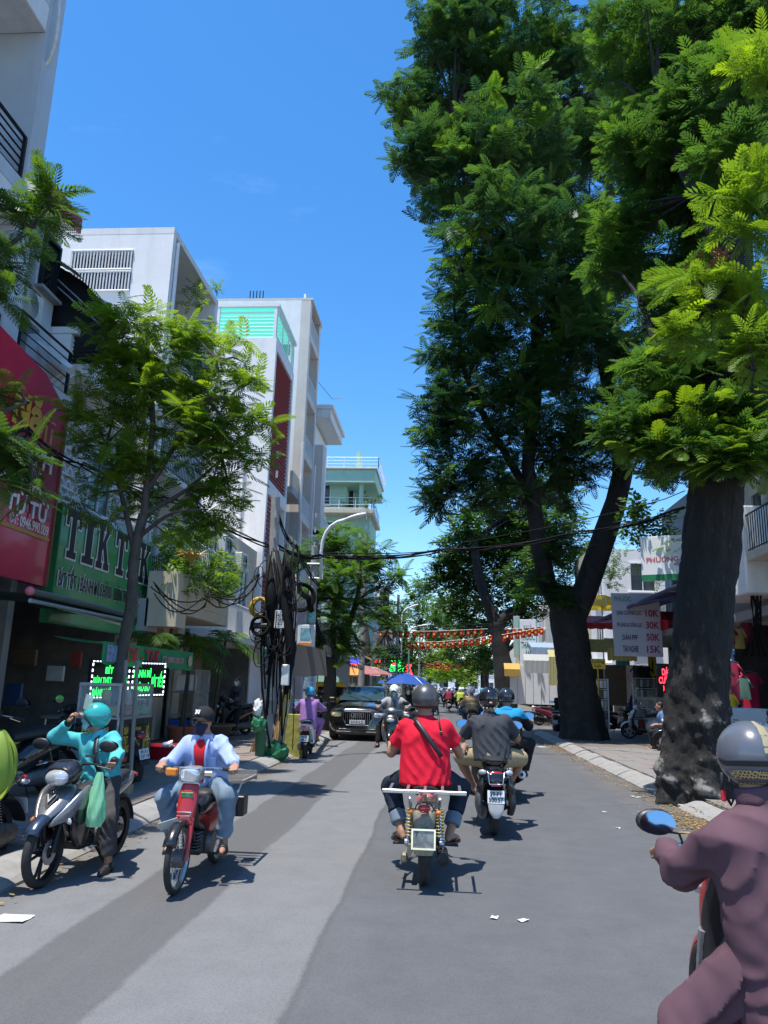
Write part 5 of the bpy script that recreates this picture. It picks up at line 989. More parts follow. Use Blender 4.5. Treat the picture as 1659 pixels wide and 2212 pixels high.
# ------------------------------------------------------------------ people: one continuous surface per body, grown from a distance field
def _rot(yaw=0,pitch=0,roll=0): return Euler((pitch,roll,yaw)).to_matrix()
def sdf_mesh(prims,res,pad=.03,fold=0,fseed=0,fdir=None):
    lo=np.full(3,1e9); hi=-lo
    for p in prims:
        if p[0]=='c': P=np.array([tuple(p[1]),tuple(p[2])]); r=max(p[3],p[4])
        else: P=np.array([tuple(p[1])]); r=max(p[2])
        lo=np.minimum(lo,P.min(0)-r); hi=np.maximum(hi,P.max(0)+r)
    lo-=pad; hi+=pad; n=np.ceil((hi-lo)/res).astype(int)+1
    ax=[lo[i]+res*np.arange(n[i]) for i in range(3)]; D=np.full(n,1e3,dtype=np.float32)
    for p in prims:
        k=p[5] if p[0]=='c' else p[4]; m=k+3*res
        if p[0]=='c': a,b=np.array(tuple(p[1])),np.array(tuple(p[2])); r=max(p[3],p[4]); l_,h_=np.minimum(a,b)-r-m,np.maximum(a,b)+r+m
        else: a=np.array(tuple(p[1])); r=max(p[2]); l_,h_=a-r-m,a+r+m
        i0=np.clip(((l_-lo)/res).astype(int),0,n-1); i1=np.clip(((h_-lo)/res).astype(int)+2,1,n)
        X,Y,Z=np.meshgrid(*[ax[i][i0[i]:i1[i]] for i in range(3)],indexing='ij'); Q=np.stack([X,Y,Z],-1)
        if p[0]=='c':
            ba=b-a; h=np.clip(((Q-a)@ba)/max(1e-9,ba@ba),0,1); d=np.linalg.norm(Q-a-h[...,None]*ba,axis=-1)-(p[3]+(p[4]-p[3])*h)
            for c,nn in (p[6] if len(p)>6 and p[6] else ()): d=np.maximum(d,(Q-np.array(tuple(c)))@np.array(tuple(nn)))
        else:
            L_=(Q-a)
            if p[3] is not None: L_=L_@np.array(p[3])       # columns are the local axes
            rr=np.array(p[2]); k0=np.linalg.norm(L_/rr,axis=-1); k1=np.linalg.norm(L_/rr**2,axis=-1)+1e-9; d=k0*(k0-1)/k1
            for c,nn in (p[5] if len(p)>5 and p[5] else ()): d=np.maximum(d,(Q-np.array(tuple(c)))@np.array(tuple(nn)))
        S=D[i0[0]:i1[0],i0[1]:i1[1],i0[2]:i1[2]]; h=np.clip(.5+.5*(S-d)/max(k,1e-6),0,1); D[i0[0]:i1[0],i0[1]:i1[1],i0[2]:i1[2]]=S*(1-h)+d*h-k*h*(1-h)
    if fold:
        X,Y,Z=np.meshgrid(*ax,indexing='ij'); s=fseed*1.7
        w=np.sin(X*7+s)+np.sin(Y*6+1.3*s)+np.sin(Z*7.5+.7*s); m=.5+.5*np.sin(X*5.5-Z*6+w*.8+2*s); r1=1-2*np.abs(np.sin(.5*(X*40+Z*70+Y*22+w*3.4+s)))**.7; r2=1-2*np.abs(np.sin(.5*(X*-62+Z*48-Y*36+w*3.2+3*s)))**.7
        m2=np.clip(.75+.8*np.sin(X*4+Y*5+Z*9+w*1.1+s),.12,1); f=(2.3*r1*m+2.3*r2*(1-m))*m2+.5*np.sin(X*58+Z*41+w*2.5)
        D-=(fold*.45*f/2.4).astype(np.float32)
    ins=D<0; c=[(i,j,k) for i in (0,1) for j in (0,1) for k in (0,1)]; sh=tuple(x-1 for x in D.shape)
    sl=lambda A_,o:A_[o[0]:o[0]+sh[0],o[1]:o[1]+sh[1],o[2]:o[2]+sh[2]]
    cnt=sum(sl(ins,o).astype(np.int8) for o in c); act=(cnt>0)&(cnt<8); idx=np.full(sh,-1,dtype=np.int64); ijk=np.argwhere(act); idx[act]=np.arange(len(ijk))
    acc=np.zeros((len(ijk),3)); num=np.zeros(len(ijk)); val={o:sl(D,o)[act] for o in c}
    for o in c:
        for a_ in range(3):
            if o[a_]==0:
                q=list(o); q[a_]=1; q=tuple(q); v0,v1=val[o],val[q]; s=(v0<0)!=(v1<0); t=np.where(s,v0/np.where(s,v0-v1,1),0)
                P=np.tile(np.array(o,float),(len(ijk),1)); P[:,a_]+=t; acc[s]+=P[s]; num[s]+=1
    V=lo+(ijk+acc/np.maximum(num,1)[:,None])*res; F=[]
    for a_ in range(3):
        b_,c_=(a_+1)%3,(a_+2)%3; s0=[slice(None)]*3; s1=[slice(None)]*3; s0[a_]=slice(0,-1); s1[a_]=slice(1,None)
        A0,A1=ins[tuple(s0)],ins[tuple(s1)]; E_=np.argwhere(A0!=A1); E_=E_[(E_[:,b_]>0)&(E_[:,c_]>0)&(E_[:,b_]<sh[b_])&(E_[:,c_]<sh[c_])&(E_[:,a_]<sh[a_])]
        if not len(E_): continue
        fl=A0[tuple(E_.T)]; g=lambda db,dc:idx[tuple((E_-np.eye(3,dtype=int)[b_]*db-np.eye(3,dtype=int)[c_]*dc).T)]
        q=np.stack([g(1,1),g(0,1),g(0,0),g(1,0)],1); q[~fl]=q[~fl][:,::-1]; F.append(q)
    F=np.concatenate(F); F=F[(F>=0).all(1)]; return V,F
def ik(a,t,l1,l2,pole):
    a,t=Vector(a),Vector(t); d=t-a; L_=min(d.length,l1+l2-.004); d=d.normalized(); x=(l1*l1-l2*l2+L_*L_)/(2*L_); h=math.sqrt(max(0,l1*l1-x*x)); p=Vector(pole); p=p-d*p.dot(d); return a+d*x+p.normalized()*h, a+d*L_
def hand(W,f,n,s,curl=1.0):
    """palm, four bent fingers of unequal length, thumb leaving the side of the palm"""
    W,f,n,s=Vector(W),Vector(f).normalized(),Vector(n),Vector(s); n=(n-f*n.dot(f)).normalized(); s=(s-f*s.dot(f)-n*s.dot(n)).normalized(); P=[]
    for i,(ln,kx) in enumerate(zip((.070,.078,.072,.056),(.088,.092,.087,.078))):
        o=.034-.0225*i; k=W+f*kx+s*o; P.append(('c',W+s*o*.6,k,.017,.0115,.014)); a=0; p=k; rr=.0098-(.0012 if i==3 else 0)
        for fr_,bend in ((.45,72),(.30,82),(.25,45)):
            a+=R(bend)*curl+R(6); d=f*math.cos(a)-n*math.sin(a); q=p+d*ln*fr_; P.append(('c',p,q,rr,rr*.9,.003)); p=q; rr*=.9
    b=W+f*.028+s*.026; m=b+(f*.6+s*.62-n*.35).normalized()*.042; e=m+(f*.85-n*.5*curl-s*.25*curl).normalized()*.033; P+= [('c',b,m,.0155,.0115,.012),('c',m,e,.0115,.0085,.004)]
    return P
SKIN=mat('tan_skin',(.36,.185,.115),.55,var=.1,scale=12,bump=.05,bscale=90); SKIN2=mat('light_skin',(.46,.27,.19),.55,var=.08,scale=12); HAIR=mat('black_hair',(.012,.011,.011),.5,var=.3,scale=60,bump=.4,bscale=150)
def cloth(name,col,rough=.85,var=.1,scale=8,bump=.05): return mat(name,col,rough,var=var,scale=scale,bump=min(bump,.05),bscale=200,spec=.2)
def relax(V,F,n):
    E_=np.concatenate([F[:,[0,1]],F[:,[1,2]],F[:,[2,3]],F[:,[3,0]]]); E_=np.concatenate([E_,E_[:,::-1]]); c=np.bincount(E_[:,0],minlength=len(V))[:,None]
    for _ in range(n):
        A_=np.stack([np.bincount(E_[:,0],V[E_[:,1],k],minlength=len(V)) for k in range(3)],1)/np.maximum(c,1); V=V*.5+A_*.5
    return V
class Person:
    def __init__(s,label,loc,rz,pelvis,lean,group=None,res=.013,scale=1.0,twist=0,head=(0,0,0),slump=.02,side=0,neck=None,hoff=(0,0),S=1.0,shdrop=0,skin=None,name='person'):
        s.t=thing(name,label,'person',loc,rz,group); s.res=res; s.skin=skin or SKIN; s.sc=scale
        s.pel=Vector(pelvis); d=Vector((side,math.sin(lean),math.cos(lean))).normalized(); s.d=d; k=scale; s.k=k
        s.neck=Vector(neck) if neck else s.pel+d*.50*k
        if neck: d=(s.neck-s.pel).normalized(); s.d=d
        s.r=_rot(twist)@Vector((1,0,0)); s.r=(s.r-d*s.r.dot(d)).normalized(); s.fwd=d.cross(s.r).normalized()
        s.hM=_rot(*head); s.C=s.neck+Vector((hoff[0],hoff[1]+slump+.02,.118*k)); s.t.scale=(S,S,S); s.sh={q:s.neck-d*(.085*k+shdrop)+s.r*q*.168*k+s.fwd*.01 for q in (-1,1)}; s.hip={q:s.pel+Vector((q*.095*k,0,-.02)) for q in (-1,1)}
        s.B=[]; s.hands=[]; s.arm={}; s.leg={}
        c1,c2=s.neck-d*.16*k,s.pel
        s.B+= [('c',s.pel-s.r*.06,s.pel+s.r*.06,.11*k,.11*k,.05),('c',s.pel,c1,.11*k,.115*k,.05),('c',c1,s.neck,.10*k,.055*k,.05),('c',s.sh[-1],s.sh[1],.06*k,.06*k,.05)]
        H=lambda x,y,z:s.C+s.hM@Vector((x,y,z))*k
        s.H=H; s.B+= [('c',s.neck,H(0,-.015,-.06),.06*k,.056*k,.03),('e',H(0,-.012,.035),(.077*k,.097*k,.10*k),[list(r) for r in s.hM],.03),('c',H(0,.03,-.03),H(0,.056,-.085),.06*k,.036*k,.03),('c',H(0,.088,.005),H(0,.104,-.032),.010*k,.017*k,.012),('c',H(-.035,.078,.022),H(.035,.078,.022),.014*k,.014*k,.015)]
        for q in (-1,1): s.B.append(('e',H(q*.079,-.004,-.008),(.012*k,.024*k,.034*k),[list(r) for r in s.hM],.008))
        s.B.append(('c',H(-.018,.089,-.058),H(.018,.089,-.058),.009*k,.009*k,.006))
    def arms(s,targets,pole=None,curl=1.0,fdir=None,ndir=None,bare=True,size=1):
        k=s.k
        for q in (-1,1):
            T=targets[q]
            if T is None: continue
            G=Vector(T['at']); f=Vector(T.get('f',(0,.92,-.38))).normalized(); n=Vector(T.get('n',(0,.38,.92))); n=(n-f*n.dot(f)).normalized(); th=Vector(T.get('s',(-q,0,0))); W=G-f*.075+n*.026 if T.get('grip',1) else G
            e,w=ik(s.sh[q],W,.285*k,.255*k,T.get('pole',(q*.5,-.25,-.85))); s.arm[q]=(s.sh[q],e,w); s.B+= [('c',s.sh[q],e,.052*k,.040*k,.03),('c',e,w,.041*k,.027*k,.02)]; s.hands+=hand(w,f,n,th,T.get('curl',1.0))
    def legs(s,feet,pole=None,straight=None):
        k=s.k
        for q in (-1,1):
            T=feet[q]; A_=Vector(T['at']); f=Vector(T.get('f',(q*.18,.95,-.05))).normalized(); an=A_-f*.06+Vector((0,0,.075)); kn,an=ik(s.hip[q],an,.43*k,.42*k,T.get('pole',(q*.55,.75,.35))); s.leg[q]=(s.hip[q],kn,an,f)
            s.B+= [('c',s.hip[q],kn,.082*k,.055*k,.04),('c',kn,kn.lerp(an,.35),.055*k,.053*k,.03),('c',kn.lerp(an,.35),an,.053*k,.036*k,.02),('c',an-f*.035-Vector((0,0,.04)),an+f*.0,.030,.036,.02),('c',an-Vector((0,0,.02)),an+f*.11-Vector((0,0,.047)),.034,.030,.02),('c',an+f*.10-Vector((0,0,.047)),an+f*.155-Vector((0,0,.052)),.031,.022,.01)]
    def body(s):
        V,F=sdf_mesh(s.B,max(s.res,.0165))
        if s.hands and s.res<.02:
            V2,F2=sdf_mesh(s.hands,.0056,.012); F=np.concatenate([F,F2+len(V)]); V=np.concatenate([V,V2])
        s.b=link('body',np_mesh('body',V,F,s.skin,True),s.t)
        if s.res<.016:
            for q in (-1,1): MB().sph(s.H(q*.032,.083,.0),(.013,.010,.008),10,6).build('eye',mat('eye',(.25,.22,.2),.2,var=.5),s.t,smooth=True)
        return s
    def shell(s,name,prims,m,fold=.006,res=None,parent=None):
        V,F=sdf_mesh(prims,res or (s.res if s.res<.011 else max(s.res,.0125)),fold=fold,fseed=len(name)+s.pel.x*7+s.neck.z*13); V=relax(V,F,3 if s.res<.011 else 2); return link(name,np_mesh(name,V,F,m,True),parent or s.t)
    def shirt(s,m,sleeve=2.0,ease=.02,hem=-.06,name='shirt',collar=.02,fold=.006,open_=None,wide=0,skirt=.012,band=None):
        """sleeve 0..1 share of upper arm, 1..2 share of forearm"""
        k=s.k; d=s.d; c1=s.neck-d*.17*k; P=[]; hp=s.pel+d*hem; cut=[(hp,-d)]
        for q in (-1,1): P.append(('c',s.pel+s.r*q*(.065+wide)+d*(hem-.1),c1+s.r*q*.075*k,.108*k+ease+skirt,.108*k+ease,.05,cut))
        P+= [('c',s.pel+d*hem+s.fwd*.0-d*.1,c1+s.fwd*.01,.120*k+ease+skirt,.118*k+ease,.05,cut),('c',s.sh[-1]-d*.01,s.sh[1]-d*.01,.050*k+ease*.7,.050*k+ease*.7,.05),('c',c1,s.neck-d*.0,.10*k+ease,.052*k+ease*.5+.004,.05,[(s.neck+d*collar,d)])]
        for q in (-1,1):
            if q not in s.arm: continue
            a,e,w=s.arm[q]; u=min(1,sleeve); en=a.lerp(e,u); P.append(('c',a,a.lerp(e,min(1,u+.1)),.046*k+ease,(.042*k+ease) if sleeve>1 else .049*k+ease,.035,None if sleeve>=1 else [(en,(e-a).normalized())]))
            if sleeve>1: v=sleeve-1; fn=e.lerp(w,v); P.append(('c',e,e.lerp(w,min(1.05,v+.08)),.042*k+ease,.030*k+ease*.7,.03,[(fn,(w-e).normalized())]))
        if band:
            ex=[(s.neck+d*b_,d*g_) for b_,g_ in band]; P=[(*p_[:6],list(p_[6] or [])+ex) if len(p_)>6 else (*p_[:6],ex) for p_ in P]
        return s.shell(name,P,m,fold)
    def trousers(s,m,length=1.9,ease=.014,fold=.006,name='trousers',flare=0):
        k=s.k; P=[('c',s.pel-s.r*.055,s.pel+s.r*.055,.118*k+ease,.118*k+ease,.05),('c',s.pel+Vector((0,-.03,-.03)),s.pel+s.d*.10,.112*k+ease,.10*k+ease,.05)]
        for q in (-1,1):
            h,kn,an,f=s.leg[q]; u=min(1,length); en=h.lerp(kn,u); P.append(('c',h,h.lerp(kn,min(1,u+.08)),.092*k+ease,.066*k+ease,.05,None if length>=1 else [(en,(kn-h).normalized())]))
            if length>1: v=length-1; en=kn.lerp(an,v); P.append(('c',kn,kn.lerp(an,v+.06),.066*k+ease,.052*k+ease+flare,.03,[(en,(an-kn).normalized())]))
        return s.shell(name,P,m,fold)
    def cuffs(s,m,v0=.8,v1=.93,r=.068):
        for q in (-1,1):
            h,kn,an,f=s.leg[q]; a,b=kn.lerp(an,v0),kn.lerp(an,v1); d=(an-kn).normalized(); s.shell('cuff',[('c',a-d*.05,b+d*.05,r,r,.01,[(a,-d),(b,d)])],m,.003)
    def shoes(s,kind,m,strap=None):
        for q in (-1,1):
            h,kn,an,f=s.leg[q]; sd=f.cross(Vector((0,0,1))).normalized(); z=Vector((0,0,1)); base=an-z*.078
            if kind=='shoe': s.shell('shoe',[('c',an-f*.03-z*.045,an+f*.10-z*.052,.042,.042,.02,[(base,-z)]),('c',an+f*.08-z*.055,an+f*.17-z*.06,.043,.033,.02,[(base,-z)]),('c',an-f*.03-z*.04,an-z*.005,.044,.045,.02)],m,0,.009)
            else:
                o=[]; 
                for i in range(18):
                    a=2*PI*i/18; x=math.cos(a)*.135+.055; y=math.sin(a)*(.042+.008*math.cos(a)); o.append((x,y))
                so=MB().prism(o,base-z*.012,f,sd,z*.02).build('sandal',m,s.t,fix=True)
                if kind=='sandal':
                    for x in (.04,.10): MB().tube([base+f*x+sd*.045+z*.005,base+f*x+sd*.035+z*.055,base+f*x+z*.072,base+f*x-sd*.035+z*.055,base+f*x-sd*.045+z*.005],.011,6).build('strap',strap or m,so,smooth=True)
                else:
                    for q2 in (-1,1): MB().tube([base+f*.13+z*.01,base+f*.1+sd*q2*.02+z*.045,base+f*.03+sd*q2*.04+z*.01],.007,6).build('strap',strap or m,so,smooth=True)
    def hair(s,m=None,low=-.095):
        k=s.k; c,n=s.H(0,0,low),s.hM@Vector((0,.25,-1)); s.shell('hair',[('e',s.H(0,-.018,.04),(.083*k,.100*k,.104*k),[list(r) for r in s.hM],.01,[(c,n),(s.H(0,.055,.05),s.hM@Vector((0,1,-.55)).normalized())])],m or HAIR,.002)
    def helmet(s,m,style='half',rim=None,strap=True,vent=False,n=28,sc=1.0):
        k=s.k*sc; rad=(.122*k,.148*k,.132*k); cz=.045; low={'half':(.045,-.03,-.045),'deep':(.05,-.085,-.105),'cap':(.055,-.0,-.02)}[style]; rows=9; V=[]; F=[]
        def edge(ph): c=math.cos(ph); return (low[1]+(low[0]-low[1])*max(0,c)**1.5) if c>0 else (low[1]+(low[2]-low[1])*(-c)**1.2)
        def pt(ph,t,g=1.0): 
            th=t*math.acos(max(-1,min(1,(edge(ph)-cz)/.132))); return s.H(rad[0]/s.k*g*math.sin(th)*math.sin(ph),-.008+rad[1]/s.k*g*math.sin(th)*math.cos(ph),cz+rad[2]/s.k*g*math.cos(th))
        s.hpt=pt
        for j in range(rows+3):
            t,g=(j/rows,1.0) if j<=rows else ((1.01,.955) if j==rows+1 else (.8,.92))
            for i in range(n): V.append(pt(2*PI*i/n,t,g))
        for j in range(rows+2):
            for i in range(n): F.append((j*n+i,(j+1)*n+i,(j+1)*n+(i+1)%n,j*n+(i+1)%n))
        h=MB().add(V,F).build('helmet',m,s.t,smooth=True,fix=False)
        MB().tube([pt(2*PI*i/n,1.0,1.012) for i in range(n+1)],.0065,6,caps=False).build('helmet_rim',rim or M_BLACKP,h,smooth=True)
        if style=='half' or style=='deep': MB().sheet(lambda u,v:pt((u-.5)*1.9,.99,1.0)+s.hM@Vector((0,.055*v*math.sin(PI*u),-.012*v)),10,3).build('helmet_peak',rim or M_BLACKP,h,smooth=True)
        if strap:
            for q in (-1,1): MB().tube([pt(q*1.35,.98,.97),s.H(q*.072,.02,-.05),s.H(q*.02,.045,-.115)],.006,5).build('chin_strap',M_BLACKP,h)
        return h
    def mask(s,m,low=-.1):
        V,F=sdf_mesh([('c',s.H(0,.03,-.03),s.H(0,.058,-.085),.066*s.k,.043*s.k,.02,[(s.H(0,.0,.002),s.hM@Vector((0,-.35,1)).normalized()),(s.H(0,.012,0),s.hM@Vector((0,-1,0)))]),('c',s.H(0,.092,.0),s.H(0,.108,-.035),.014*s.k,.022*s.k,.03,[(s.H(0,.0,.004),s.hM@Vector((0,-.35,1)).normalized())])],.008 if s.res<.02 else s.res)
        o=link('face_mask',np_mesh('face_mask',V,F,m,True),s.t)
        for q in (-1,1): MB().tube([s.H(q*.06,.045,-.03),s.H(q*.082,-.01,-.01),s.H(q*.083,-.02,.01)],.0025,4).build('ear_loop',m,o)
        return o
    def glasses(s,m=None):
        b=MB()
        for q in (-1,1): b.sph(s.H(q*.034,.098,.004),(.03,.008,.021),12,6,s.hM.copy()); b.tube([s.H(q*.06,.085,.01),s.H(q*.082,0,.012)],.003,4)
        b.tube([s.H(-.01,.1,.01),s.H(.01,.1,.01)],.003,4); b.build('glasses',m or M_GLASSD,s.t,smooth=True)
# ------------------------------------------------------------------ riders and bikes near the camera
def P3(*v): return Vector(v)
# 1 courier on the silver and black bike, stopped at the left kerb
S1=.88; o1=(-3.04,6.77,0); rz1=R(176)
bk=sport_underbone('silver and black sporty motorbike ridden by the turquoise jacket man at the left kerb',o1,rz1); bk.scale=(S1,)*3
p=Person('person in turquoise shirt and turquoise helmet stopped at the kerb, hand at face',o1,rz1,(.0,-.25,.82),.2,S=S1,res=.012,scale=.97,neck=(.05,-.19,1.28),head=(R(-62),R(14),0),hoff=(.03,.0))
p.arms({-1:dict(at=(-.36,.28,.985)),1:dict(at=(.25,.04,1.37),f=(-.45,.25,.85),n=(.8,.3,.4),s=(-.2,.9,-.2),grip=0,curl=.55,pole=(.9,-.1,-.5))})
p.legs({-1:dict(at=(-.28,.02,.0),pole=(-.4,.8,.2),f=(-.1,.98,0)),1:dict(at=(.60,-.10,.0),pole=(.5,.7,.2),f=(.35,.93,0))}); p.body()
TEAL=cloth('turquoise_jersey',(.09,.47,.49)); GREYT=cloth('dark_grey_trousers',(.07,.068,.07))
p.shirt(TEAL,1.9,.028,-.05,name='shirt',fold=.026); p.trousers(GREYT,1.82,.026,.022); p.shoes('shoe',M_BLACKP)
M_HTEAL=mat('turquoise_helmet',(.03,.40,.38),.25,coat=.7,var=.08); h=p.helmet(M_HTEAL,'deep')
MB().sheet(lambda u,v:p.H(.10*math.sin((u-.5)*2.2),.148*math.cos((u-.5)*2.2)+.005+.02*v,.075+.15*v),10,6).build('visor',clear('visor_plastic',(.55,.72,.68),.55),h,smooth=True)
p.mask(mat('blue_surgical_mask',(.30,.58,.66),.8,var=.06,bump=.2,bscale=60))
p.shell('collar',[('c',p.neck+p.d*.0,p.neck+p.d*.018,.070,.066,.01,[(p.neck+p.d*.03,p.d),(p.neck-p.d*.012,-p.d)])],M_BLACKP,0)
def strapband(p,a,b,m,w=.02,bulge=.15,side=1,n=14,name='shoulder_strap',r=None,flip=1):
    """band lying on chest or back from a to b"""
    b1=MB(); a,b=Vector(a),Vector(b); c=p.pel.lerp(p.neck,.6); pts=[]
    for i in range(n+1):
        t=i/n; q=a.lerp(b,t); q=q+p.fwd*flip*bulge*math.sin(PI*t)**.6; pts.append(q)
    L_=[]; R_=[]; ax=(b-a).normalized().cross(p.fwd).normalized()
    b1.sheet(lambda u,v:pts[min(n,int(round(u*n)))]+ax*w*(v-.5)*2,n,1); o=b1.build(name,m,p.t,smooth=True); s=o.modifiers.new('t','SOLIDIFY'); s.thickness=.004; return o
strapband(p,p.neck+P3(-.03,.03,-.02),p.pel+P3(-.12,.14,.02),M_BLACKP,.024,.13)
MB().bev((-.03,-.03+.10,1.06),(.10,.01,.02),.003,(R(20),0,0)).build('chest_label',M_BLACKP,p.t)
for q in (-1,1):
    a,e,w=p.arm[q]; d=(w-e).normalized(); p.shell('glove',[('c',w-d*.05,w+d*.05,.040,.037,.01,[(w-d*.045,-d),(w+d*.045,d)])],M_BLACKP,0,.008)
# bag hung from the grip
bg_=thing('carrier_bag','thin green plastic bag hanging from the silver motorbike handlebar','bag',Matrix.Rotation(rz1,4,'Z')@(Vector((-.30,.36,.93))*S1)+Vector(o1))
def bagf(u,v):
    a=2*PI*u; w=(.025+.062*min(1,v*1.6)**.8)*(1-.25*max(0,v-.85)/.15); c=1+.10*math.sin(5*a+v*9)+.06*math.sin(11*a-v*14); return Vector((w*.85*c*math.cos(a),w*.6*c*math.sin(a),.02-.42*v))
MB().sheet(bagf,40,22).build('bag_body',clear('green_bag_plastic',(.36,.82,.50),.38,.2),bg_,smooth=True)
MB().lathe([(0,0),(.04,0),(.045,.12),(.04,.2),(.0,.2)],(0,0,-.40),(0,0,1),14).build('contents',mat('food_box',(.6,.5,.35),.6,var=.3),bg_,smooth=SM)
# 2 man in pale blue shirt on the old red bike
o2=(-2.02,6.77,0); rz2=PI
bk=old_cub('old red motorbike with square headlight and spoked wheels ridden by man in pale blue shirt',o2,rz2); bk.scale=(S1,)*3
p=Person('person in open pale blue shirt, black cap and navy mask riding the old red motorbike',o2,rz2,(.06,-.27,.82),.15,S=S1,res=.012,scale=1.0,neck=(.09,-.19,1.29),head=(R(-8),R(-4),0),hoff=(.01,.0))
p.arms({-1:dict(at=(-.35,.27,.985)),1:dict(at=(.35,.27,.985),curl=.8)}); p.legs({-1:dict(at=(-.25,.08,.245),pole=(-.5,.8,.3)),1:dict(at=(.25,.08,.245),pole=(.45,.8,.3))}); p.body()
PB=cloth('pale_blue_cotton',(.33,.42,.68)); JL=cloth('light_jeans',(.16,.22,.29),var=.25,scale=5)
sh=p.shirt(PB,1.9,.030,-.13,name='shirt',fold=.030,collar=-.01); p.trousers(JL,1.9,.024,.024); p.shoes('sandal',M_BLACKP)
# red tee showing in the open front, shirt flaps and collar
c1=p.neck-p.d*.03+p.fwd*.075; c2=p.pel+p.d*.05+p.fwd*.155
def tee(u,v): t=v; w=.060-.030*t if t>.15 else .03+.03*t/.15; q=c1.lerp(c2,t)+p.fwd*(.058*math.sin(PI*min(1,t*1.2)**.7)+.030); return q+p.r*(u-.5)*2*w
MB().sheet(tee,4,14).build('undershirt',cloth('red_cotton',(.55,.02,.03)),p.t,smooth=True)
for q in (-1,1):
    MB().prism([(0,0),(.085,-.01),(.10,-.055),(.055,-.085),(.01,-.03)],p.neck+p.d*.015+p.fwd*.075+p.r*q*.012,p.r*q,(p.d*.95-p.fwd*.1),p.fwd*.012).build('collar',PB,p.t,fix=True)
    MB().sheet(lambda u,v:tee(.5,v)+p.r*q*((.064-.03*v)+.022*u)+p.fwd*(.006+.008*math.sin(PI*u)),3,12).build('placket',PB,p.t,smooth=True)
MB().prism([(0,0),(.10,0),(.10,-.1),(.05,-.12),(0,-.1)],p.neck-p.d*.20+p.fwd*.158-p.r*.155,p.r,p.d,p.fwd*.004).build('pocket',PB,p.t,fix=True)
p.hair(); CAPM=cloth('black_cap_cloth',(.022,.022,.025)); h=p.helmet(CAPM,'cap',rim=CAPM,strap=False,sc=.84); h.name='cap'
MB().sheet(lambda u,v:p.H(.082*math.sin((u-.5)*2.6),.085*math.cos((u-.5)*2.6)+.075*v*math.cos((u-.5)*2.6),.068-.02*v-.018*abs(u-.5)*2),12,5).build('cap_peak',CAPM,h,smooth=True)
for ch,dx in (('N',-.006),('Y',.006)): text(ch,p.H(.012+dx,.124,.106),p.hM@P3(-1,0,0),p.hM@P3(0,-.62,.78),.042,.05,M_WPAINT,h,'emblem',.01,.004)
p.mask(mat('navy_cloth_mask',(.012,.012,.04),.85,var=.15)); p.glasses()
# 3 man in red
o3=(-.14,7.48,0); S3=.97
bk=rack_bike('stripped old motorbike with bare metal carrier bar and faded plate ridden by man in red',o3,0); bk.scale=(S3,)*3
p=Person('person in red t-shirt and grey helmet with a black strap across the back',o3,0,(-.01,-.27,.86),.08,S=S3,res=.012,scale=1.06,neck=(-.02,-.22,1.365),head=(R(-3),R(-6),0))
p.arms({-1:dict(at=(-.36,.21,1.045),pole=(-.42,-.1,-.9)),1:dict(at=(.36,.21,1.045),pole=(.42,-.1,-.9))}); p.legs({-1:dict(at=(-.25,-.07,.26),pole=(-.55,.9,.25),f=(-.5,.86,0)),1:dict(at=(.25,-.07,.26),pole=(.55,.9,.25),f=(.5,.86,0))}); p.body()
p.shirt(cloth('bright_red_cotton',(.62,.012,.035)),.64,.032,-.09,name='shirt',fold=.020,skirt=.034); p.trousers(cloth('dark_jeans',(.018,.024,.04),var=.3,scale=5),1.55,.024,.018); p.cuffs(cloth('jean_cuff',(.16,.20,.25)),.56,.82,.078); p.shoes('flipflop',M_BLACKP); p.hair()
p.helmet(mat('matt_grey_helmet',(.10,.10,.10),.38,metal=.5,coat=.25,var=.1),'half')
p.trousers.__self__; strapband(p,p.neck+P3(-.10,-.075,-.005),p.pel+P3(.15,-.13,.17),M_BLACKP,.022,.085,flip=-1)
MB().tube([p.H(.11,-.0,-.03),p.H(.12,-.04,-.10),p.neck+P3(.13,-.10,-.02),p.neck+P3(.15,-.13,-.12)],.009,6).build('loose_chin_strap',M_BLACKP,p.t,smooth=True)
MB().bev(tuple(p.neck+P3(.15,-.135,-.13)),(.03,.02,.035),.006).build('strap_buckle',M_BLACKP,p.t)
# 4 man in dark grey tee on the black scooter
o4=(.59,9.86,0); S4=.97
bk=scooter('black motor scooter with white plate ridden by man in dark grey t-shirt',o4,0); bk.scale=(S4,)*3
# rear details of this one
MB().tube([(-.10,-.84,.75),(-.09,-.99,.72),(-.075,-1.0,.60),(.075,-1.0,.60),(.09,-.99,.72),(.10,-.84,.75)],.009,8).build('carrier_hoop',M_CHROME,bk,smooth=True)
MB().bev((0,-.965,.585),(.12,.03,.025),.006).build('reflector',M_LENSR,bk); LO('fender_tongue',[secz(.24,-1.0,.03,.01),secz(.30,-1.0,.075,.012),secz(.385,-.985,.09,.012)],mat('grey_plastic',(.38,.39,.40),.4),bk)
for s in (-1,1): LO('tail_panel',[secz(.42,-.86,.04,.05,xo=s*.17),secz(.55,-.88,.05,.06,xo=s*.17),secz(.66,-.86,.03,.07,xo=s*.15)],M_PBLACK,bk); MB().tube([(s*.13,-.90,.66),(s*.175,-.93,.60),(s*.19,-.92,.50)],.008,6).build('trim_strip',M_CHROME,bk,smooth=True)
MB().lathe([(0,-.05),(.05,-.05),(.055,0),(.05,.03),(0,.03)],(.17,-.83,.40),(0,-1,.1),14).build('muffler_cap',mat('tan_steel',(.35,.33,.28),.4,metal=.8),bk,smooth=SM)
p=Person('person in dark grey t-shirt and tan shorts on black scooter, seen from behind',o4,0,(0,-.27,.85),.05,S=S4,res=.012,scale=1.10,neck=(-.03,-.19,1.345),head=(R(4),R(-8),0),twist=0)
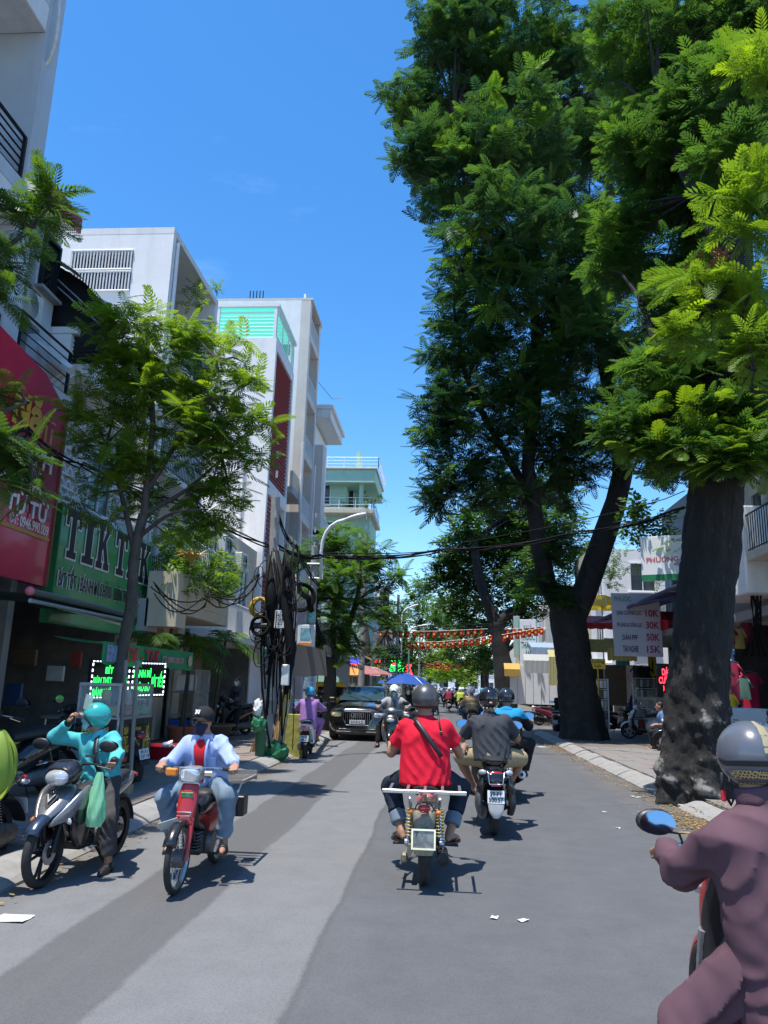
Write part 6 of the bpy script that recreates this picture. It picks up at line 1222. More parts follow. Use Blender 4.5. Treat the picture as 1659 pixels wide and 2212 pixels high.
p.arms({-1:dict(at=(-.35,.30,1.03)),1:dict(at=(.35,.30,1.03))}); p.legs({-1:dict(at=(-.20,.28,.33),pole=(-.95,.6,.5)),1:dict(at=(.20,.28,.33),pole=(.95,.6,.5))}); p.body()
p.shirt(cloth('dark_grey_cotton',(.048,.052,.062)),.8,.032,-.06,name='shirt',fold=.022,skirt=.020); p.trousers(cloth('tan_cotton',(.36,.28,.16)),.98,.026,name='shorts'); p.shoes('sandal',M_BLACKP); p.hair()
h=p.helmet(mat('gloss_black_helmet',(.012,.012,.013),.08,coat=1,var=.05),'deep'); MB().sph(p.H(0,-.155,-.02),(.022,.006,.012),10,6).build('helmet_badge',mat('pink_badge',(.6,.4,.4),.4),h)
for k in range(5): MB().bev(tuple(p.H(-.08+.04*k,-.135+.012*abs(k-2),-.075)),(.022,.01,.008),.002).build('vent',M_STEEL,h)
LO('rear_shell',[sec(-.95,.66,.10,.05),sec(-.86,.665,.185,.085),sec(-.66,.66,.20,.10),sec(-.4,.62,.18,.10)],M_PBLACK,bk)
for s in (-1,1): LO('lower_panel',[secz(.26,-.80,.035,.10,xo=s*.17),secz(.38,-.84,.045,.11,xo=s*.19),secz(.52,-.84,.03,.08,xo=s*.19)],M_BLACKP if s>0 else M_ENG,bk); MB().sph((s*.15,-.93,.72),(.05,.03,.03),10,6,Euler((0,0,s*.4)).to_matrix()).build('indicator',M_LENSW,bk,smooth=True)
# 5 brown robe rider cut by the right edge
o5=(1.27,3.36,0); S5=.94
bk=scooter('red tailed scooter at the right edge carrying the rider in purple brown clothes',o5,R(3),body=M_PRED,trim=M_BLACKP,rail=True); bk.scale=(S5,)*3
bk.children[[c.name.split('.')[0] for c in bk.children].index('mirror')].location.z=-.07
for c in bk.children:
    if c.name.split('.')[0] in ('leg_shield','front_apron','side_skirt','indicator','front_fender'): c.scale=(.4 if c.name.split('.')[0]!='indicator' else .2,1,1)
p=Person('person in loose purple brown clothes and grey gold helmet at right edge',o5,R(3),(-.04,-.30,.80),.1,S=S5,res=.0095,scale=1.0,neck=(-.13,-.27,1.31),shdrop=.045,head=(R(-3),R(-6),0))
p.arms({-1:dict(at=(-.35,.26,.98),pole=(-.55,-.3,-.95)),1:dict(at=(.36,.29,1.0))}); p.legs({-1:dict(at=(-.56,-.28,.03),pole=(-.25,.75,.6),f=(-.4,.9,0)),1:dict(at=(.3,.15,.30),pole=(.6,.8,.3))}); p.body()
ROBE=cloth('purple_brown_cotton',(.108,.058,.074),.8,.12,6,.35); p.shirt(ROBE,1.92,.036,-.30,name='shirt',fold=.020,collar=.035,wide=.03,skirt=.05); p.trousers(ROBE,1.95,.034,.03,flare=.06)
p.shell('collar',[('c',p.neck-p.d*.0,p.neck+p.d*.03,.082,.078,.01,[(p.neck+p.d*.05,p.d),(p.neck-p.d*.02,-p.d)])],ROBE,.003); p.hair()
M_HG=mat('blue_grey_helmet',(.105,.115,.14),.3,coat=.5,var=.08); h=p.helmet(M_HG,'deep')
def comb_mat():
    m=bpy.data.materials.new('gold_honeycomb'); m.use_nodes=True; n=m.node_tree; b=n.nodes['Principled BSDF']; v=n.nodes.new('ShaderNodeTexVoronoi'); v.feature='DISTANCE_TO_EDGE'; v.inputs['Scale'].default_value=95; v.inputs['Randomness'].default_value=.25
    t=n.nodes.new('ShaderNodeTexCoord'); n.links.new(t.outputs['Object'],v.inputs[0]); r_=n.nodes.new('ShaderNodeMapRange'); r_.inputs[1].default_value=.10; r_.inputs[2].default_value=.14; n.links.new(v.outputs[0],r_.inputs[0]); k=n.nodes.new('ShaderNodeMix'); k.data_type='RGBA'; k.inputs[6].default_value=(.52,.40,.17,1); k.inputs[7].default_value=(.03,.03,.032,1); n.links.new(r_.outputs[0],k.inputs[0]); n.links.new(k.outputs[2],b.inputs['Base Color']); b.inputs['Roughness'].default_value=.35; return m
M_COMB=comb_mat(); M_GOLD=mat('pale_gold',(.5,.40,.22),.35,metal=.4)
for (t0,t1,a0,a1,m,nm) in ((.66,.75,PI-.28,PI+1.25,M_COMB,'honeycomb_band'),(.80,.855,PI-.28,PI+1.25,M_COMB,'honeycomb_band'),(.10,.50,PI-.42,PI-.02,M_GOLD,'gold_patch'),(.57,.62,PI-1.6,PI+1.6,M_BLACKP,'dark_band'),(.90,.985,PI-1.7,PI+1.7,M_BLACKP,'dark_band')):
    MB().sheet(lambda u,v:p.hpt(a0+(a1-a0)*u,t0+(t1-t0)*v,1.012),20,3).build(nm,m,h,smooth=True)
c=p.hpt(PI-.62,.74,1.025); MB().prism([(-.022,.024),(.022,.024),(.024,0),(0,-.034),(-.024,0)],c,(.82,.55,0),(0,-.1,1),(.005,-.008,0)).build('shield_badge',mat('orange_badge',(.55,.33,.10),.4),h,fix=True)
MB().bev(tuple(p.hpt(PI-.62,.925,1.02)),(.05,.008,.022),.002,(0,0,R(30))).build('sticker',mat('sticker',(.35,.2,.16),.4,var=.5,scale=60),h)
MB().tube([p.H(-.112,.0,-.03),p.H(-.11,.03,-.09),p.H(-.07,.055,-.15),p.neck+P3(-.06,.05,.02)],.009,6).build('helmet_strap',M_BLACKP,p.t,smooth=True); MB().bev(tuple(p.H(-.105,.03,-.115)),(.02,.02,.045),.005).build('strap_clip',M_RED,p.t)
MB().tube([p.H(-.08,-.02,.0),p.H(-.092,-.01,-.035),p.H(-.08,.02,-.06)],.003,5).build('mask_loop',M_WPAINT,p.t,smooth=True)
# 6 hooded blue and black jacket rider
o6=(1.02,12.6,0)
bk=scooter('dark scooter of the blue hooded rider ahead of the black scooter',o6,R(-3),body=M_PBLACK)
p=Person('person in bright blue and black hooded jacket riding right of centre',o6,R(-3),(0,-.27,.84),.1,res=.016,scale=1.03,neck=(-.02,-.17,1.315),head=(R(-12),R(-6),0))
p.arms({-1:dict(at=(-.35,.30,1.03)),1:dict(at=(.35,.30,1.03))}); p.legs({-1:dict(at=(-.2,.25,.33)),1:dict(at=(.26,.1,.28),pole=(.6,.8,.3))}); p.body()
p.shirt(cloth('black_jacket',(.012,.013,.016)),1.9,.03,-.12,name='jacket'); BLU=cloth('bright_blue_cloth',(.02,.25,.48)); u=p.neck-p.d*.13
p.shirt(BLU,.55,.036,-.12,name='jacket_yoke',band=[(-.17,-1)]); p.shell('hood',[('e',p.neck+P3(0,-.075,-.055),(.115,.055,.085),None,.02)],BLU,.008); p.trousers(cloth('dark_trousers',(.02,.02,.024)),1.95); p.shoes('shoe',M_BLACKP); p.hair()
p.helmet(mat('gloss_navy_helmet',(.02,.025,.035),.1,coat=1),'half')
# 7 woman in lilac on the white scooter riding away by the pole
o7=(-3.02,17.9,0)
bk=scooter('white motor scooter with red tail light ridden by woman in lilac hoodie beside the poles',o7,R(4),body=M_PWHITE,trim=M_PWHITE,ptxt='59-E2\n489.63',rail=True); bk.scale=(.95,)*3; MB().prism([(-.10,.05),(0,.0),(.10,.05),(.06,-.05),(0,-.085),(-.06,-.05)],(0,-.955,.70),(1,0,0),(0,.1,1),(0,-.012,0)).build('tail_light_wings',M_LENSR,bk,fix=True)
p=Person('person in lilac hooded jacket and sky blue helmet riding away beside the cable laden pole',o7,R(4),(0,-.27,.85),.04,S=.95,res=.016,scale=.98,neck=(0,-.2,1.32),head=(0,R(-4),0))
p.arms({-1:dict(at=(-.35,.30,1.03)),1:dict(at=(.35,.30,1.03))}); p.legs({-1:dict(at=(-.42,-.2,.13),pole=(-.7,.6,.2),f=(-.5,.86,0)),1:dict(at=(.2,.28,.33))}); p.body()
LIL=cloth('lilac_cotton',(.33,.17,.42)); p.shirt(LIL,1.93,.028,-.22,name='jacket'); p.shell('hood',[('e',p.neck+P3(0,-.075,-.035),(.115,.06,.085),None,.02)],LIL,.008); p.trousers(LIL,1.8); p.shoes('flipflop',M_WOOD); p.hair()
p.helmet(mat('sky_blue_helmet',(.03,.32,.55),.25,coat=.6),'half')
# 8, 9 riders coming towards us behind the man in red
o8=(-1.22,19.6,0)
scooter('black and silver scooter coming towards us beside the dark SUV',o8,R(178),body=M_PBLACK,trim=M_PGREY)
p=Person('person in grey jacket, white helmet, sunglasses and blue mask riding towards us',o8,R(178),(0,-.25,.84),.05,res=.016,scale=1.02,neck=(0,-.18,1.33))
p.arms({-1:dict(at=(-.35,.30,1.03),pole=(-.9,-.2,-.5)),1:dict(at=(.35,.30,1.03),pole=(.9,-.2,-.5))}); p.legs({-1:dict(at=(-.2,.28,.33)),1:dict(at=(.36,.2,.12),pole=(.6,.8,.2))}); p.body()
p.shirt(cloth('grey_jacket',(.30,.31,.33)),1.93,.032,-.08,name='jacket'); MB().sheet(lambda u,v:(p.neck-p.d*.05).lerp(p.pel+p.d*.1,v)+p.fwd*(.135+.04*math.sin(PI*v))+p.r*(u-.5)*.13,4,10).build('shirt_front',cloth('checked_shirt',(.12,.12,.13),var=.6,scale=30),p.t,smooth=True); p.trousers(cloth('black_trousers',(.02,.02,.022)),1.9); p.shoes('shoe',M_BLACKP)
p.helmet(M_WPAINT,'deep',rim=M_WPAINT); p.mask(MATS['blue_surgical_mask']); p.glasses()
o9=(-1.0,22.6,0)
scooter('dark scooter following the white helmeted rider towards us',o9,R(180),body=M_PBLACK)
p=Person('person in black with black helmet and pale mask following behind the white helmeted rider',o9,R(180),(0,-.25,.84),.05,res=.02,neck=(0,-.18,1.36),scale=1.03); p.arms({-1:dict(at=(-.35,.30,1.03)),1:dict(at=(.35,.30,1.03))}); p.legs({-1:dict(at=(-.2,.28,.33)),1:dict(at=(.2,.28,.33))}); p.body()
p.shirt(cloth('black_jacket',(.02,.02,.02)),1.93,.03,-.08,name='jacket'); p.trousers(MATS['black_trousers'],1.9); p.shoes('shoe',M_BLACKP); p.helmet(MATS['gloss_black_helmet'],'deep'); p.mask(M_WPAINT)
# riders further off
def far_rider(label,blabel,x,y,rz,shirt,helm,body=M_PBLACK,res=.024,trs=None,k=1.0,group=None,sl=1.9,legout=0):
    scooter(blabel,(x,y,0),rz,body=body,group='scooters far down the street' if group else None); p=Person(label,(x,y,0),rz,(0,-.27,.84),.08,res=res,scale=k,neck=(0,-.18,1.33),group=group)
    p.arms({-1:dict(at=(-.35,.30,1.03)),1:dict(at=(.35,.30,1.03))}); p.legs({-1:dict(at=(-.2,.25,.33) if not legout else (-.35,.0,.2)),1:dict(at=(.2,.25,.33))}); p.body(); p.shirt(shirt,sl,.03,-.1); p.trousers(trs or MATS['dark_trousers'],1.9); p.shoes('shoe',M_BLACKP); p.hair()
    p.helmet(helm,'half',strap=False); return p
HW=mat('white_helmet',(.7,.71,.72),.3,coat=.5); HR=mat('red_helmet',(.4,.03,.04),.3,coat=.5); HB=mat('blue_helmet',(.08,.3,.45),.3,coat=.5); HK=MATS['gloss_black_helmet']
STR=cloth('tan_striped_jersey',(.42,.27,.12)); 
p=far_rider('person in tan jersey with pale stripes and white helmet riding ahead','black scooter with orange tail lamp under the striped jersey rider',1.02,28.5,0,STR,HW,trs=cloth('blue_jeans',(.06,.12,.22)),k=1.12)
for z in (-.16,-.32): p.shirt(cloth('pale_stripe_cloth',(.5,.45,.36)),1.9,.036,-.1,name='stripe',band=[(z+.03,1),(z-.03,-1)],fold=0)
far_rider('person in lime green shirt riding ahead in the distance','small scooter under the lime green shirted rider',1.05,48,0,cloth('lime_cotton',(.42,.50,.06)),HW)
far_rider('person in maroon shirt with white helmet riding in the distance','scooter ridden by the person in maroon',.42,54,0,cloth('maroon_cotton',(.26,.03,.06)),HW,legout=1)
far_rider('person in navy jacket and sky blue helmet riding near the third tree','scooter under the navy jacketed rider near the third tree',2.15,44,0,cloth('navy_cotton',(.02,.02,.06)),HB)
far_rider('person with silver helmet mostly hidden right of the striped jersey rider','dark scooter hidden ahead of the blue hooded rider',1.75,27,0,cloth('grey_cotton',(.08,.08,.09)),mat('silver_helmet',(.4,.42,.45),.2,metal=.7))
far_rider('person in blue jacket riding just beyond the striped jersey rider','scooter of the blue jacketed rider far ahead',1.5,60,0,cloth('royal_blue_cotton',(.03,.08,.3)),HW)
far_rider('person in black shirt riding towards us far left of centre','scooter coming towards us beyond the blue parasol',-.55,46,PI,cloth('black_cotton',(.02,.02,.02)),HB)
far_rider('person with yellow box bag riding towards us near the parasol','scooter carrying a yellow delivery box',-1.2,64,PI,cloth('yellow_jacket',(.5,.35,.03)),HR)
fr_=far_rider('small distant rider in the crowd of scooters at the end of the street','distant scooter in the crowd at the end of the street',.1,76,PI,cloth('white_cotton',(.55,.55,.55)),HW,group='distant riders',res=.05)
rd=random.Random(5); fb=[o for o in COL.objects if o.get('label')=='distant scooter in the crowd at the end of the street'][0]
for i in range(15):
    x,y=rd.uniform(-1.8,2.8),rd.uniform(72,125); rz=PI if x<.3 else 0
    copy_thing(fr_.t,(x,y,0),rz); copy_thing(fb,(x,y,0),rz)
# ------------------------------------------------------------------ parked motorbikes
PK=[('red and black scooter parked side on between the trees on the right',(5.05,37.2,.0),R(-80),M_PMAROON),('black scooter parked behind the red and black one',(5.9,38.2,.0),R(-84),M_PBLACK),
 ('white flanked dark scooter parked side on before the phone shop',(6.75,26.7,.12),R(84),M_PWHITE),('dark scooter parked with covered handlebar before the phone shop',(7.4,29.9,.12),R(-82),M_PBLACK),
 ('blue grey scooter parked near the phone shop pillar',(7.7,29.4,.12),R(88),M_PBLUE),('black scooter parked facing the shop beyond the second trunk',(6.9,32.0,.0),R(-80),M_PBLACK),('dark scooter parked half behind the massive trunk',(6.35,21.2,.12),R(80),M_PBLACK),('cream scooter parked beside the grey cabinet at the right edge',(5.35,12.6,.12),R(70),M_PCREAM),
 ('black scooter parked behind the dark SUV on the left pavement',(-4.6,27.0,.12),R(-70),M_PBLACK),('second black scooter parked by the left wall beyond the poles',(-5.0,28.5,.12),R(-75),M_PBLACK),('grey scooter parked among the bikes beyond the poles',(-4.9,30.2,.12),R(-72),M_PGREY),
 ('dark scooter at the left edge with its mirror raised, in front of the steakhouse',(-5.2,9.4,.12),R(160),M_PBLACK),('black scooter parked beside the steakhouse with its front wheel turned away',(-5.0,11.2,.12),R(70),M_PBLACK),
 ('dark scooter standing inside the shaded gateway left of the poles',(-5.9,21.8,.12),R(150),M_PBLACK),('black scooter standing beside the second tree on the right',(4.5,30.6,0),R(-20),M_PGREY)]
for i,(l,c,r_,m) in enumerate(PK): scooter(l,c,r_,body=m,group=None,lean=R(-5),ptxt=['59-X1\n237.18','59-T2\n410.96','51-N3\n806.22'][i%3])
# ------------------------------------------------------------------ signs on the left
def led(name,col,e): return mat(name,col,.5,emit=e,var=.02)
M_SIGNG=mat('green_signboard',(.010,.26,.075),.35,var=.12,scale=2,coat=.3); M_SIGNR=mat('red_signboard',(.62,.016,.06),.3,var=.15,scale=1.5,coat=.4); M_SIGNRD=mat('dark_red_signboard',(.33,.014,.05),.3,var=.15,scale=1.5,coat=.4)
UY,UZ=Vector((0,1,0)),Vector((0,0,1))
def ys(px,py,x): return atx(px,py,x)
xs=-6.62
a,b_,c_=ys(130,1095,xs),ys(333,1178,xs),ys(122,1345,xs); y0,y1,z1,z0=12.55,16.75,(a.z+b_.z)/2,c_.z
sg=thing('signboard','green steakhouse signboard with black lettering, brown trunk before it','signboard',(xs,(y0+y1)/2,(z0+z1)/2))
L_=y1-y0; Hh=z1-z0
MB().bev((-.08,0,0),(.14,L_,Hh),.015).build('board',M_SIGNG,sg); f=MB()
for s in (-1,1): f.bx(-.16,.012,s*L_/2-.02,s*L_/2+.02,-Hh/2-.02,Hh/2+.02)
for s in (-1,1): f.bx(-.155,.010,-L_/2+.02,L_/2-.02,s*Hh/2-.02,s*Hh/2+.02)
f.build('board_frame',mat('green_frame',(.03,.22,.07),.5),sg)
def outl(body,o,w,h,bold=.03):
    text(body,(o[0],o[1],o[2]),UY,UZ,w*1.02,h*1.06,M_WPAINT,sg,'lettering_outline',bold*2.2,.004); text(body,(o[0]+.004,o[1],o[2]),UY,UZ,w,h,M_INK,sg,'lettering',bold,.006)
SLAB={'T':[(.2,0),(.8,0),(.8,.14),(.65,.14),(.65,.84),(.82,.84),(.86,.66),(1,.66),(1,1),(0,1),(0,.66),(.14,.66),(.18,.84),(.35,.84),(.35,.14),(.2,.14)],'I':[(.1,0),(.9,0),(.9,.15),(.72,.15),(.72,.85),(.9,.85),(.9,1),(.1,1),(.1,.85),(.28,.85),(.28,.15),(.1,.15)],
'K':[(0,0),(.46,0),(.46,.14),(.37,.14),(.37,.40),(.45,.48),(.66,.14),(.58,.14),(.58,0),(1,0),(1,.14),(.93,.14),(.62,.62),(.86,.86),(.97,.86),(.97,1),(.56,1),(.56,.86),(.62,.86),(.37,.58),(.37,.86),(.46,.86),(.46,1),(0,1),(0,.86),(.09,.86),(.09,.14),(0,.14)],'A':[(0,0),(.42,0),(.42,.14),(.33,.14),(.37,.28),(.63,.28),(.67,.14),(.58,.14),(.58,0),(1,0),(1,.14),(.93,.14),(.66,1),(.34,1),(.07,.14),(0,.14)]}
def offs(P_,d):
    o=[]; n=len(P_)
    for i in range(n):
        a_,b0,c0=[Vector((*P_[(i+k)%n],0)) for k in (-1,0,1)]; e1=(b0-a_).normalized(); e2=(c0-b0).normalized(); n1,n2=Vector((e1.y,-e1.x,0)),Vector((e2.y,-e2.x,0)); m_=(n1+n2); m_=m_/max(.35,m_.dot(n1)); o.append((b0.x+m_.x*d,b0.y+m_.y*d))
    return o
for ch,yc in zip('TIKTAK',(-1.62,-.98,-.34,.48,1.12,1.76)):
    w_,h_=.56,.86; P_=[((x-.5)*w_,y*h_) for x,y in SLAB[ch]]
    MB().prism(offs(P_,.035),(0,yc,.14),(0,1,0),(0,0,1),(.006,0,0)).build('lettering_outline',M_WPAINT,sg,fix=True); MB().prism(P_,(.002,yc,.14),(0,1,0),(0,0,1),(.010,0,0)).build('lettering',M_INK,sg,fix=True)
outl('BÍT TẾT - BÁNH MÌ CHẢO - BÚN THỊT NƯỚNG',(0,0.02,-.22),3.95,.47,.02)
M_DKG=mat('dark_green_lettering',(.006,.06,.025),.5); text('ĐC: 261 BÀ HẠT - P.4 - Q.10     ĐT: 0901 109 171',(.0,0,-.72),UY,UZ,3.9,.26,M_DKG,sg,'lettering',.01,.004)
# red shop sign
xr=-6.45; r0_,r1_=ys(135,880,xr),ys(120,1290,xr); yR=11.95
rs=thing('signboard','tall red shop signboard with yellow word and phone number above the pavement','signboard',(xr,10.2,0))
zt0,zt1=3.0,6.35
MB().prism([(-2.3,zt0),(yR-10.2,zt0),(yR-10.2,zt1-.35),(yR-10.2-.75,zt1),(-2.3,zt1+.4)],(-.14,0,0),(0,1,0),(0,0,1),(.14,0,0)).build('board',M_SIGNR,rs,fix=True)
MB().bx(0.0,.012,-2.3,yR-10.2-.06,4.05,5.25).build('dark_panel',M_SIGNRD,rs)
M_GOLDP=mat('gold_strip',(.55,.36,.08),.35,metal=.5); g=MB(); g.bx(.001,.02,-2.3,yR-10.25,3.72,3.77); g.build('gold_line',M_GOLDP,rs); MB().bx(-.15,.03,yR-10.2+.001,yR-10.2+.05,zt0,zt1-.3).build('edge_trim',mat('brown_trim',(.2,.08,.05),.5),rs)
M_YTX=mat('yellow_lettering',(.75,.38,.03),.4)
def rt(s_,y,z,w,h,m,**k): text(s_,(.016,y-10.2,z),UY,UZ,w,h,m,rs,'lettering',k.get('b',.03),.03 if k.get('d') else .006)
rt('Năm',11.0,5.55,1.3,.62,M_YTX,b=.05,d=1); rt('CAPH',11.05,4.95,1.2,.34,M_WPAINT,d=1); rt('RAU MÁ',10.6,4.55,1.7,.34,M_WPAINT,d=1); rt('TỪ TỪ',11.1,4.15,1.2,.36,M_WPAINT,d=1); rt('10',10.15,3.9,.22,.2,M_WPAINT); rt('ĐT: 0946.990.009',11.25,3.88,1.15,.17,M_WPAINT,b=.02)
# awning roller tube with pink end, folded awning and fluorescent tube
pA,pB=at(66,1277,9.6),at(292,1332,13.2)
t=thing('awning_roller','long dark awning roller tube with pink end cap across the shop signs','awning',pA); v=pB-pA
MB().cyl((0,0,0),v,.045,12).build('roller_tube',mat('grey_green_tube',(.10,.12,.11),.5,metal=.3),t,smooth=SM); MB().sph(-v.normalized()*.02,.06,12,8).build('end_cap',mat('pink_plastic',(.6,.14,.17),.5),t,smooth=True)
MB().cyl((0,.02,-.12),v*.95+Vector((0,0,-.1)),.03,8).build('front_rail',M_STEEL,t)
def fold(u,vv): p=pA.lerp(pB,u)+Vector((-1.3*vv,.1,.10*vv-.03-.04*math.sin(u*20)*vv)); return p-pA
MB().sheet(fold,24,4).build('canvas',mat('dark_green_canvas',(.02,.045,.035),.8),t,smooth=True)
q0,q1=at(125,1312,11),at(258,1348,12.8); t=thing('tube_lamp','unlit fluorescent tube lamp hung below the awning roller','lamp',q0); MB().cyl((0,0,0),q1-q0,.022,8).build('tube',M_WPAINT,t); MB().box((q1-q0)/2+Vector((0,0,.05)),(.05,(q1-q0).length,.05)).build('lamp_body',M_GREY,t)
# green scalloped awning over the cart
aw=thing('awning','small green scalloped cart awning printed TIK - TAK','awning',(-5.0,11.6,2.35))
E0,E1=at(222,1385,10.7),at(416,1410,14.3); o_=Vector((-5.0,11.6,2.35)); E0,E1=E0-o_,E1-o_; back=Vector((-.75,0,.06))
M_AWG=thin('green_awning_cloth',(.05,.34,.13),.35); 
MB().sheet(lambda u,v:E0.lerp(E1,u)+back*v+Vector((0,0,-.04*math.sin(PI*v))),10,5).build('awning_top',M_AWG,aw,smooth=True)
MB().sheet(lambda u,v:E0.lerp(E1,u)+Vector((.01+.012*math.sin(u*40),0,-(.30+.035*abs(math.sin(u*9*PI)))*v)),90,5).build('valance',M_AWG,aw,smooth=True)
d_=(E1-E0).normalized()
M_LRED=mat('red_lettering',(.45,.03,.05),.5); text('TIK - TAK',E0.lerp(E1,.38)+Vector((.035,0,-.15)),d_,UZ,(E1-E0).length*.36,.22,M_LRED,aw,'lettering',.04,.004); text('ĐT: 0909.109.171',E0.lerp(E1,.72)+Vector((.035,0,-.17)),d_,UZ,(E1-E0).length*.27,.11,mat('pink_lettering',(.65,.25,.32),.5),aw,'lettering',.03,.004)
MB().bev(tuple(E0.lerp(E1,.08)+Vector((.03,0,-.16))),(.01,.4,.24),.002).build('printed_patch',mat('blue_print',(.2,.28,.4),.5,var=.6,scale=20),aw); MB().lathe([(0,0),(.1,0),(.1,.008),(0,.008)],E0.lerp(E1,.95)+Vector((.03,0,-.16)),(1,0,0),16).build('round_badge',mat('badge_print',(.5,.35,.25),.5,var=.6,scale=20),aw)
ap=MB(); ap.cyl(E1+Vector((-.03,-.02,-.1)),E1+Vector((-.03,-.02,-2.1)),.02,8); ap.build('awning_post',M_BLACKM,aw)
# LED boards
M_LEDG=led('green_led',(.02,.95,.10),1.6); M_LEDW=led('white_led',(.85,.92,1),1.2); M_LEDB=mat('led_board_face',(.006,.006,.007),.4)
def ledboard(label,P0,P1,lines,hh):
    P0,P1=Vector(P0),Vector(P1); o=P0.lerp(P1,.5); t=thing('led_sign',label,'led sign',o); u=(P1-P0).normalized(); n=u.cross(UZ); w=(P1-P0).length; rot=Matrix((u,-n,UZ)).transposed()
    MB().bev((0,0,0),(w,.08,hh),.01,rot).build('board',M_LEDB,t); b=MB(); f=n*.045
    for k in range(12):
        for s in (-1,1): b.box(u*(w*(-.46+.92*k/11))+UZ*s*hh*.44+f,(w*.04,.01,.018),rot)
    for k in range(6):
        for s in (-1,1): b.box(u*(s*w*.475)+UZ*hh*(-.36+.72*k/5)+f,(.018,.01,hh*.07),rot)
    b.build('border_lights',M_LEDW,t,kind='stuff')
    for s_,cx,cz,lw,lh in lines: text(s_,u*cx*w+UZ*cz*hh+n*.043,u,UZ,lw*w,lh*hh,M_LEDG,t,'lettering',.0,.003)
P=lambda px,py,y:at(px,py,y)
ledboard('larger green LED menu board split by the slim trunk',P(192,1467,11.3),P(276,1468,11.9),[('BÍT TẾT',.1,.27,.5,.26),('BÚN THỊT NƯỚNG',0,-.02,.86,.24),('BÁNH MÌ CHẢO',-.02,-.29,.82,.24)],.60)
ledboard('smaller green LED menu board right of the slim trunk',P(280,1467,11.9),P(352,1467,12.6),[('BÁNH MÌ',-.2,.18,.5,.26),('CHẢO BÒ',-.2,-.2,.48,.26),('BÍT TẾT',.27,.0,.36,.44)],.56)
# food cart with lettered panels and a glass case
ct=thing('food_cart','steel food cart with glass case and black menu panels lettered in yellow','food cart',(-4.62,10.95,.12))
for (y,z0,z1,nm) in ((0,.30,.95,'cabinet'),): MB().bev((0,0,.63),(.62,1.2,.66),.01).build(nm,M_STEEL,ct)
M_YTXT=mat('menu_yellow',(.62,.46,.05),.5)
def panel(o,u,w,h,s_):
    u=Vector(u); n=u.cross(UZ); rot=Matrix((u,-n,UZ)).transposed(); pn=MB().bev(o,(w,.012,h),.003,rot).build('menu_panel',M_INK,ct); text(s_,Vector(o)+n*.008+UZ*h*.06,u,UZ,w*.72,h*.62,M_YTXT,pn,'lettering',.03,.003); MB().box(Vector(o)+n*.008-UZ*h*.40,(w*.6,.006,h*.1),rot).build('red_band',M_RED,pn)
for k,s_ in enumerate(('BÚN\nTHỊT\nNƯỚNG','BÁNH\nMÌ\nCHẢO','BÒ\nBÍT TẾT')): panel((.325,-.39+.39*k,.63),(0,1,0),.36,.58,s_)
panel((0,-.615,.63),(1,0,0),.56,.60,'BÁNH\nMÌ\nCHẢO')
g=MB()
for x in (-.28,.28):
    for y in (-.57,.57): g.bx(x-.018,x+.018,y-.018,y+.018,.96,1.36)
g.bx(-.3,.3,-.59,.59,1.36,1.40); g.bx(-.26,.26,-.55,.55,1.17,1.18); g.build('case_frame',M_STEEL,ct,kind='stuff'); gl=clear('case_glass',(.85,.92,.92),.72)
MB().quad((.285,-.55,.97),(.285,.55,.97),(.285,.55,1.355),(.285,-.55,1.355)).build('case_pane',gl,ct); MB().quad((-.26,-.58,.97),(.26,-.58,.97),(.26,-.58,1.355),(-.26,-.58,1.355)).build('case_pane',gl,ct)
rg=random.Random(12)
for k in range(14):
    y=-.5+.077*k; m=GOODS[rg.randrange(6)]; z=.965 if k%2 else 1.182; MB().lathe([(0,0),(.06,0),(.075,rg.uniform(.06,.12)),(.05,.13),(0,.13)],(rg.uniform(-.1,.2),y,z),(0,0,1),10).build('food_tub',m,ct,smooth=SM)
for y in (-.42,.42):
    for x in (-.25,.25): MB().lathe([(0,-.025),(.13,-.025),(.15,0),(.13,.025),(0,.025)],(x,y,.15),(1,0,0),18).build('cart_wheel',M_RUBBER,ct,smooth=SM)
o=thing('timber_prop','bare grey timber props leaning beside the food cart','prop',(-4.2,10.25,.13)); 
for dx in (0,.16): MB().tube([(dx,.1*dx,0),(dx-.16,.25,1.7)],.028,8).build('pole',mat('weathered_timber',(.22,.20,.17),.8,var=.3,stretch=(1,1,.2)),o)
MB().bev((.1,-.05,.06),(.22,.14,.12),.01).build('base_block',mat('raw_timber',(.33,.24,.14),.8,var=.3),o)
# yellow notice boards in the shade behind the parked scooters
for (px,py,w,h,yy,s_,lb) in ((35,1632,.55,.36,10.8,'0836 1\nHẺM','yellow notice with black and red lettering at the left edge'),(122,1628,.75,.26,11.2,'0957.201.739','yellow phone number notice behind the parked scooters')):
    q=at(px,py,yy); t=thing('notice_board',lb,'notice',q,R(25)); MB().bev((0,0,0),(w,.02,h),.004).build('board',mat('yellow_notice',(.5,.38,.05),.6,var=.1),t); text(s_,(0,-.012,0),(1,0,0),UZ,w*.85,h*.7,M_INK,t,'lettering',.02,.002)
# steel tables and stools silhouettes in the dark shop
t=thing('steel_table','steel counter table in the dim steakhouse front','table',(-6.6,14.2,.14)); MB().bev((0,0,.75),(.7,1.8,.05),.01).build('tabletop',M_STEEL,t)
for x in (-.3,.3):
    for y in (-.8,.8): MB().cyl((x,y,0),(x,y,.73),.02,8).build('leg',M_STEEL,t)
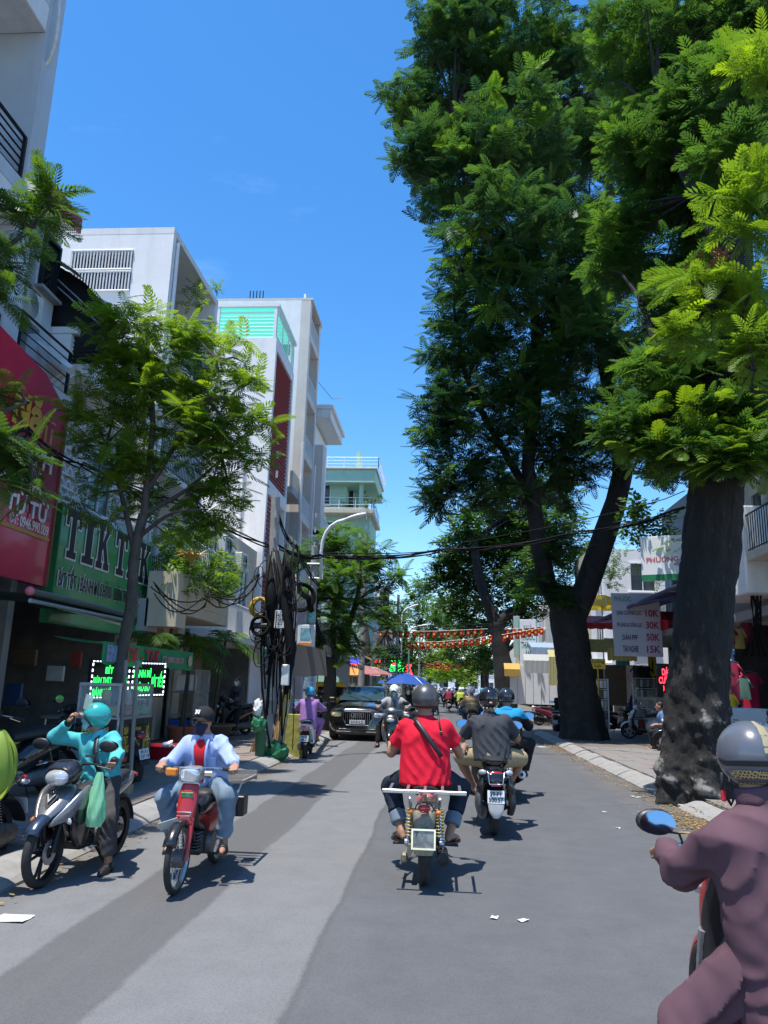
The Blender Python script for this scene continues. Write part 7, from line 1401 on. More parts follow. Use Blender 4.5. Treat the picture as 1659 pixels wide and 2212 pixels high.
# lime bag or cloth at left edge
q=at(5,1660,5.9); t=thing('lime_bag','lime green bag on a parked bike at the extreme left edge','bag',(q.x-.07,q.y,.60))
MB().sheet(lambda u,v:Vector(((.16+.03*math.sin(9*u*2*PI)*(1-v))*math.sin(PI*(.1+.88*v))*math.cos(2*PI*u),.15*math.sin(PI*(.1+.88*v))*math.sin(2*PI*u),.55*(1-v)+.03*math.sin(8*u+6*v))),32,14).build('bag_body',thin('lime_fabric',(.26,.38,.05),.3),t,smooth=True)
scooter('dark motor scooter under the lime bag at the extreme left edge',(q.x-.62,q.y+.2,0),R(170),body=M_PBLACK)
# palms, pots, tubs, bins
def palm(label,x,y,h,n,L,seed,lean=.1,pot=None,m=None):
    rg=random.Random(seed); t=thing('palm',label,'palm',(x,y,.12)); MB().tube([(0,0,.0),(lean*.3,0,h*.4),(lean,0,h)],[.06,.045,.04],10).build('trunk',M_BARKS,t,smooth=True); V=[];F=[]
    for k in range(n):
        a=2*PI*k/n+rg.uniform(-.3,.3); el=rg.uniform(.1,1.1); b=MB(); pr=Vector((lean,0,h)); pts=[]
        for j in range(9):
            u=j/8; pts.append(pr+Vector((math.cos(a)*L*u*math.cos(el),math.sin(a)*L*u*math.cos(el),L*u*math.sin(el)-L*.75*u*u)))
        b.tube(pts,[.012]*8+[.004],4)
        for j in range(1,17):
            u=j/17; i=min(7,int(u*8)); p=pts[i].lerp(pts[i+1],u*8-i); d=(pts[i+1]-pts[i]).normalized(); sd=d.cross(UZ).normalized(); ll=L*.42*math.sin(PI*(.15+.8*u))
            for s in (-1,1): e=p+(sd*s*.75+d*.6).normalized()*ll+Vector((0,0,-.35*ll)); w_=d*.018; b.quad(p-w_,p.lerp(e,.5)-w_*1.3+Vector((0,0,.04)),e,p.lerp(e,.5)+w_*1.3+Vector((0,0,.04)))
        b.build('frond',m or M_LEAFB,t)
    return t
palm('potted palm with arching fronds under the weathered balcony',-6.15,18.4,2.25,11,1.25,3); palm('slender palm rising from the round planter by the gateway',-6.0,20.4,2.5,9,1.1,4,lean=.2); palm('dark palm in a black pot beside the grey gate pier',-6.3,15.9,2.2,8,1.0,6,lean=.15)
def pot(label,x,y,r,h,m): t=thing('plant_pot',label,'pot',(x,y,.12)); MB().lathe([(0,0),(r*.8,0),(r,h),(r*1.12,h),(r*1.12,h+.05),(r*.9,h+.05),(r*.85,h-.04),(0,h-.04)],(0,0,0),(0,0,1),24).build('pot_body',m,t,smooth=SM); return t
pot('wide low brown round planter under the slender palm',-6.0,20.4,.55,.32,mat('brown_glaze',(.12,.08,.06),.5)); pot('black pot holding the dark palm',-6.3,15.9,.32,.3,M_BLACKP); pot('terracotta pot of the arching palm',-6.15,18.4,.3,.35,M_REDT)
q=gr(352,1640,.12); t=thing('wash_tub','big red plastic wash tub with crockery on the left pavement','tub',(q.x+.1,q.y,.12)); MB().lathe([(0,.02),(.36,.02),(.44,.26),(.48,.26),(.48,.24),(.46,.24),(.38,.0),(0,.0)],(0,0,0),(0,0,1),28).build('tub_body',mat('red_plastic',(.50,.012,.02),.35),t,smooth=SM)
for k in range(7): MB().lathe([(0,0),(.07,.0),(.10,.05),(.09,.05),(0,.015)],(rg.uniform(-.22,.22),rg.uniform(-.22,.22),.12+.02*k),(rg.uniform(-.5,.5),rg.uniform(-.5,.5),1),12).build('bowl',M_WPAINT,t,smooth=SM)
t=thing('wash_tub','second red plastic tub behind the wash tub','tub',(q.x+.45,q.y+.75,.12)); MB().lathe([(0,.02),(.36,.02),(.42,.2),(.45,.2),(.38,0),(0,0)],(0,0,0),(0,0,1),28).build('tub_body',MATS['red_plastic'],t,smooth=SM)
t=thing('barrel','blue plastic barrel standing by the grey gate pier','barrel',(-6.55,14.9,.12)); MB().lathe([(0,0),(.2,0),(.23,.1),(.23,.55),(.2,.62),(0,.62)],(0,0,0),(0,0,1),20).build('barrel_body',mat('blue_plastic',(.02,.06,.25),.45),t,smooth=SM)
t=thing('glass_cabinet','glass display cabinet of a vendor in the shaded gateway','cabinet',(-6.4,19.6,.12)); b=MB()
for x in (-.3,.3):
    for y in (-.6,.6): b.bx(x-.02,x+.02,y-.02,y+.02,0,1.7)
for z in (.02,.6,1.15,1.7): b.bx(-.32,.32,-.62,.62,z,z+.03)
b.build('cabinet_frame',M_STEEL,t,kind='stuff'); MB().bev((0,0,.3),(.56,1.1,.45),.02).build('crate',M_BLUE,t); MB().bev((0,-.3,1.4),(.4,.4,.4),.02).build('white_box',M_WPAINT,t); MB().quad((.31,-.6,.05),(.31,.6,.05),(.31,.6,1.7),(.31,-.6,1.7)).build('pane',gl,t)
# ------------------------------------------------------------------ utility poles with cable tangle
M_CABLE=mat('black_cable',(.008,.008,.009),.75,spec=.2)
M_CABG=mat('grey_cable',(.18,.19,.2),.6)
def upole(label,x,y,h,r,lean=0,stick=()):
    t=thing('utility_pole',label,'utility pole',(x,y,.08)); MB().tube([(0,0,0),(lean*.5,0,h*.5),(lean,0,h)],[r,r*.85,r*.7],14).build('pole_shaft',M_CONC,t,smooth=SM)
    b=MB()
    for k in range(int(h/.45)): b.box((lean*k*.45/h,-r*.9,1.5+k*.45),(.05,.02,.16))
    b.build('pole_recess',M_GREY,t,kind='stuff')
    for (z,w_,hh,m,dx) in stick: MB().lathe([(r+.006,-hh/2),(r+.006,hh/2)],(lean*z/h,0,z),(0,0,1),10,-PI*.9+dx,-PI*.1+dx).build('poster',m,t,smooth=True)
    return t
ST=[mat('poster_blue',(.22,.34,.45),.7,var=.5,scale=14),mat('poster_white',(.55,.55,.53),.7,var=.25,scale=14),mat('poster_yellow',(.5,.42,.12),.7,var=.3,scale=10),mat('poster_aqua',(.25,.5,.5),.7,var=.4,scale=14)]
xp,yp=-3.62,16.3
up1=upole('concrete utility pole wrapped in a thick tangle of black cables',xp,yp,5.5,.14,-.12,[(1.4,.2,.5,ST[1],0),(2.1,.2,.4,ST[3],.3),(2.6,.2,.3,ST[1],.1)])
def leanpole(label,p,q,r,m,posters=()):
    t=thing('wooden_post',label,'post',p); v=Vector(q)-Vector(p); MB().tube([(0,0,0),v*.5,v],r,12).build('post_shaft',m,t,smooth=SM)
    for (f_,hh,mm) in posters: MB().lathe([(r+.005,-hh/2),(r+.005,hh/2)],v*f_,v,10).build('poster',mm,t,smooth=True)
    return t
M_PST=mat('pale_yellow_paint',(.48,.42,.24),.7,var=.25,scale=6); M_PSB=mat('pale_blue_paint',(.28,.40,.46),.7,var=.3,scale=6)
leanpole('leaning pale yellow steel post with stuck bills beside the cable pole',tuple(at(606,1618,16.6)),tuple(at(628,1400,16.4)),.075,M_PST,[(.9,.5,ST[0]),(.6,.5,ST[2]),(.3,.4,ST[2])])
leanpole('pale blue leaning steel post behind the cable pole',tuple(at(563,1620,16.9)),tuple(at(577,1340,16.6)),.065,M_PSB,[(.75,.6,ST[3]),(.45,.4,ST[1])])
xq,yq=at(662,1560,22.5).x,22.5
up2=upole('second concrete utility pole with coiled cable and blue bills',xq,yq,5.55,.15,0,[(1.6,.2,.5,ST[0],0),(2.3,.2,.5,ST[3],0),(2.9,.2,.5,ST[0],0),(3.4,.2,.3,ST[3],.2)])
# cable bundle down the first pole
rc=random.Random(9)
cb=thing('cable_bundle','thick hanging bundle of black cables and loops on the first pole','cables',(xp,yp,.1))
for k in range(34):
    px0=rc.uniform(575,650); p0=at(px0,rc.uniform(1175,1300),yp-.25+rc.uniform(-.2,.3)); p1=at(rc.uniform(570,632),rc.uniform(1380,1620),yp-.2+rc.uniform(-.1,.1)); m_=p0.lerp(p1,.5)+Vector((rc.uniform(-.35,.35),rc.uniform(-.15,.15),rc.uniform(-.1,.2)))
    o_=Vector((xp,yp,.1)); pts=[]
    for j in range(9):
        u=j/8; pts.append((p0*(1-u)**2+m_*2*u*(1-u)+p1*u*u)-o_)
    MB().tube(pts,rc.choice([.009,.012,.016,.022]),5).build('cable',M_CABLE if rc.random()<.8 else M_CABG,cb,smooth=True)
for k in range(16):     # loops
    c=at(rc.uniform(555,640),rc.uniform(1200,1420),yp-.3)-Vector((xp,yp,.1)); r_=rc.uniform(.12,.42); tl=rc.uniform(-.5,.5); n_=16; pts=[c+Vector((r_*.55*math.cos(2*PI*j/n_),.1*math.sin(2*PI*j/n_+tl),r_*math.sin(2*PI*j/n_))) for j in range(n_+1)]; MB().tube(pts,rc.choice([.008,.010,.013]),5).build('cable_loop',M_CABLE,cb,smooth=True)
MB().tube([at(596,1190,yp-.15)-Vector((xp,yp,.1)),at(612,1290,yp-.25)-Vector((xp,yp,.1)),at(630,1400,yp-.25)-Vector((xp,yp,.1)),at(618,1500,yp-.2)-Vector((xp,yp,.1))],[.06,.12,.11,.05],10).build('cable_trunk',M_CABLE,cb,smooth=True)
MB().tube([at(580,1200,yp-.15)-Vector((xp,yp,.1)),at(585,1290,yp-.3)-Vector((xp,yp,.1)),at(590,1380,yp-.2)-Vector((xp,yp,.1))],[.05,.13,.06],10).build('cable_trunk',M_CABLE,cb,smooth=True)
def coil(label,c,R_,n,r,rot,m=None,spread=.08):
    t=thing('cable_coil',label,'cable coil',c,0,None,rot); 
    for k in range(n):
        q=rc.uniform(.8,1.08)*R_; y=rc.uniform(-spread,spread); MB().tube([(q*math.cos(2*PI*j/20),y+.02*math.sin(4*PI*j/20),q*math.sin(2*PI*j/20)) for j in range(21)],r,6,caps=False).build('cable_turn',m or M_CABLE,t,smooth=True)
    return t
coil('big coil of black cable hung on the second pole',at(650,1290,yq-.25),.40,14,.018,(0,0,R(10))); coil('yellow cable coil behind the black tangle',at(562,1312,yp+.15),.20,6,.022,(0,0,R(20)),mat('yellow_cable',(.62,.42,.03),.5)); coil('black cable coil low on the tangle with a splice box',at(563,1352,yp-.35),.20,9,.014,(0,0,0))
MB().bev((0,0,0),(.34,.14,.12),.04).build('splice_box',M_BLACKP,[o for o in COL.objects if o.get('label','').startswith('black cable coil low')][0])
t=thing('meter_box','white electricity meter box on the cable pole','meter box',at(605,1338,yp-.28)); MB().bev((0,0,0),(.22,.12,.38),.015).build('box',M_WHITEM,t); text('A.1\n2.6\n3.2',(0,-.065,.0),(1,0,0),UZ,.12,.24,M_INK,t,'lettering',.01,.002)
t=thing('meter_box','small grey switch box lower on the cable pole','meter box',at(617,1458,yp-.28)); MB().bev((0,0,0),(.16,.12,.42),.015).build('box',M_WHITEM,t)
t=thing('sign_plate','small white pole sign with blue and orange print','sign',at(660,1373,yq-.25)); MB().bev((0,0,0),(.56,.04,.62),.01).build('plate',M_WHITEM,t); MB().bev((0,-.025,.05),(.3,.006,.34),.002).build('print',mat('blue_orange_print',(.2,.42,.5),.5,var=.5,scale=10),t); MB().bev((0,-.025,-.24),(.42,.006,.08),.002).build('orange_print',M_LENSO,t)
# lamps
def street_lamp(label,base,top,head,yaw=0,r=.04):
    t=thing('street_lamp',label,'street lamp',base); B_=Vector(base); top,head=Vector(top)-B_,Vector(head)-B_; m=Vector((top.x,top.y,head.z-.1)); pts=[Vector((0,0,0)),top]+[(top*(1-u)**2+m*2*u*(1-u)+head*u*u) for u in (.2,.4,.6,.8,1)]
    MB().tube(pts,r,8).build('lamp_arm',M_WHITEM,t,smooth=True); d=(pts[-1]-pts[-2]).normalized(); x,y,_=frame(d); L_=.62
    b=MB(); smooth_loft(b,[[head+d*a+x*w*math.cos(q)+y*hh*math.sin(q) for q in [2*PI*k/12 for k in range(12)]] for a,w,hh in ((-.1,.03,.03),(.1,.10,.06),(.4,.14,.07),(.62,.06,.04))]); b.build('lamp_head',M_WHITEM,t,smooth=True,fix=True); return t
sb=at(693,1248,22.3); street_lamp('street lamp arching on the second utility pole',tuple(sb),tuple(at(694,1190,22.3)),tuple(at(748,1122,22.2)),r=.05)
t=thing('lamp_bracket','white square bracket tying the street lamp to the second pole','bracket',sb); MB().tube([at(664,1218,22.4)-sb,at(695,1218,22.3)-sb,at(696,1250,22.3)-sb,at(668,1248,22.4)-sb],.035,6).build('bracket_frame',M_WHITEM,t)
for lb,bx,yy,tp,hd in (('slender street lamp far on the left reaching right',(868,1470),52,(868,1340),(885,1312)),('street lamp among the flag strings',(882,1470),58,(884,1370),(908,1352))):
    b0=at(*bx,yy); b0.z=.1; street_lamp(lb,tuple(b0),tuple(at(*tp,yy)),tuple(at(*hd,yy)),r=.06)
for lb,px,yy,h in (('third concrete pole beyond the dark SUV',780,33,8),('pale pole beyond the blue parasol',856,56,8),('far white pole on the left',832,44,7),('grey pole by the far left trees',905,90,8)):
    q=at(px,1480,yy); upole(lb,q.x,yy,h,.14)
# ------------------------------------------------------------------ overhead wires
wr=0
def wire(label,pts,r,n=1,sag=.25,spread=.05,m=None):
    t=thing('overhead_cable',label,'cable',pts[0]); o_=Vector(pts[0]); rw=random.Random(len(label))
    for k in range(n):
        P_=[]
        for a,b in zip(pts,pts[1:]):
            for j in range(12):
                u=j/12; P_.append(Vector(a).lerp(Vector(b),u)-o_+Vector((0,0,-sag*4*u*(1-u)*(1+.35*rw.uniform(-1,1)*(j%3==0)*.1)))+Vector((0,spread*math.sin(k*2.4+u*2),spread*math.cos(k*2.4+u*3))))
        P_.append(Vector(pts[-1])-o_); MB().tube(P_,r,5).build('wire',m or M_CABLE,t,smooth=True)
    return t
wire('thick bundle of black cables crossing the street high up',[at(600,1180,yp),at(700,1200,18),at(960,1188,20),at(1250,1150,20),at(1480,1095,18)],.015,5,.12,.04)
wire('thin wire above the crossing cable bundle',[at(700,1198,18.2),at(1000,1176,20.2),at(1480,1060,18.2)],.012,1,.1)
wire('cables running beside the left shop signs past the slim tree',[at(-20,905,8),at(60,930,10),at(180,1005,12),at(400,1085,14.5),at(585,1180,yp)],.016,3,.1,.05)
wire('low wires looping from the weathered balcony to the cable pole',[at(330,1270,14.5),at(450,1290,15.5),at(560,1240,yp)],.014,4,.3,.12)
wire('diagonal wires from the first pole down to the second pole coil',[at(598,1100,yp),at(640,1180,18.5),at(700,1270,22)],.016,3,.2,.06)
t=wire('heavy diagonal cable sheath between the two poles',[at(622,1232,yp+.2),at(665,1290,22.2),at(700,1390,23)],.07,2,.1,.04)
wire('wires over the street before the flag strings',[at(830,1342,46),at(980,1352,46),at(1190,1325,46)],.02,3,.4,.25)
wire('wires at the far end of the street',[at(870,1405,80),at(960,1425,80),at(1040,1410,80)],.03,4,.5,.5)
wire('wires beside the massive trunk at the right edge',[at(1600,1180,19),at(1640,1250,19.3),at(1680,1260,19.5)],.014,4,.2,.15)
# ------------------------------------------------------------------ flag strings
M_FLAG=thin('red_flag_cloth',(.62,.025,.02),.45); M_STAR=mat('yellow_star',(.8,.55,.04),.6)
def star(b,c,r):
    P_=[(r*(1 if k%2==0 else .42)*math.sin(PI*k/5),r*(1 if k%2==0 else .42)*math.cos(PI*k/5)) for k in range(10)]; b.prism(P_,c,(1,0,0),(0,0,1),(0,-.012,0))
fm=MB(); fm.sheet(lambda u,v:Vector(((u-.5)*.20,.02*math.sin(u*5+v*2),-.32*v)),4,4); fm.k=1; star(fm,(0,-.03,-.16),.075); flag_me=fm.mesh('flag',[M_FLAG,M_STAR])
def flags(label,pts,step,s=1):
    t=thing('flag_string',label,'flags',pts[0]); o_=Vector(pts[0]); P_=[]; 
    for a,b in zip(pts,pts[1:]):
        for j in range(8): P_.append(Vector(a).lerp(Vector(b),j/8)-o_)
    P_.append(Vector(pts[-1])-o_); MB().tube(P_,.008,4).build('string',M_WPAINT,t); L_=sum((b-a).length for a,b in zip(P_,P_[1:])); d=step/2; i=0; acc=0
    while d<L_:
        while acc+(P_[i+1]-P_[i]).length<d: acc+=(P_[i+1]-P_[i]).length; i+=1
        p=P_[i].lerp(P_[i+1],(d-acc)/(P_[i+1]-P_[i]).length); f=link('flag',flag_me,t); f.location=p; f.rotation_euler=(rc.uniform(-.15,.15),rc.uniform(-.1,.1),rc.uniform(-.4,.4)); f.scale=(s,s,s*1.05); d+=step
    return t
q4=lambda x,y,Y:at((900+x/3.19)*.8641,(1350+y/3.19)*.8641,Y)
flags('upper string of small red flags with yellow stars across the street',[q4(140,728,40),q4(600,726,40),q4(1020,708,40)],.345); flags('lower string of red flags hanging from the left lamp to the third tree',[q4(370,815,40),q4(640,810,40),q4(930,785,40),q4(1050,760,40)],.32); flags('second row of red flags right behind the lower string',[q4(380,835,43),q4(700,822,43),q4(1040,785,43)],.33,.8)
flags('string of red flags bunching towards the second trunk on the right',[q4(1130,755,38),q4(1300,725,38),q4(1490,695,38)],.30); flags('short string of red flags right of the third tree',[q4(1150,710,40),q4(1280,705,40),q4(1440,690,40)],.32)
flags('orange red flag string far away down the street',[at(915,1432,95),at(965,1440,95),at(1010,1428,95)],.42,1.5); flags('second far flag string down the street',[at(920,1425,105),at(985,1436,105),at(1020,1432,105)],.45,1.5)
# ------------------------------------------------------------------ dark SUV
M_LENSLIT=mat('lit_yellow_lens',(.62,.56,.28),.1,coat=1,var=.2,scale=20)  # yellow of the lit lamp is painted into the lens colour
def suv():
    t=thing('dark_suv','dark brown SUV with chrome grille coming towards us at the left kerb','car',(-2.47,25.2,0),PI); CAR=mat('dark_brown_car_paint',(.055,.046,.036),.15,metal=.6,coat=1,var=.08); W=.90
    def rs(y,zb,zt,hw,p=3.4,zo=None): return sec(y,(zb+zt)/2,hw,(zt-zb)/2,24,p)
    smooth_loft(MB(),[rs(-2.25,.40,1.0,.80),rs(-2.1,.28,1.1,.88),rs(-1.2,.22,1.14,W),rs(0,.20,1.14,W),rs(.9,.20,1.14,W),rs(1.35,.20,1.12,W),rs(1.9,.19,1.04,.89),rs(2.16,.19,.96,.84),rs(2.25,.22,.84,.78)],3).build('body',CAR,t,smooth=R(40),fix=True)
    gh=lambda y,zt,hw:[(x*hw*(1 if z<1.1 else .80),y,z) for x,z in ((-1,1.0),(-.97,1.15),(-.93,zt-.08),(-.85,zt),(.85,zt),(.93,zt-.08),(.97,1.15),(1,1.0))]
    smooth_loft(MB(),[gh(-2.0,1.12,.80),gh(-1.6,1.50,.82),gh(-.6,1.60,.84),gh(-.1,1.58,.84),gh(.35,1.42,.85),gh(1.05,1.13,.86)],3).build('cabin',CAR,t,smooth=R(40),fix=True)
    MB().add([(-.72,1.06,1.16),(.72,1.06,1.16),(.60,.03,1.575),(-.60,.03,1.575)],[(0,1,2,3)]).build('windscreen',glassy('car_glass',(.03,.06,.075),.03),t)
    for s in (-1,1):
        MB().add([(s*.855,.75,1.09),(s*.82,-1.5,1.12),(s*.715,-1.35,1.48),(s*.70,.1,1.50)],[(0,1,2,3)]).build('side_window',M_GLASSD,t); m_=MB().bev((s*1.0,.72,1.16),(.2,.12,.15),.04).build('wing_mirror',CAR,t)
        LO('headlight',[sec(2.08,.77,.17,.085,xo=s*.66,p=4),sec(2.22,.76,.16,.07,xo=s*.645,p=4),sec(2.30,.75,.12,.05,xo=s*.61,p=4)],M_LENSLIT if s>0 else M_LENSW,t); MB().bev((s*.66,2.285,.745),(.09,.03,.05),.01).build('turn_lamp',M_LENSO if s>0 else M_LENSR,t)  # lit yellow and a red reflection are painted as lens colours
        MB().sph((s*.62,2.22,.50),(.07,.03,.05),10,6).build('fog_lamp',M_LENSW,t,smooth=True); MB().bev((s*.60,2.17,.50),(.28,.08,.14),.03).build('air_intake',M_BLACKP,t)
        MB().tube([(s*.62,-1.6,1.56),(s*.62,-1.2,1.64),(s*.62,0,1.64),(s*.60,.25,1.56)],.02,6).build('roof_rail',M_CHROME,t)
        for y in (1.38,-1.42):
            w_=MB(); w_.lathe([(0,0),(.05,.02),(.08,.0),(.24,.01),(.25,-.03)],(s*.86,y,.36),(s,0,0),20)
            for k in range(10): a=2*PI*k/10; w_.tube([(s*.875,y+.06*math.cos(a),.36+.06*math.sin(a)),(s*.87,y+.24*math.cos(a),.36+.24*math.sin(a))],.02,5)
            wo=w_.build('wheel',M_RIM,t,smooth=SM); MB().lathe([(.25,-.11),(.33,-.12),(.36,-.09),(.36,.09),(.33,.12),(.25,.11)],(s*.80,y,.36),(1,0,0),28).build('tyre',M_RUBBER,wo,smooth=SM)
    MB().tube([(-.40,2.245,.86),(.40,2.245,.86),(.44,2.275,.66),(.34,2.265,.46),(-.34,2.265,.46),(-.44,2.275,.66),(-.40,2.245,.86)],.014,6).build('grille_surround',M_CHROME,t); MB().prism([(-.40,.86),(.40,.86),(.44,.66),(.34,.46),(-.34,.46),(-.44,.66)],(0,2.23,0),(1,0,0),(0,0,1),(0,.02,0)).build('grille_back',M_BLACKP,t,fix=True)
    for k in range(13): x=-.36+.06*k; MB().bx(x-.005,x+.005,2.252,2.262,.49,.84).build('grille_bar',M_CHROME,t)
    for k in range(4): MB().lathe([(.055,-.006),(.068,-.006),(.068,.006),(.055,.006),(.055,-.006)],(-.135+.09*k,2.285,.755),(0,1,0),20).build('emblem_ring',M_CHROME,t)
    plate(t,(0,2.295,.55),.46,.12,'51F-913.52',ny=1); MB().bev((0,2.2,.34),(1.1,.12,.035),.015).build('skid_plate',M_ENG,t); MB().bev((0,2.2,.24),(1.3,.12,.12),.03).build('lower_bumper',M_BLACKP,t); MB().bev((0,2.18,.40),(.9,.1,.08),.02).build('lower_grille',M_BLACKP,t)
    MB().tube([(-.3,1.02,1.19),(.05,.75,1.30)],.008,5).build('wiper',M_BLACKP,t); MB().tube([(.1,1.02,1.19),(.45,.78,1.29)],.008,5).build('wiper',M_BLACKP,t); t.scale=(.97,.97,.97); return t
suv()
# small van and cars far away
def far_car(label,x,y,rz,m,L_=4.2,h=1.5,van=False):
    t=thing('distant_car',label,'car',(x,y,0),rz); W=.85
    smooth_loft(MB(),[sec(-L_/2,.65,W*.9,.25,16,5),sec(-L_*.4,.68,W,.38,16,5),sec(L_*.3,.66,W,.36,16,5),sec(L_/2,.6,W*.85,.22,16,5)],2).build('body',m,t,smooth=SM,fix=True); MB().prism([(-L_*.48,1.0),(L_*.42 if van else L_*.25,1.0),(L_*.3 if van else L_*.08,h+.35 if van else h),(-L_*.46 if van else -L_*.35,h+.35 if van else h)],(-W*.85,0,0),(0,1,0),(0,0,1),(W*1.7,0,0)).build('cabin',m,t,fix=True)
    MB().add([(-W*.75,L_*.41 if van else L_*.245,1.06),(W*.75,L_*.41 if van else L_*.245,1.06),(W*.7,L_*.315 if van else L_*.095,h+.2 if van else h-.08),(-W*.7,L_*.315 if van else L_*.095,h+.2 if van else h-.08)],[(0,1,2,3)]).build('windscreen',M_GLASSD,t).location=(0,.03,.02)
    for s in (-1,1):
        MB().sph((s*.55,L_/2-.06,.7),(.16,.05,.08),8,6).build('headlight',M_LENSW,t,smooth=True)
        for y_ in (L_*.3,-L_*.3): MB().lathe([(0,-.1),(.3,-.1),(.32,0),(.3,.1),(0,.1)],(s*.78,y_,.32),(1,0,0),14).build('wheel',M_RUBBER,t,smooth=SM)
far_car('white minibus coming towards us at the end of the street',-1.4,100,PI,M_WPAINT,4.8,1.5,True); far_car('dark car driving away in the distant crowd',2.0,88,0,M_PBLACK); far_car('white car parked far on the left kerb',-2.6,120,PI,M_WPAINT)
# ------------------------------------------------------------------ parasol and stalls
def parasol(label,c,r,h,z,m,n=8,cat='parasol'):
    t=thing('parasol',label,'parasol',(c[0],c[1],.0)); 
    for k in range(n):
        a0,a1=2*PI*k/n,2*PI*(k+1)/n
        def f(u,v): a=a0+(a1-a0)*u; q=r*v*(1-.05*math.sin(PI*u)*v); return Vector((q*math.cos(a),q*math.sin(a),z+h*(1-v**1.6)-.03*math.sin(PI*u)*v))
        MB().sheet(f,4,6).build('canopy_panel',m,t,smooth=True); MB().tube([(0,0,z+h),(r*.6*math.cos(a0),r*.6*math.sin(a0),z+h*.62),(r*math.cos(a0),r*math.sin(a0),z-.01)],.012,4).build('rib',M_STEEL,t)
    MB().cyl((0,0,0),(0,0,z+h+.08),.025,8).build('pole',M_STEEL,t); return t
q=at(873,1480,45); parasol('royal blue parasol standing at the left side of the road','',1.75,.72,1.75,thin('royal_blue_cloth',(.015,.09,.42),.3)) if 0 else parasol('royal blue parasol standing at the left side of the road',(q.x,45),1.55,.62,1.72,thin('royal_blue_cloth',(.015,.09,.42),.3))
q=at(1300,1305,33); t=parasol('yellow parasol above the shop roof on the right',(q.x,33),1.1,.55,q.z-.15,thin('yellow_cloth',(.72,.48,.04),.35))
q=at(800,1465,36); parasol('pale red parasol of a stall on the left beyond the SUV',(q.x-.6,36),1.6,.4,2.1,thin('pale_red_cloth',(.5,.2,.2),.35)); q=at(830,1455,50); parasol('pink parasol further along the left stalls',(q.x-.8,50),1.5,.4,2.2,thin('pink_cloth',(.55,.3,.32),.35))
def signbox(label,px,py,Y,w,h,m,txt_=None,tm=None,rz=0,name='sign_board',cat='sign',frame_m=None,bold=.02):
    q=at(px,py,Y); t=thing(name,label,cat,q,rz); MB().bev((0,0,0),(w,.08,h),.01).build('board',m,t)
    if frame_m: 
        b=MB()
        for s in (-1,1): b.bx(s*w/2-.02,s*w/2+.02,-.05,.045,-h/2,h/2)
        b.build('board_edge',frame_m,t,kind='stuff')
    if txt_: text(txt_,(0,-.045,0),(1,0,0),UZ,w*.82,h*.8,tm or M_INK,t,'lettering',bold,.003)
    return t
M_LEDR=led('red_led',(1,.03,.05),2.5); M_LEDBL=led('blue_led',(.06,.08,.9),1.2)
t=signbox('blue and red lit sign over the left stalls',762,1432,40,.95,.45,M_LEDBL,name='led_sign',cat='led sign'); MB().bx(-.44,.44,-.055,-.045,-.2,-.02).build('red_row',M_LEDR,t)
t=signbox('red and green lit column sign left of the parasol',815,1437,48,.45,.75,M_LEDB,name='led_sign',cat='led sign')
for k,m in enumerate((M_LEDR,MATS['yellow_star'],M_LEDG)): MB().bx(-.18,.18,-.055,-.043,.22-.27*k-.08,.22-.27*k+.08).build('light_row',m,t)
t=signbox('green lit pharmacy sign above the blue parasol',857,1438,56,1.0,.8,M_LEDG,name='led_sign',cat='led sign'); MB().bx(-.35,-.05,-.055,-.043,.0,.25).build('red_mark',M_LEDR,t)
signbox('red lit number sign hanging right of the parasol',883,1447,62,.85,1.05,M_LEDB,'67\nGÀ',M_LEDR,name='led_sign',cat='led sign'); t=signbox('green dotted lit sign in the left tree',735,1385,36,.8,.6,M_LEDB,None,name='led_sign',cat='led sign')
b=MB()
for k in range(14): b.box((rc.uniform(-.35,.35),-.05,rc.uniform(-.26,.26)),(.07,.02,.07))
b.build('light_dots',M_LEDG,t,kind='stuff')
q=at(745,1482,34); t=thing('vendor_stall','yellow vendor stall under the trees behind the SUV','stall',(q.x-.4,34,.12)); MB().bev((0,0,.8),(1.6,.9,1.5),.03).build('counter',M_YEL,t); MB().box((0,-.2,2.0),(2.1,1.6,.06),(R(12),0,0)).build('stall_roof',mat('orange_sheet',(.6,.28,.06),.5),t)
for s in (-1,1): MB().cyl((s*.75,-.4,0),(s*.75,-.4,2.0),.03,6).build('stall_post',M_STEEL,t)
MB().bx(-.7,.7,-.47,-.451,.9,1.35).build('glass_front',M_GLASSD,t)
q=at(800,1420,40); t=thing('tilted_canopy','tilted orange edged canopy board among the left stalls','canopy',(q.x,40,2.9)); MB().box((0,0,0),(2.6,.6,.08),(0,R(22),0)).build('canopy_board',M_ORANGE,t)
# ragged shade cloths and roller door area behind the second pole
t=thing('shade_cloth','grey sagging shade cloth slung behind the second pole','cloth',at(700,1400,27)); MB().sheet(lambda u,v:Vector((-1.7+2.6*u,.3*u,.9-1.9*v*(.65+.5*u)+.22*math.sin(PI*u)*v-.10*math.sin(u*14)*v)),26,14).build('cloth',thin('grey_white_cloth',(.45,.45,.44),.3),t,smooth=True)
t=thing('shade_cloth','dark grey tarpaulin lean-to beside the pale yellow post','cloth',at(640,1420,20.5)); MB().sheet(lambda u,v:Vector((-1.1+1.9*u,-.2+.5*v,.55-.35*u-.75*v+.08*math.sin(8*u)*v)),20,10).build('cloth',thin('dark_grey_cloth',(.16,.16,.165),.2),t,smooth=True)
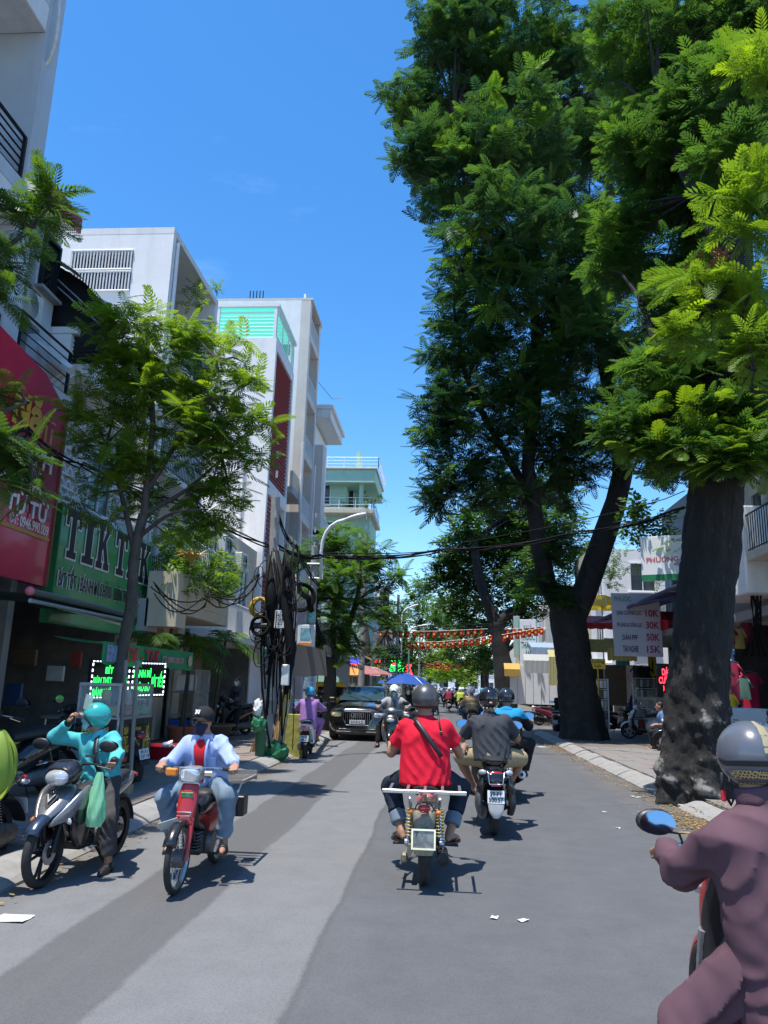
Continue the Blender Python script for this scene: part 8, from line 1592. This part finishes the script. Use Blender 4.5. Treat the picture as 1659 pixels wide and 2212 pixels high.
# rubbish corner by the poles
M_GRB=mat('dark_green_plastic_bag',(.015,.13,.05),.3,var=.3,scale=8)
def bag(label,c,r,seed,m=M_GRB,h=1.0,cat='bag'):
    t=thing('rubbish_bag',label,cat,c); V=[]; s_=Vector((seed*7.1,0,0))
    def f(u,v): a=2*PI*u; th=PI*v; d=Vector((math.sin(th)*math.cos(a),math.sin(th)*math.sin(a),-math.cos(th))); q=1+.32*_nz.noise(d*1.7+s_)+.22*abs(_nz.noise(d*4+s_)); return Vector((d.x*r*q,d.y*r*q,max(0,(d.z*.8*h+.75*h)*r*q)))
    MB().sheet(f,30,18).build('bag_body',m,t,smooth=R(28)); return t
q=gr(594,1646); bag('crumpled dark green rubbish bag on the road edge by the pole',(q.x,q.y,0),.24,1); q=gr(566,1640); bag('smaller green rubbish bag next to the brooms',(q.x,q.y,0),.17,2)
q=at(564,1580,15.9); t=thing('litter_bin','green litter bin lined with a plastic bag beside the cable pole','bin',(q.x,15.9,.02)); MB().lathe([(0,0),(.09,0),(.12,.60),(.13,.62),(.0,.62)],(0,0,0),(0,0,1),16).build('bin_body',mat('green_bin',(.01,.10,.05),.45),t,smooth=SM)
bag('green plastic bag bulging over the litter bin by the pole',(q.x-.05,15.85,.60),.145,5,m=mat('green_plastic_liner',(.02,.15,.065),.3,var=.3,scale=8),h=1.25)
def broom(label,p,q,wd,m):
    p,q=Vector(p),Vector(q); t=thing('broom',label,'broom',p); v=q-p; MB().cyl(v*.38,v,.014,8).build('handle',M_WOOD,t); b=MB()
    for k in range(40): a=rc.uniform(-1,1); b.tube([v*.42+Vector((a*.02,0,0)),Vector((a*wd,rc.uniform(-.03,.03),0))],.008,3,caps=False)
    b.build('bristles',m,t,kind='stuff')
M_STRAW=mat('straw',(.42,.27,.12),.8,var=.3,scale=20); q=gr(548,1640); broom('straw broom with splayed bristles leaning left of the bin',(q.x,q.y,.03),(q.x+.15,q.y+.2,1.2),.16,M_STRAW); q=gr(596,1618); broom('straw broom leaning on the concrete pole',(q.x,q.y,.05),(q.x-.02,q.y+.25,1.5),.14,M_STRAW)
w_=at(556,1540,15.95); bag('white plastic sack hanging on the cable pole',(w_.x,15.95,w_.z-.05),.085,8,m=M_WPAINT,h=2.2)
t=thing('notice_board','yellow green vendor notice standing behind the pale post','notice',at(632,1590,17.6)); MB().bev((0,0,0),(.5,.05,.95),.01).build('board',mat('olive_notice',(.35,.33,.08),.6,var=.4,scale=12),t)
# ------------------------------------------------------------------ people on foot or seated
p=Person('person in grey shirt and face mask standing in profile beside the poles',(at(617,1540,20).x,20.0,.12),R(75),(0,0,.84),.0,res=.016,scale=.97,neck=(0,.0,1.33)); p.arms({-1:dict(at=(-.24,.05,.80),f=(0,.2,-1),n=(-1,0,0),s=(0,1,0),grip=0,curl=.4),1:dict(at=(.24,.1,.82),f=(0,.3,-1),n=(1,0,0),s=(0,1,0),grip=0,curl=.4)}); p.legs({-1:dict(at=(-.1,.0,0),pole=(0,1,0)),1:dict(at=(.1,.04,0),pole=(0,1,0))}); p.body(); p.shirt(cloth('grey_green_shirt',(.22,.22,.20)),.9,.026,-.12); p.trousers(MATS['dark_trousers'],1.9); p.shoes('sandal',M_BLACKP); p.hair(); p.mask(MATS['blue_surgical_mask'])
p=Person('person in dark jacket sitting on a scooter in the shaded gateway',(-5.9,21.8,.12),R(150),(0,-.25,.84),.05,res=.018); p.arms({-1:dict(at=(-.2,.2,.9)),1:dict(at=(.2,.2,.9))}); p.legs({-1:dict(at=(-.3,.2,.02)),1:dict(at=(.2,.28,.33))}); p.body(); p.shirt(MATS['grey_cotton'],1.9,.03,-.1,name='jacket'); p.trousers(MATS['dark_trousers'],1.9); p.shoes('shoe',M_BLACKP); p.hair(); p.mask(M_WPAINT)
p=Person('person in black leaning on a scooter beside the second trunk',(4.5,30.6,0),R(-20),(0,-.25,.86),.25,res=.018); p.arms({-1:dict(at=(-.15,.35,1.1)),1:dict(at=(.2,.3,1.1))}); p.legs({-1:dict(at=(-.3,.1,.0)),1:dict(at=(.3,.1,.0))}); p.body(); p.shirt(MATS['black_cotton'],.6,.03,-.1); p.trousers(MATS['black_trousers'],1.9); p.shoes('shoe',M_BLACKP); p.hair()
q=at(1437,1545,22); p=Person('person in blue shirt seated behind the massive trunk at the phone shop',(q.x,22,.12),R(80),(0,0,.52),.2,res=.016); p.arms({-1:dict(at=(-.2,.35,.6)),1:dict(at=(.2,.35,.6))}); p.legs({-1:dict(at=(-.15,.4,.0)),1:dict(at=(.15,.4,.0))}); p.body(); p.shirt(cloth('denim_blue',(.10,.18,.36)),.8,.026,-.08); p.trousers(MATS['dark_trousers'],1.9); p.shoes('sandal',M_BLACKP); p.hair()
t=thing('stool','small red plastic stool under the person in blue shirt','stool',(q.x,22,.12)); MB().bev((0,0,.38),(.3,.3,.05),.02).build('seat',MATS['red_plastic'],t)
for x in (-.12,.12):
    for y in (-.12,.12): MB().cyl((x*1.2,y*1.2,0),(x,y,.36),.02,6).build('leg',MATS['red_plastic'],t)
for px,Y,lb,m,hx in ((1316,44,'person in conical hat and white shirt by the flower stall',MATS['white_cotton'],1),(1296,47,'person in grey crouching at the plants beyond the red scooter',MATS['grey_cotton'],0)):
    q=at(px,1500,Y); p=Person(lb,(q.x,Y,.12),R(150),(0,0,.8 if hx else .5),.1,res=.03); p.arms({-1:dict(at=(-.2,.3,.9)),1:dict(at=(.2,.3,.9))}); p.legs({-1:dict(at=(-.1,.1,0)),1:dict(at=(.1,.1,0))}); p.body(); p.shirt(m,1.5,.03,-.1); p.trousers(MATS['dark_trousers'],1.9)
    if hx: MB().lathe([(.26,-.02),(.02,.14),(0,.15)],p.H(0,0,.07),(0,0,1),20).build('conical_hat',M_STRAW,p.t,smooth=True)
    else: p.hair()
# ------------------------------------------------------------------ right side shops
bn=thing('price_banner','pale price banner of phone services hung under the blue awning','banner',at(1375,1340,24)); 
MB().sheet(lambda u,v:Vector((-.72+1.44*u+.05*(v-.5),.02*math.sin(u*6),.82-1.9*v)),10,10).build('banner_cloth',thin('pale_lilac_cloth',(.50,.49,.56),.25),bn,smooth=True)
M_DKB=mat('dark_blue_lettering',(.03,.03,.10),.6); M_DKR=mat('dark_red_lettering',(.28,.02,.10),.6)
for k,(a_,b_) in enumerate((('DÁN CƯỜNG LỰC','10K'),('ÉP LƯNG & CƯỜNG LỰC','30K'),('DÁN PPF','50K'),('TAI NGHE','15K'))):
    z=.22-.36*k; text(a_,(-.22,-.035,z),(1,0,.0),UZ,.74 if k<2 else .45,.19,M_DKB,bn,'lettering',.0,.003); text(b_,(.46,-.035,z+.0),(1,0,.0),UZ,.40,.22,M_DKR,bn,'lettering',.03,.003)
text('PHƯỚC',(-.4,-.035,.66),(1,0,0),UZ,.5,.2,mat('teal_lettering',(.02,.25,.22),.6),bn,'lettering',.0,.003)
p0,p1=at(1283,1345,27),at(1470,1262,20.5); aw2=thing('awning','sloped dark blue retractable awning over the phone shop','awning',p0); bk_=Vector((1.9,0,.5)); v=p1-p0
MB().sheet(lambda u,w:v*u+bk_*w+Vector((0,0,-.05*math.sin(PI*w))),8,6).build('awning_cloth',thin('dark_blue_canvas',(.04,.045,.12),.2),aw2,smooth=True); MB().cyl((0,0,0),v,.05,10).build('front_rail',mat('navy_rail',(.06,.07,.14),.5),aw2)
for u in (.15,.85): MB().cyl(v*u,v*u+Vector((1.9,0,.1)),.025,8).build('awning_arm',M_STEEL,aw2)
q=at(1447,1205,21.5); t=signbox('white shoe shop sign with red lettering high behind the trunk',1450,1205,21.5,1.6,1.25,M_WHITE2,'PHƯƠNG YẾN',mat('red_sign_lettering',(.5,.05,.07),.5),rz=R(-25),bold=.0); t.children[-1].scale=(1,1,.22); MB().bx(-.8,.8,-.05,-.041,-.62,-.45).build('green_band',M_GREEN,t); MB().sph((.25,-.07,-.12),(.2,.03,.07),12,6,Euler((0,R(-25),0)).to_matrix()).build('shoe_emblem',M_GREY,t,smooth=True)
t=signbox('small yellow hand lettered sign on a post by the second trunk',1291,1434,25.5,.48,.32,M_YEL,'Cường\nLực',M_INK); MB().cyl((0,.0,-.16),(0,0,-1.2),.02,6).build('sign_post',M_YEL,t)
signbox('neon red phone sign beside the massive trunk',1440,1470,23.2,.55,.95,M_LEDB,'DÁN\nCƯỜNG\nLỰC',M_LEDR,name='neon_sign',cat='neon sign')
t=signbox('vertical white pharmacy sign with green lettering beyond the second trunk',1140,1383,44,.95,2.3,M_WHITE2,'NHÀ\nTHUỐC\nTHANH\nAN',mat('green_lettering',(.0,.22,.16),.5),frame_m=mat('green_edge',(.05,.3,.22),.5)); t=signbox('long blank side panel of the pharmacy sign',1116,1375,44.6,.35,2.3,mat('pale_green_panel',(.4,.55,.48),.5))
def rackstand(label,px,py,Y,w,h,cols,seed):
    q=at(px,py,Y); t=thing('display_rack',label,'rack',(q.x,Y,.12)); b=MB(); rg=random.Random(seed)
    for x in (-w/2,w/2): b.bx(x-.02,x+.02,-.02,.02,0,h)
    for k in range(6): z=.25+(h-.27)*k/5; b.bx(-w/2+.02,w/2-.02,-.012,.012,z-.012,z+.012)
    b.build('rack_frame',M_WHITEM,t,kind='stuff'); g={}
    for k in range(5):
        z=.30+(h-.27)*k/5; n=max(3,int(w/.11))
        for j in range(n): g.setdefault(rg.randrange(len(cols)),MB()).bx(-w/2+.03+(w-.06)*j/n,-w/2+.03+(w-.06)*(j+.8)/n,-.05,-.015,z,z+(h-.3)/5*.75)
    for i,m_ in g.items(): m_.build('phone_cases',cols[i],t,kind='stuff')
PC=[M_WPAINT,GOODS[0],GOODS[1],mat('goods_pale',(.5,.52,.5),.5),M_GREY,mat('goods_grey',(.3,.3,.3),.5),M_STEEL,mat('goods_smoke',(.15,.15,.16),.5)]
rackstand('white wire rack of phone cases right behind the second trunk',1301,1540,26.6,.42,1.9,PC,1); rackstand('white rack of pale phone cases beside the neon sign',1404,1505,28.4,1.15,2.0,PC,2)
def awn(label,px,py,Y,w,d,m,drop=.25,rz=0,scal=7):
    q=at(px,py,Y); t=thing('awning',label,'awning',q,rz); MB().sheet(lambda u,v:Vector(((u-.5)*w,-d*v,.35*(1-v))),8,4).build('awning_top',m,t,smooth=True); MB().sheet(lambda u,v:Vector(((u-.5)*w,-d-.01*math.sin(40*u),-(drop+.03*abs(math.sin(u*scal*PI)))*v)),50,4).build('valance',m,t,smooth=True); return t
M_YST=thin('striped_yellow_cloth',(.55,.42,.12),.3); awn('small faded yellow striped awning before the phone shop',1336,1402,26.5,.95,.5,M_YST,.38); awn('red roofed awning behind the price banner',1325,1352,29,2.4,1.2,thin('red_awning_cloth',(.5,.05,.05),.3),.2); awn('bright red awning between the banner and the massive trunk',1440,1345,24.8,1.3,.8,thin('bright_red_cloth',(.6,.02,.04),.35),.28)
awn('yellow awning below the pharmacy sign',1105,1446,46,.9,.5,mat('ochre_cloth',(.45,.28,.06),.7),.38,scal=5); awn('pale blue awning right of the pharmacy sign',1180,1402,44,2.0,1.6,thin('pale_blue_cloth',(.35,.45,.6),.3),.5); awn('white streamer awning near the second trunk',1165,1428,42,1.7,.6,thin('white_cloth',(.5,.5,.48),.35),.62,scal=14); awn('pale yellow awning by the second trunk',1203,1420,38,.9,.5,thin('pale_yellow_cloth',(.55,.5,.22),.35),1.3,scal=3)
t=thing('metal_shutter','white folding metal shutter doors beyond the second trunk','shutter',at(1170,1472,46)); 
for k in range(8): MB().bev((-1.6+.45*k,.03*(k%2),-.2),(.43,.05,2.2),.01).build('shutter_panel',M_WHITEM,t)
# clothes hanging at the right
def garment(label,px,py,Y,w,h,m,kind='shirt'):
    q=at(px,py,Y); t=thing('hanging_'+kind,label,kind,q); ph=rc.uniform(0,6)
    if kind=='jeans':
        for s in (-1,1): MB().sheet(lambda u,v:Vector((s*w*.26+w*.22*math.cos(2*PI*u),.05*math.sin(2*PI*u),-h*v)),12,8).build('leg',m,t,smooth=True)
        MB().bev((0,0,-.05),(w,.1,.16),.03).build('waist',m,t)
    else:
        MB().sheet(lambda u,v:Vector(((.75+.25*v)*w/2*math.cos(2*PI*u)*(1+.05*math.sin(14*PI*u)*v),(.05+.04*v)*math.sin(2*PI*u),-h*v)),28,8).build('cloth_body',m,t,smooth=True)
        for s in (-1,1): MB().tube([(s*w*.33,0,-.03),(s*w*.62,0,-.22)],[.06,.085],8,True,.35).build('sleeve',m,t,smooth=True)
    MB().tube([(-w*.4,0,.0),(0,0,.07),(w*.4,0,0)],.008,5).build('hanger',M_STEEL,t)
CL=[('maroon shirt hanging at the top of the clothes shop',1568,1352,20,.42,.45,cloth('maroon_cloth',(.25,.03,.06)),'shirt'),('pair of blue jeans hanging under the maroon shirt',1570,1405,19.8,.38,.62,cloth('denim',(.06,.11,.22)),'jeans'),('yellow garment hanging right of the maroon shirt',1596,1358,20.3,.25,.5,M_YST,'shirt'),('dark red garment on the clothes shop rail',1612,1345,20.6,.34,.5,MATS['maroon_cloth'],'shirt'),('salmon dress hanging low behind the massive trunk',1556,1440,19.5,.5,1.0,thin('salmon_cloth',(.6,.25,.2),.3),'shirt'),('hot pink shirt hanging beside the salmon dress',1580,1432,19.7,.4,.9,thin('pink_shirt_cloth',(.6,.06,.16),.3),'shirt'),('crimson dress with green blouse near the grey cabinet',1618,1455,20,.5,1.1,cloth('crimson_cloth',(.4,.02,.06)),'shirt'),('green blouse on the front clothes rail',1604,1465,19.7,.36,.5,cloth('dull_green_cloth',(.12,.22,.18)),'shirt'),('yellow skirt on the front clothes rail',1577,1500,19.4,.28,.5,M_YEL,'shirt'),('dark blue trousers on the clothes rail low down',1545,1530,19.2,.36,.8,cloth('dark_blue_cloth',(.02,.04,.1)),'jeans')]
for a_ in CL: garment(*a_)
cbx=thing('electric_cabinet','pale grey electrical cabinet with warning label by the clothes shop','cabinet',(at(1612,1530,16.6).x,16.6,.12),R(-8)); MB().bev((0,0,.62),(.72,.5,1.24),.02).build('cabinet_body',mat('cabinet_grey',(.42,.44,.47),.5,var=.08),cbx); MB().bx(-.12,.22,-.262,-.252,.80,.98).build('warning_label',M_WPAINT,cbx); text('4  TỦ ĐIỆN\nCẤM MỞ',(.05,-.264,.89),(1,0,0),UZ,.28,.12,M_INK,cbx,'lettering',.01,.002); MB().bev((-.06,-.27,.45),(.07,.04,.10),.008).build('door_handle',M_BLACKP,cbx)
b=MB()
for k in range(6): b.bx(-.32,-.22,-.257,-.251,.75+.05*k,.765+.05*k)
b.build('vent_slots',M_BLACKP,cbx,kind='stuff')
t=upole('utility pole with hanging wires and aqua poster at the right edge',at(1650,1300,19).x+.25,19,7.5,.15,0,[(2.2,.2,1.2,ST[3],-.3),(1.2,.2,.6,ST[0],-.3)])
t=thing('cable_bundle','black wires hanging in a bunch at the right edge','cables',at(1625,1200,19)); 
for k in range(14): MB().tube([(rc.uniform(-.5,.2),rc.uniform(-.2,.2),rc.uniform(-.1,.3)),(rc.uniform(-.15,.2),0,rc.uniform(-1.2,-.6)),(rc.uniform(-.1,.1),0,-1.7),(rc.uniform(-.4,.2),.1,-2.4)],.014,5).build('cable',M_CABLE,t,smooth=True)
t=thing('security_lamp','small white lamp under the fascia box of the clothes shop','lamp',at(1583,1335,18.6)); MB().sph((0,0,0),(.07,.07,.12),12,8).build('lamp_globe',M_WPAINT,t,smooth=True)
# planting
def shrub(label,c,blobs,seed,fs=.25,dens=90,leaf=None,name='shrub'):
    rng=np.random.default_rng(seed); t=thing(name,label,'plant',c); pts,tone=blob_pts(blobs,dens,rng); V,F,T=mass(fronds_at(pts,rng,fs,5,tone,spread=1.4),FRF,rng); link('foliage',np_mesh('foliage',V,F,leaf or M_LEAFB,tone=T),t,kind='stuff'); return t
shrub('bushy plants spilling over the weathered balcony',A(390,1240,16.8),[((0,0,0),.6),((.5,1.2,.1),.6),((.2,2.2,.3),.7),((-.6,.6,.4),.7),((-.4,1.6,.8),.7),((.1,.3,.9),.5)],1,.3)
t=thing('bromeliad','yellow orange bromeliad on the end of the weathered balcony','plant',A(412,1218,16.6))
for k in range(22): a=2*PI*k/22; MB().tube([(0,0,0),(.16*math.cos(a),.16*math.sin(a),.22),(.36*math.cos(a),.36*math.sin(a),.16+.1*(k%3))],[.018,.02,.003],4).build('leaf',mat('bromeliad_leaf',(.45,.28,.05),.5,var=.3),t)
shrub('plants on the green house terrace',A(790,1085,52.5),[((0,0,0),.7),((.8,0,.2),.6),((-1.5,0,-.2),.4)],2,.4,30); shrub('flowering shrubs in pots behind the red and black scooter',A(1330,1515,41),[((0,0,0),.5),((.8,0,-.1),.5),((-.8,0,-.2),.5),((1.6,0,.1),.5)],3,.3,50)
shrub('plants around the left stalls beyond the SUV',A(850,1480,47),[((0,0,-.2),.6),((-.8,0,-.2),.6),((.7,0,-.4),.5)],4,.35,40); shrub('sunlit greenery behind the phone shop roof',A(1330,1210,33),[((0,0,0),1.0),((.8,0,.8),.8),((-.6,0,-.6),.8),((1.4,0,-.3),.9)],5,.35,30); shrub('plants in pots above the white house balcony',A(425,640,19.5),[((0,0,0),.4),((.0,.6,.5),.45),((0,1.0,-.3),.4)],6,.25,60)
shrub('dark palm like bush above the shoe shop sign',A(1425,1130,22),[((0,0,0),.7),((.5,0,-.5),.6),((-.6,.2,.2),.6)],7,.5,40,M_LEAF); shrub('epiphyte and dry pods clump in the upper right crown',A(1545,580,9.2),[((0,0,0),.28),((.1,0,-.35),.2)],8,.2,160,mat('dry_pod_leaf',(.22,.12,.06),.8,var=.4,scale=20))
t=thing('bougainvillea','pink bougainvillea flowers by the flower stall','plant',A(1352,1490,40))
b=MB()
for k in range(60): b.sph((rc.uniform(-.3,.3),rc.uniform(-.2,.2),rc.uniform(-.2,.25)),.035,5,3)
b.build('flowers',mat('pink_petals',(.6,.1,.2),.6),t,kind='stuff')
# ------------------------------------------------------------------ litter and leaf drifts
rl=random.Random(17); LT=[mat('litter_white',(.62,.62,.6),.7),mat('litter_brown',(.3,.2,.1),.8),mat('litter_blue',(.4,.5,.58),.6)]
def litter(label,px,py,w,l,m,z=0):
    q=gr(px,py); t=thing('litter',label,'litter',(q.x,q.y,z+.004),rl.uniform(0,3)); ph=rl.uniform(0,6); MB().sheet(lambda u,v:Vector(((u-.5)*w,(v-.5)*l,.006+.004*math.sin(5*u+ph)*math.sin(4*v+ph))),6,6).build('scrap',m,t,smooth=True)
for lb,px,py,w,l,m in (('flat white paper scrap on the road at the left edge',28,1986,.16,.22,LT[0]),('white scrap in the middle of the road, left one of a pair',1068,1984,.05,.07,LT[0]),('white scrap in the middle of the road, right one of a pair',1130,1990,.05,.08,LT[0]),('crumpled pale blue sheet beside the right kerb',1172,1614,.35,.3,LT[2]),('white cup near the base of the massive trunk',1448,1721,.1,.14,LT[0]),('pale scrap among leaves at the right kerb',1372,1722,.16,.12,LT[2]),('white scrap further along the right lane',1220,1586,.12,.1,LT[0]),('tiny white scrap on the right lane',1305,1755,.06,.05,LT[0]),('white paper fleck near the right lane centre',1060,1555,.1,.06,LT[0]),('brown leaf scrap below the massive trunk',1480,1800,.14,.08,LT[1]),('pale leaf scrap in the gutter',1412,1765,.12,.06,LT[0]),('small white scrap at the left kerb foot',30,1900,.07,.05,LT[0]),('white bit on the road far right',1335,1790,.05,.05,LT[0])): litter(lb,px,py,w,l,m)
V=[];F=[]
def drift(cx,cy,sx,sy,n,z=.006):
    for k in range(n):
        x,y=cx+rl.gauss(0,sx),cy+rl.gauss(0,sy); s_=rl.uniform(.012,.035); a=rl.uniform(0,6.28); q=rl.uniform(.35,.6); o=len(V); zz=z+rl.uniform(0,.02)+(.13 if x>3.72 or x<-3.6 else (.05 if x>3.45 else 0))
        for du,dv in ((-1,0),(0,-q),(1,0),(0,q)): V.append((x+s_*(du*math.cos(a)-dv*math.sin(a)),y+s_*(du*math.sin(a)+dv*math.cos(a)),zz+rl.uniform(-.004,.006)))
        F.append((o,o+1,o+2,o+3))
for y in range(60): drift(3.28+rl.uniform(-.12,.05),8.5+y*.32,.13,.25,26+int(40*(abs(y-5)<4)+40*(abs(y-48)<6)))
for y in range(40): drift(-3.18,5+y*.45,.07,.3,9)
drift(3.25,10.6,.28,.7,900); drift(3.3,24,.45,1.6,900); drift(3.9,11.6,.3,.3,200); drift(4.6,25,.8,.7,400)
lm=link('fallen_leaves',np_mesh('fallen_leaves',np.array(V),np.array(F),leafmat('dry_leaf_litter',(.16,.09,.035),(.42,.30,.12),.1),tone=np.repeat(np.random.default_rng(1).uniform(0,.8,len(F)),4)),None,kind='stuff')

# more clutter before and inside the shops on the right
signbox('tall yellow vertical sign inside the phone shop',1409,1440,30.2,.3,1.9,M_YEL,'S\nI\nM',M_INK)
t=thing('folded_parasol','folded purple parasol standing among the parked scooters','parasol',(at(1367,1560,30).x,30.0,.12)); MB().lathe([(.0,0),(.24,.25),(.2,.8),(.05,1.35),(0,1.4)],(0,0,0),(0,0,1),14).build('folded_cloth',cloth('dark_purple_cloth',(.035,.03,.07)),t,smooth=SM); MB().cyl((0,0,1.4),(0,0,1.8),.02,8).build('pole',M_STEEL,t)
for i,(px,py,Y,w,h,m,lb) in enumerate(((1330,1480,30.4,.8,1.5,'goods_brown','brown shutter panel beside the phone shop doorway'),(1345,1425,29.5,.5,.4,'teal_print','teal sticker panel above the phone shop doorway'),(1360,1400,29.8,1.6,.5,'poster_white','pale fascia strip under the phone shop canopy'),(1300,1395,31,1.1,.5,'poster_yellow','faded notice panel by the side road corner'))):
    signbox(lb,px,py,Y,w,h,MATS.get(m) or mat(m,(.05,.35,.33),.5,var=.4,scale=9),name='wall_panel',cat='panel')
for i,(px,py,Y,r_,m,lb) in enumerate(((1308,1395,27,.16,M_WPAINT,'white globe fan hung under the second tree'),)): pass
for i in range(5):
    t=thing('stacked_crate',['blue crate at the bottom of the stack by the phone shop pillar','red crate second from the bottom of the stack','green crate in the middle of the pillar stack','yellow crate second from the top of the stack','blue crate topmost of the stack by the pillar'][i],'crate',(8.15+.02*(i%2),25.6,.13+.31*i),rc.uniform(-.1,.1),'crates stacked by the phone shop pillar'); b=MB(); b.bx(-.25,.25,-.18,.18,0,.03)
    for s in (-1,1): b.bx(s*.25-.012,s*.25+.012,-.18,.18,.031,.28); b.bx(-.237,.237,s*.18-.012,s*.18+.012,.031,.28)
    b.build('crate_shell',[M_BLUE,MATS['red_plastic'],M_GREEN,M_YEL,M_BLUE][i],t)
garment('black raincoat hanging at the phone shop front',1392,1440,28.5,.5,1.0,MATS['black_cotton']); garment('grey shirt hanging at the phone shop front',1378,1438,28.6,.45,.7,MATS['grey_cotton'])

# things in the dim steakhouse front
for i,(px,py,Y,w,h,m,lb) in enumerate(((55,1420,14.5,.45,.3,GOODS[5],'brown menu board deep in the steakhouse'),(120,1455,15.2,.35,.3,GOODS[1],'pale poster on the steakhouse wall'),(165,1425,15.8,.22,.34,GOODS[0],'red calendar poster on the steakhouse wall'),(30,1500,14.2,.3,.4,GOODS[2],'blue notice deep in the steakhouse'))): signbox(lb,px,py,Y,w,h,m,name='poster',cat='poster')
for i,x in enumerate((-7.4,-8.2)):
    t=thing('plastic_stool',['red plastic stool nearer the steakhouse front','red plastic stool deeper in the steakhouse'][i],'stool',(x,13.2+.5*i,.14)); MB().bev((0,0,.42),(.3,.3,.04),.02).build('seat',MATS['red_plastic'],t)
    for a in (-1,1):
        for b_ in (-1,1): MB().cyl((a*.15,b_*.15,0),(a*.11,b_*.11,.4),.018,6).build('leg',MATS['red_plastic'],t)
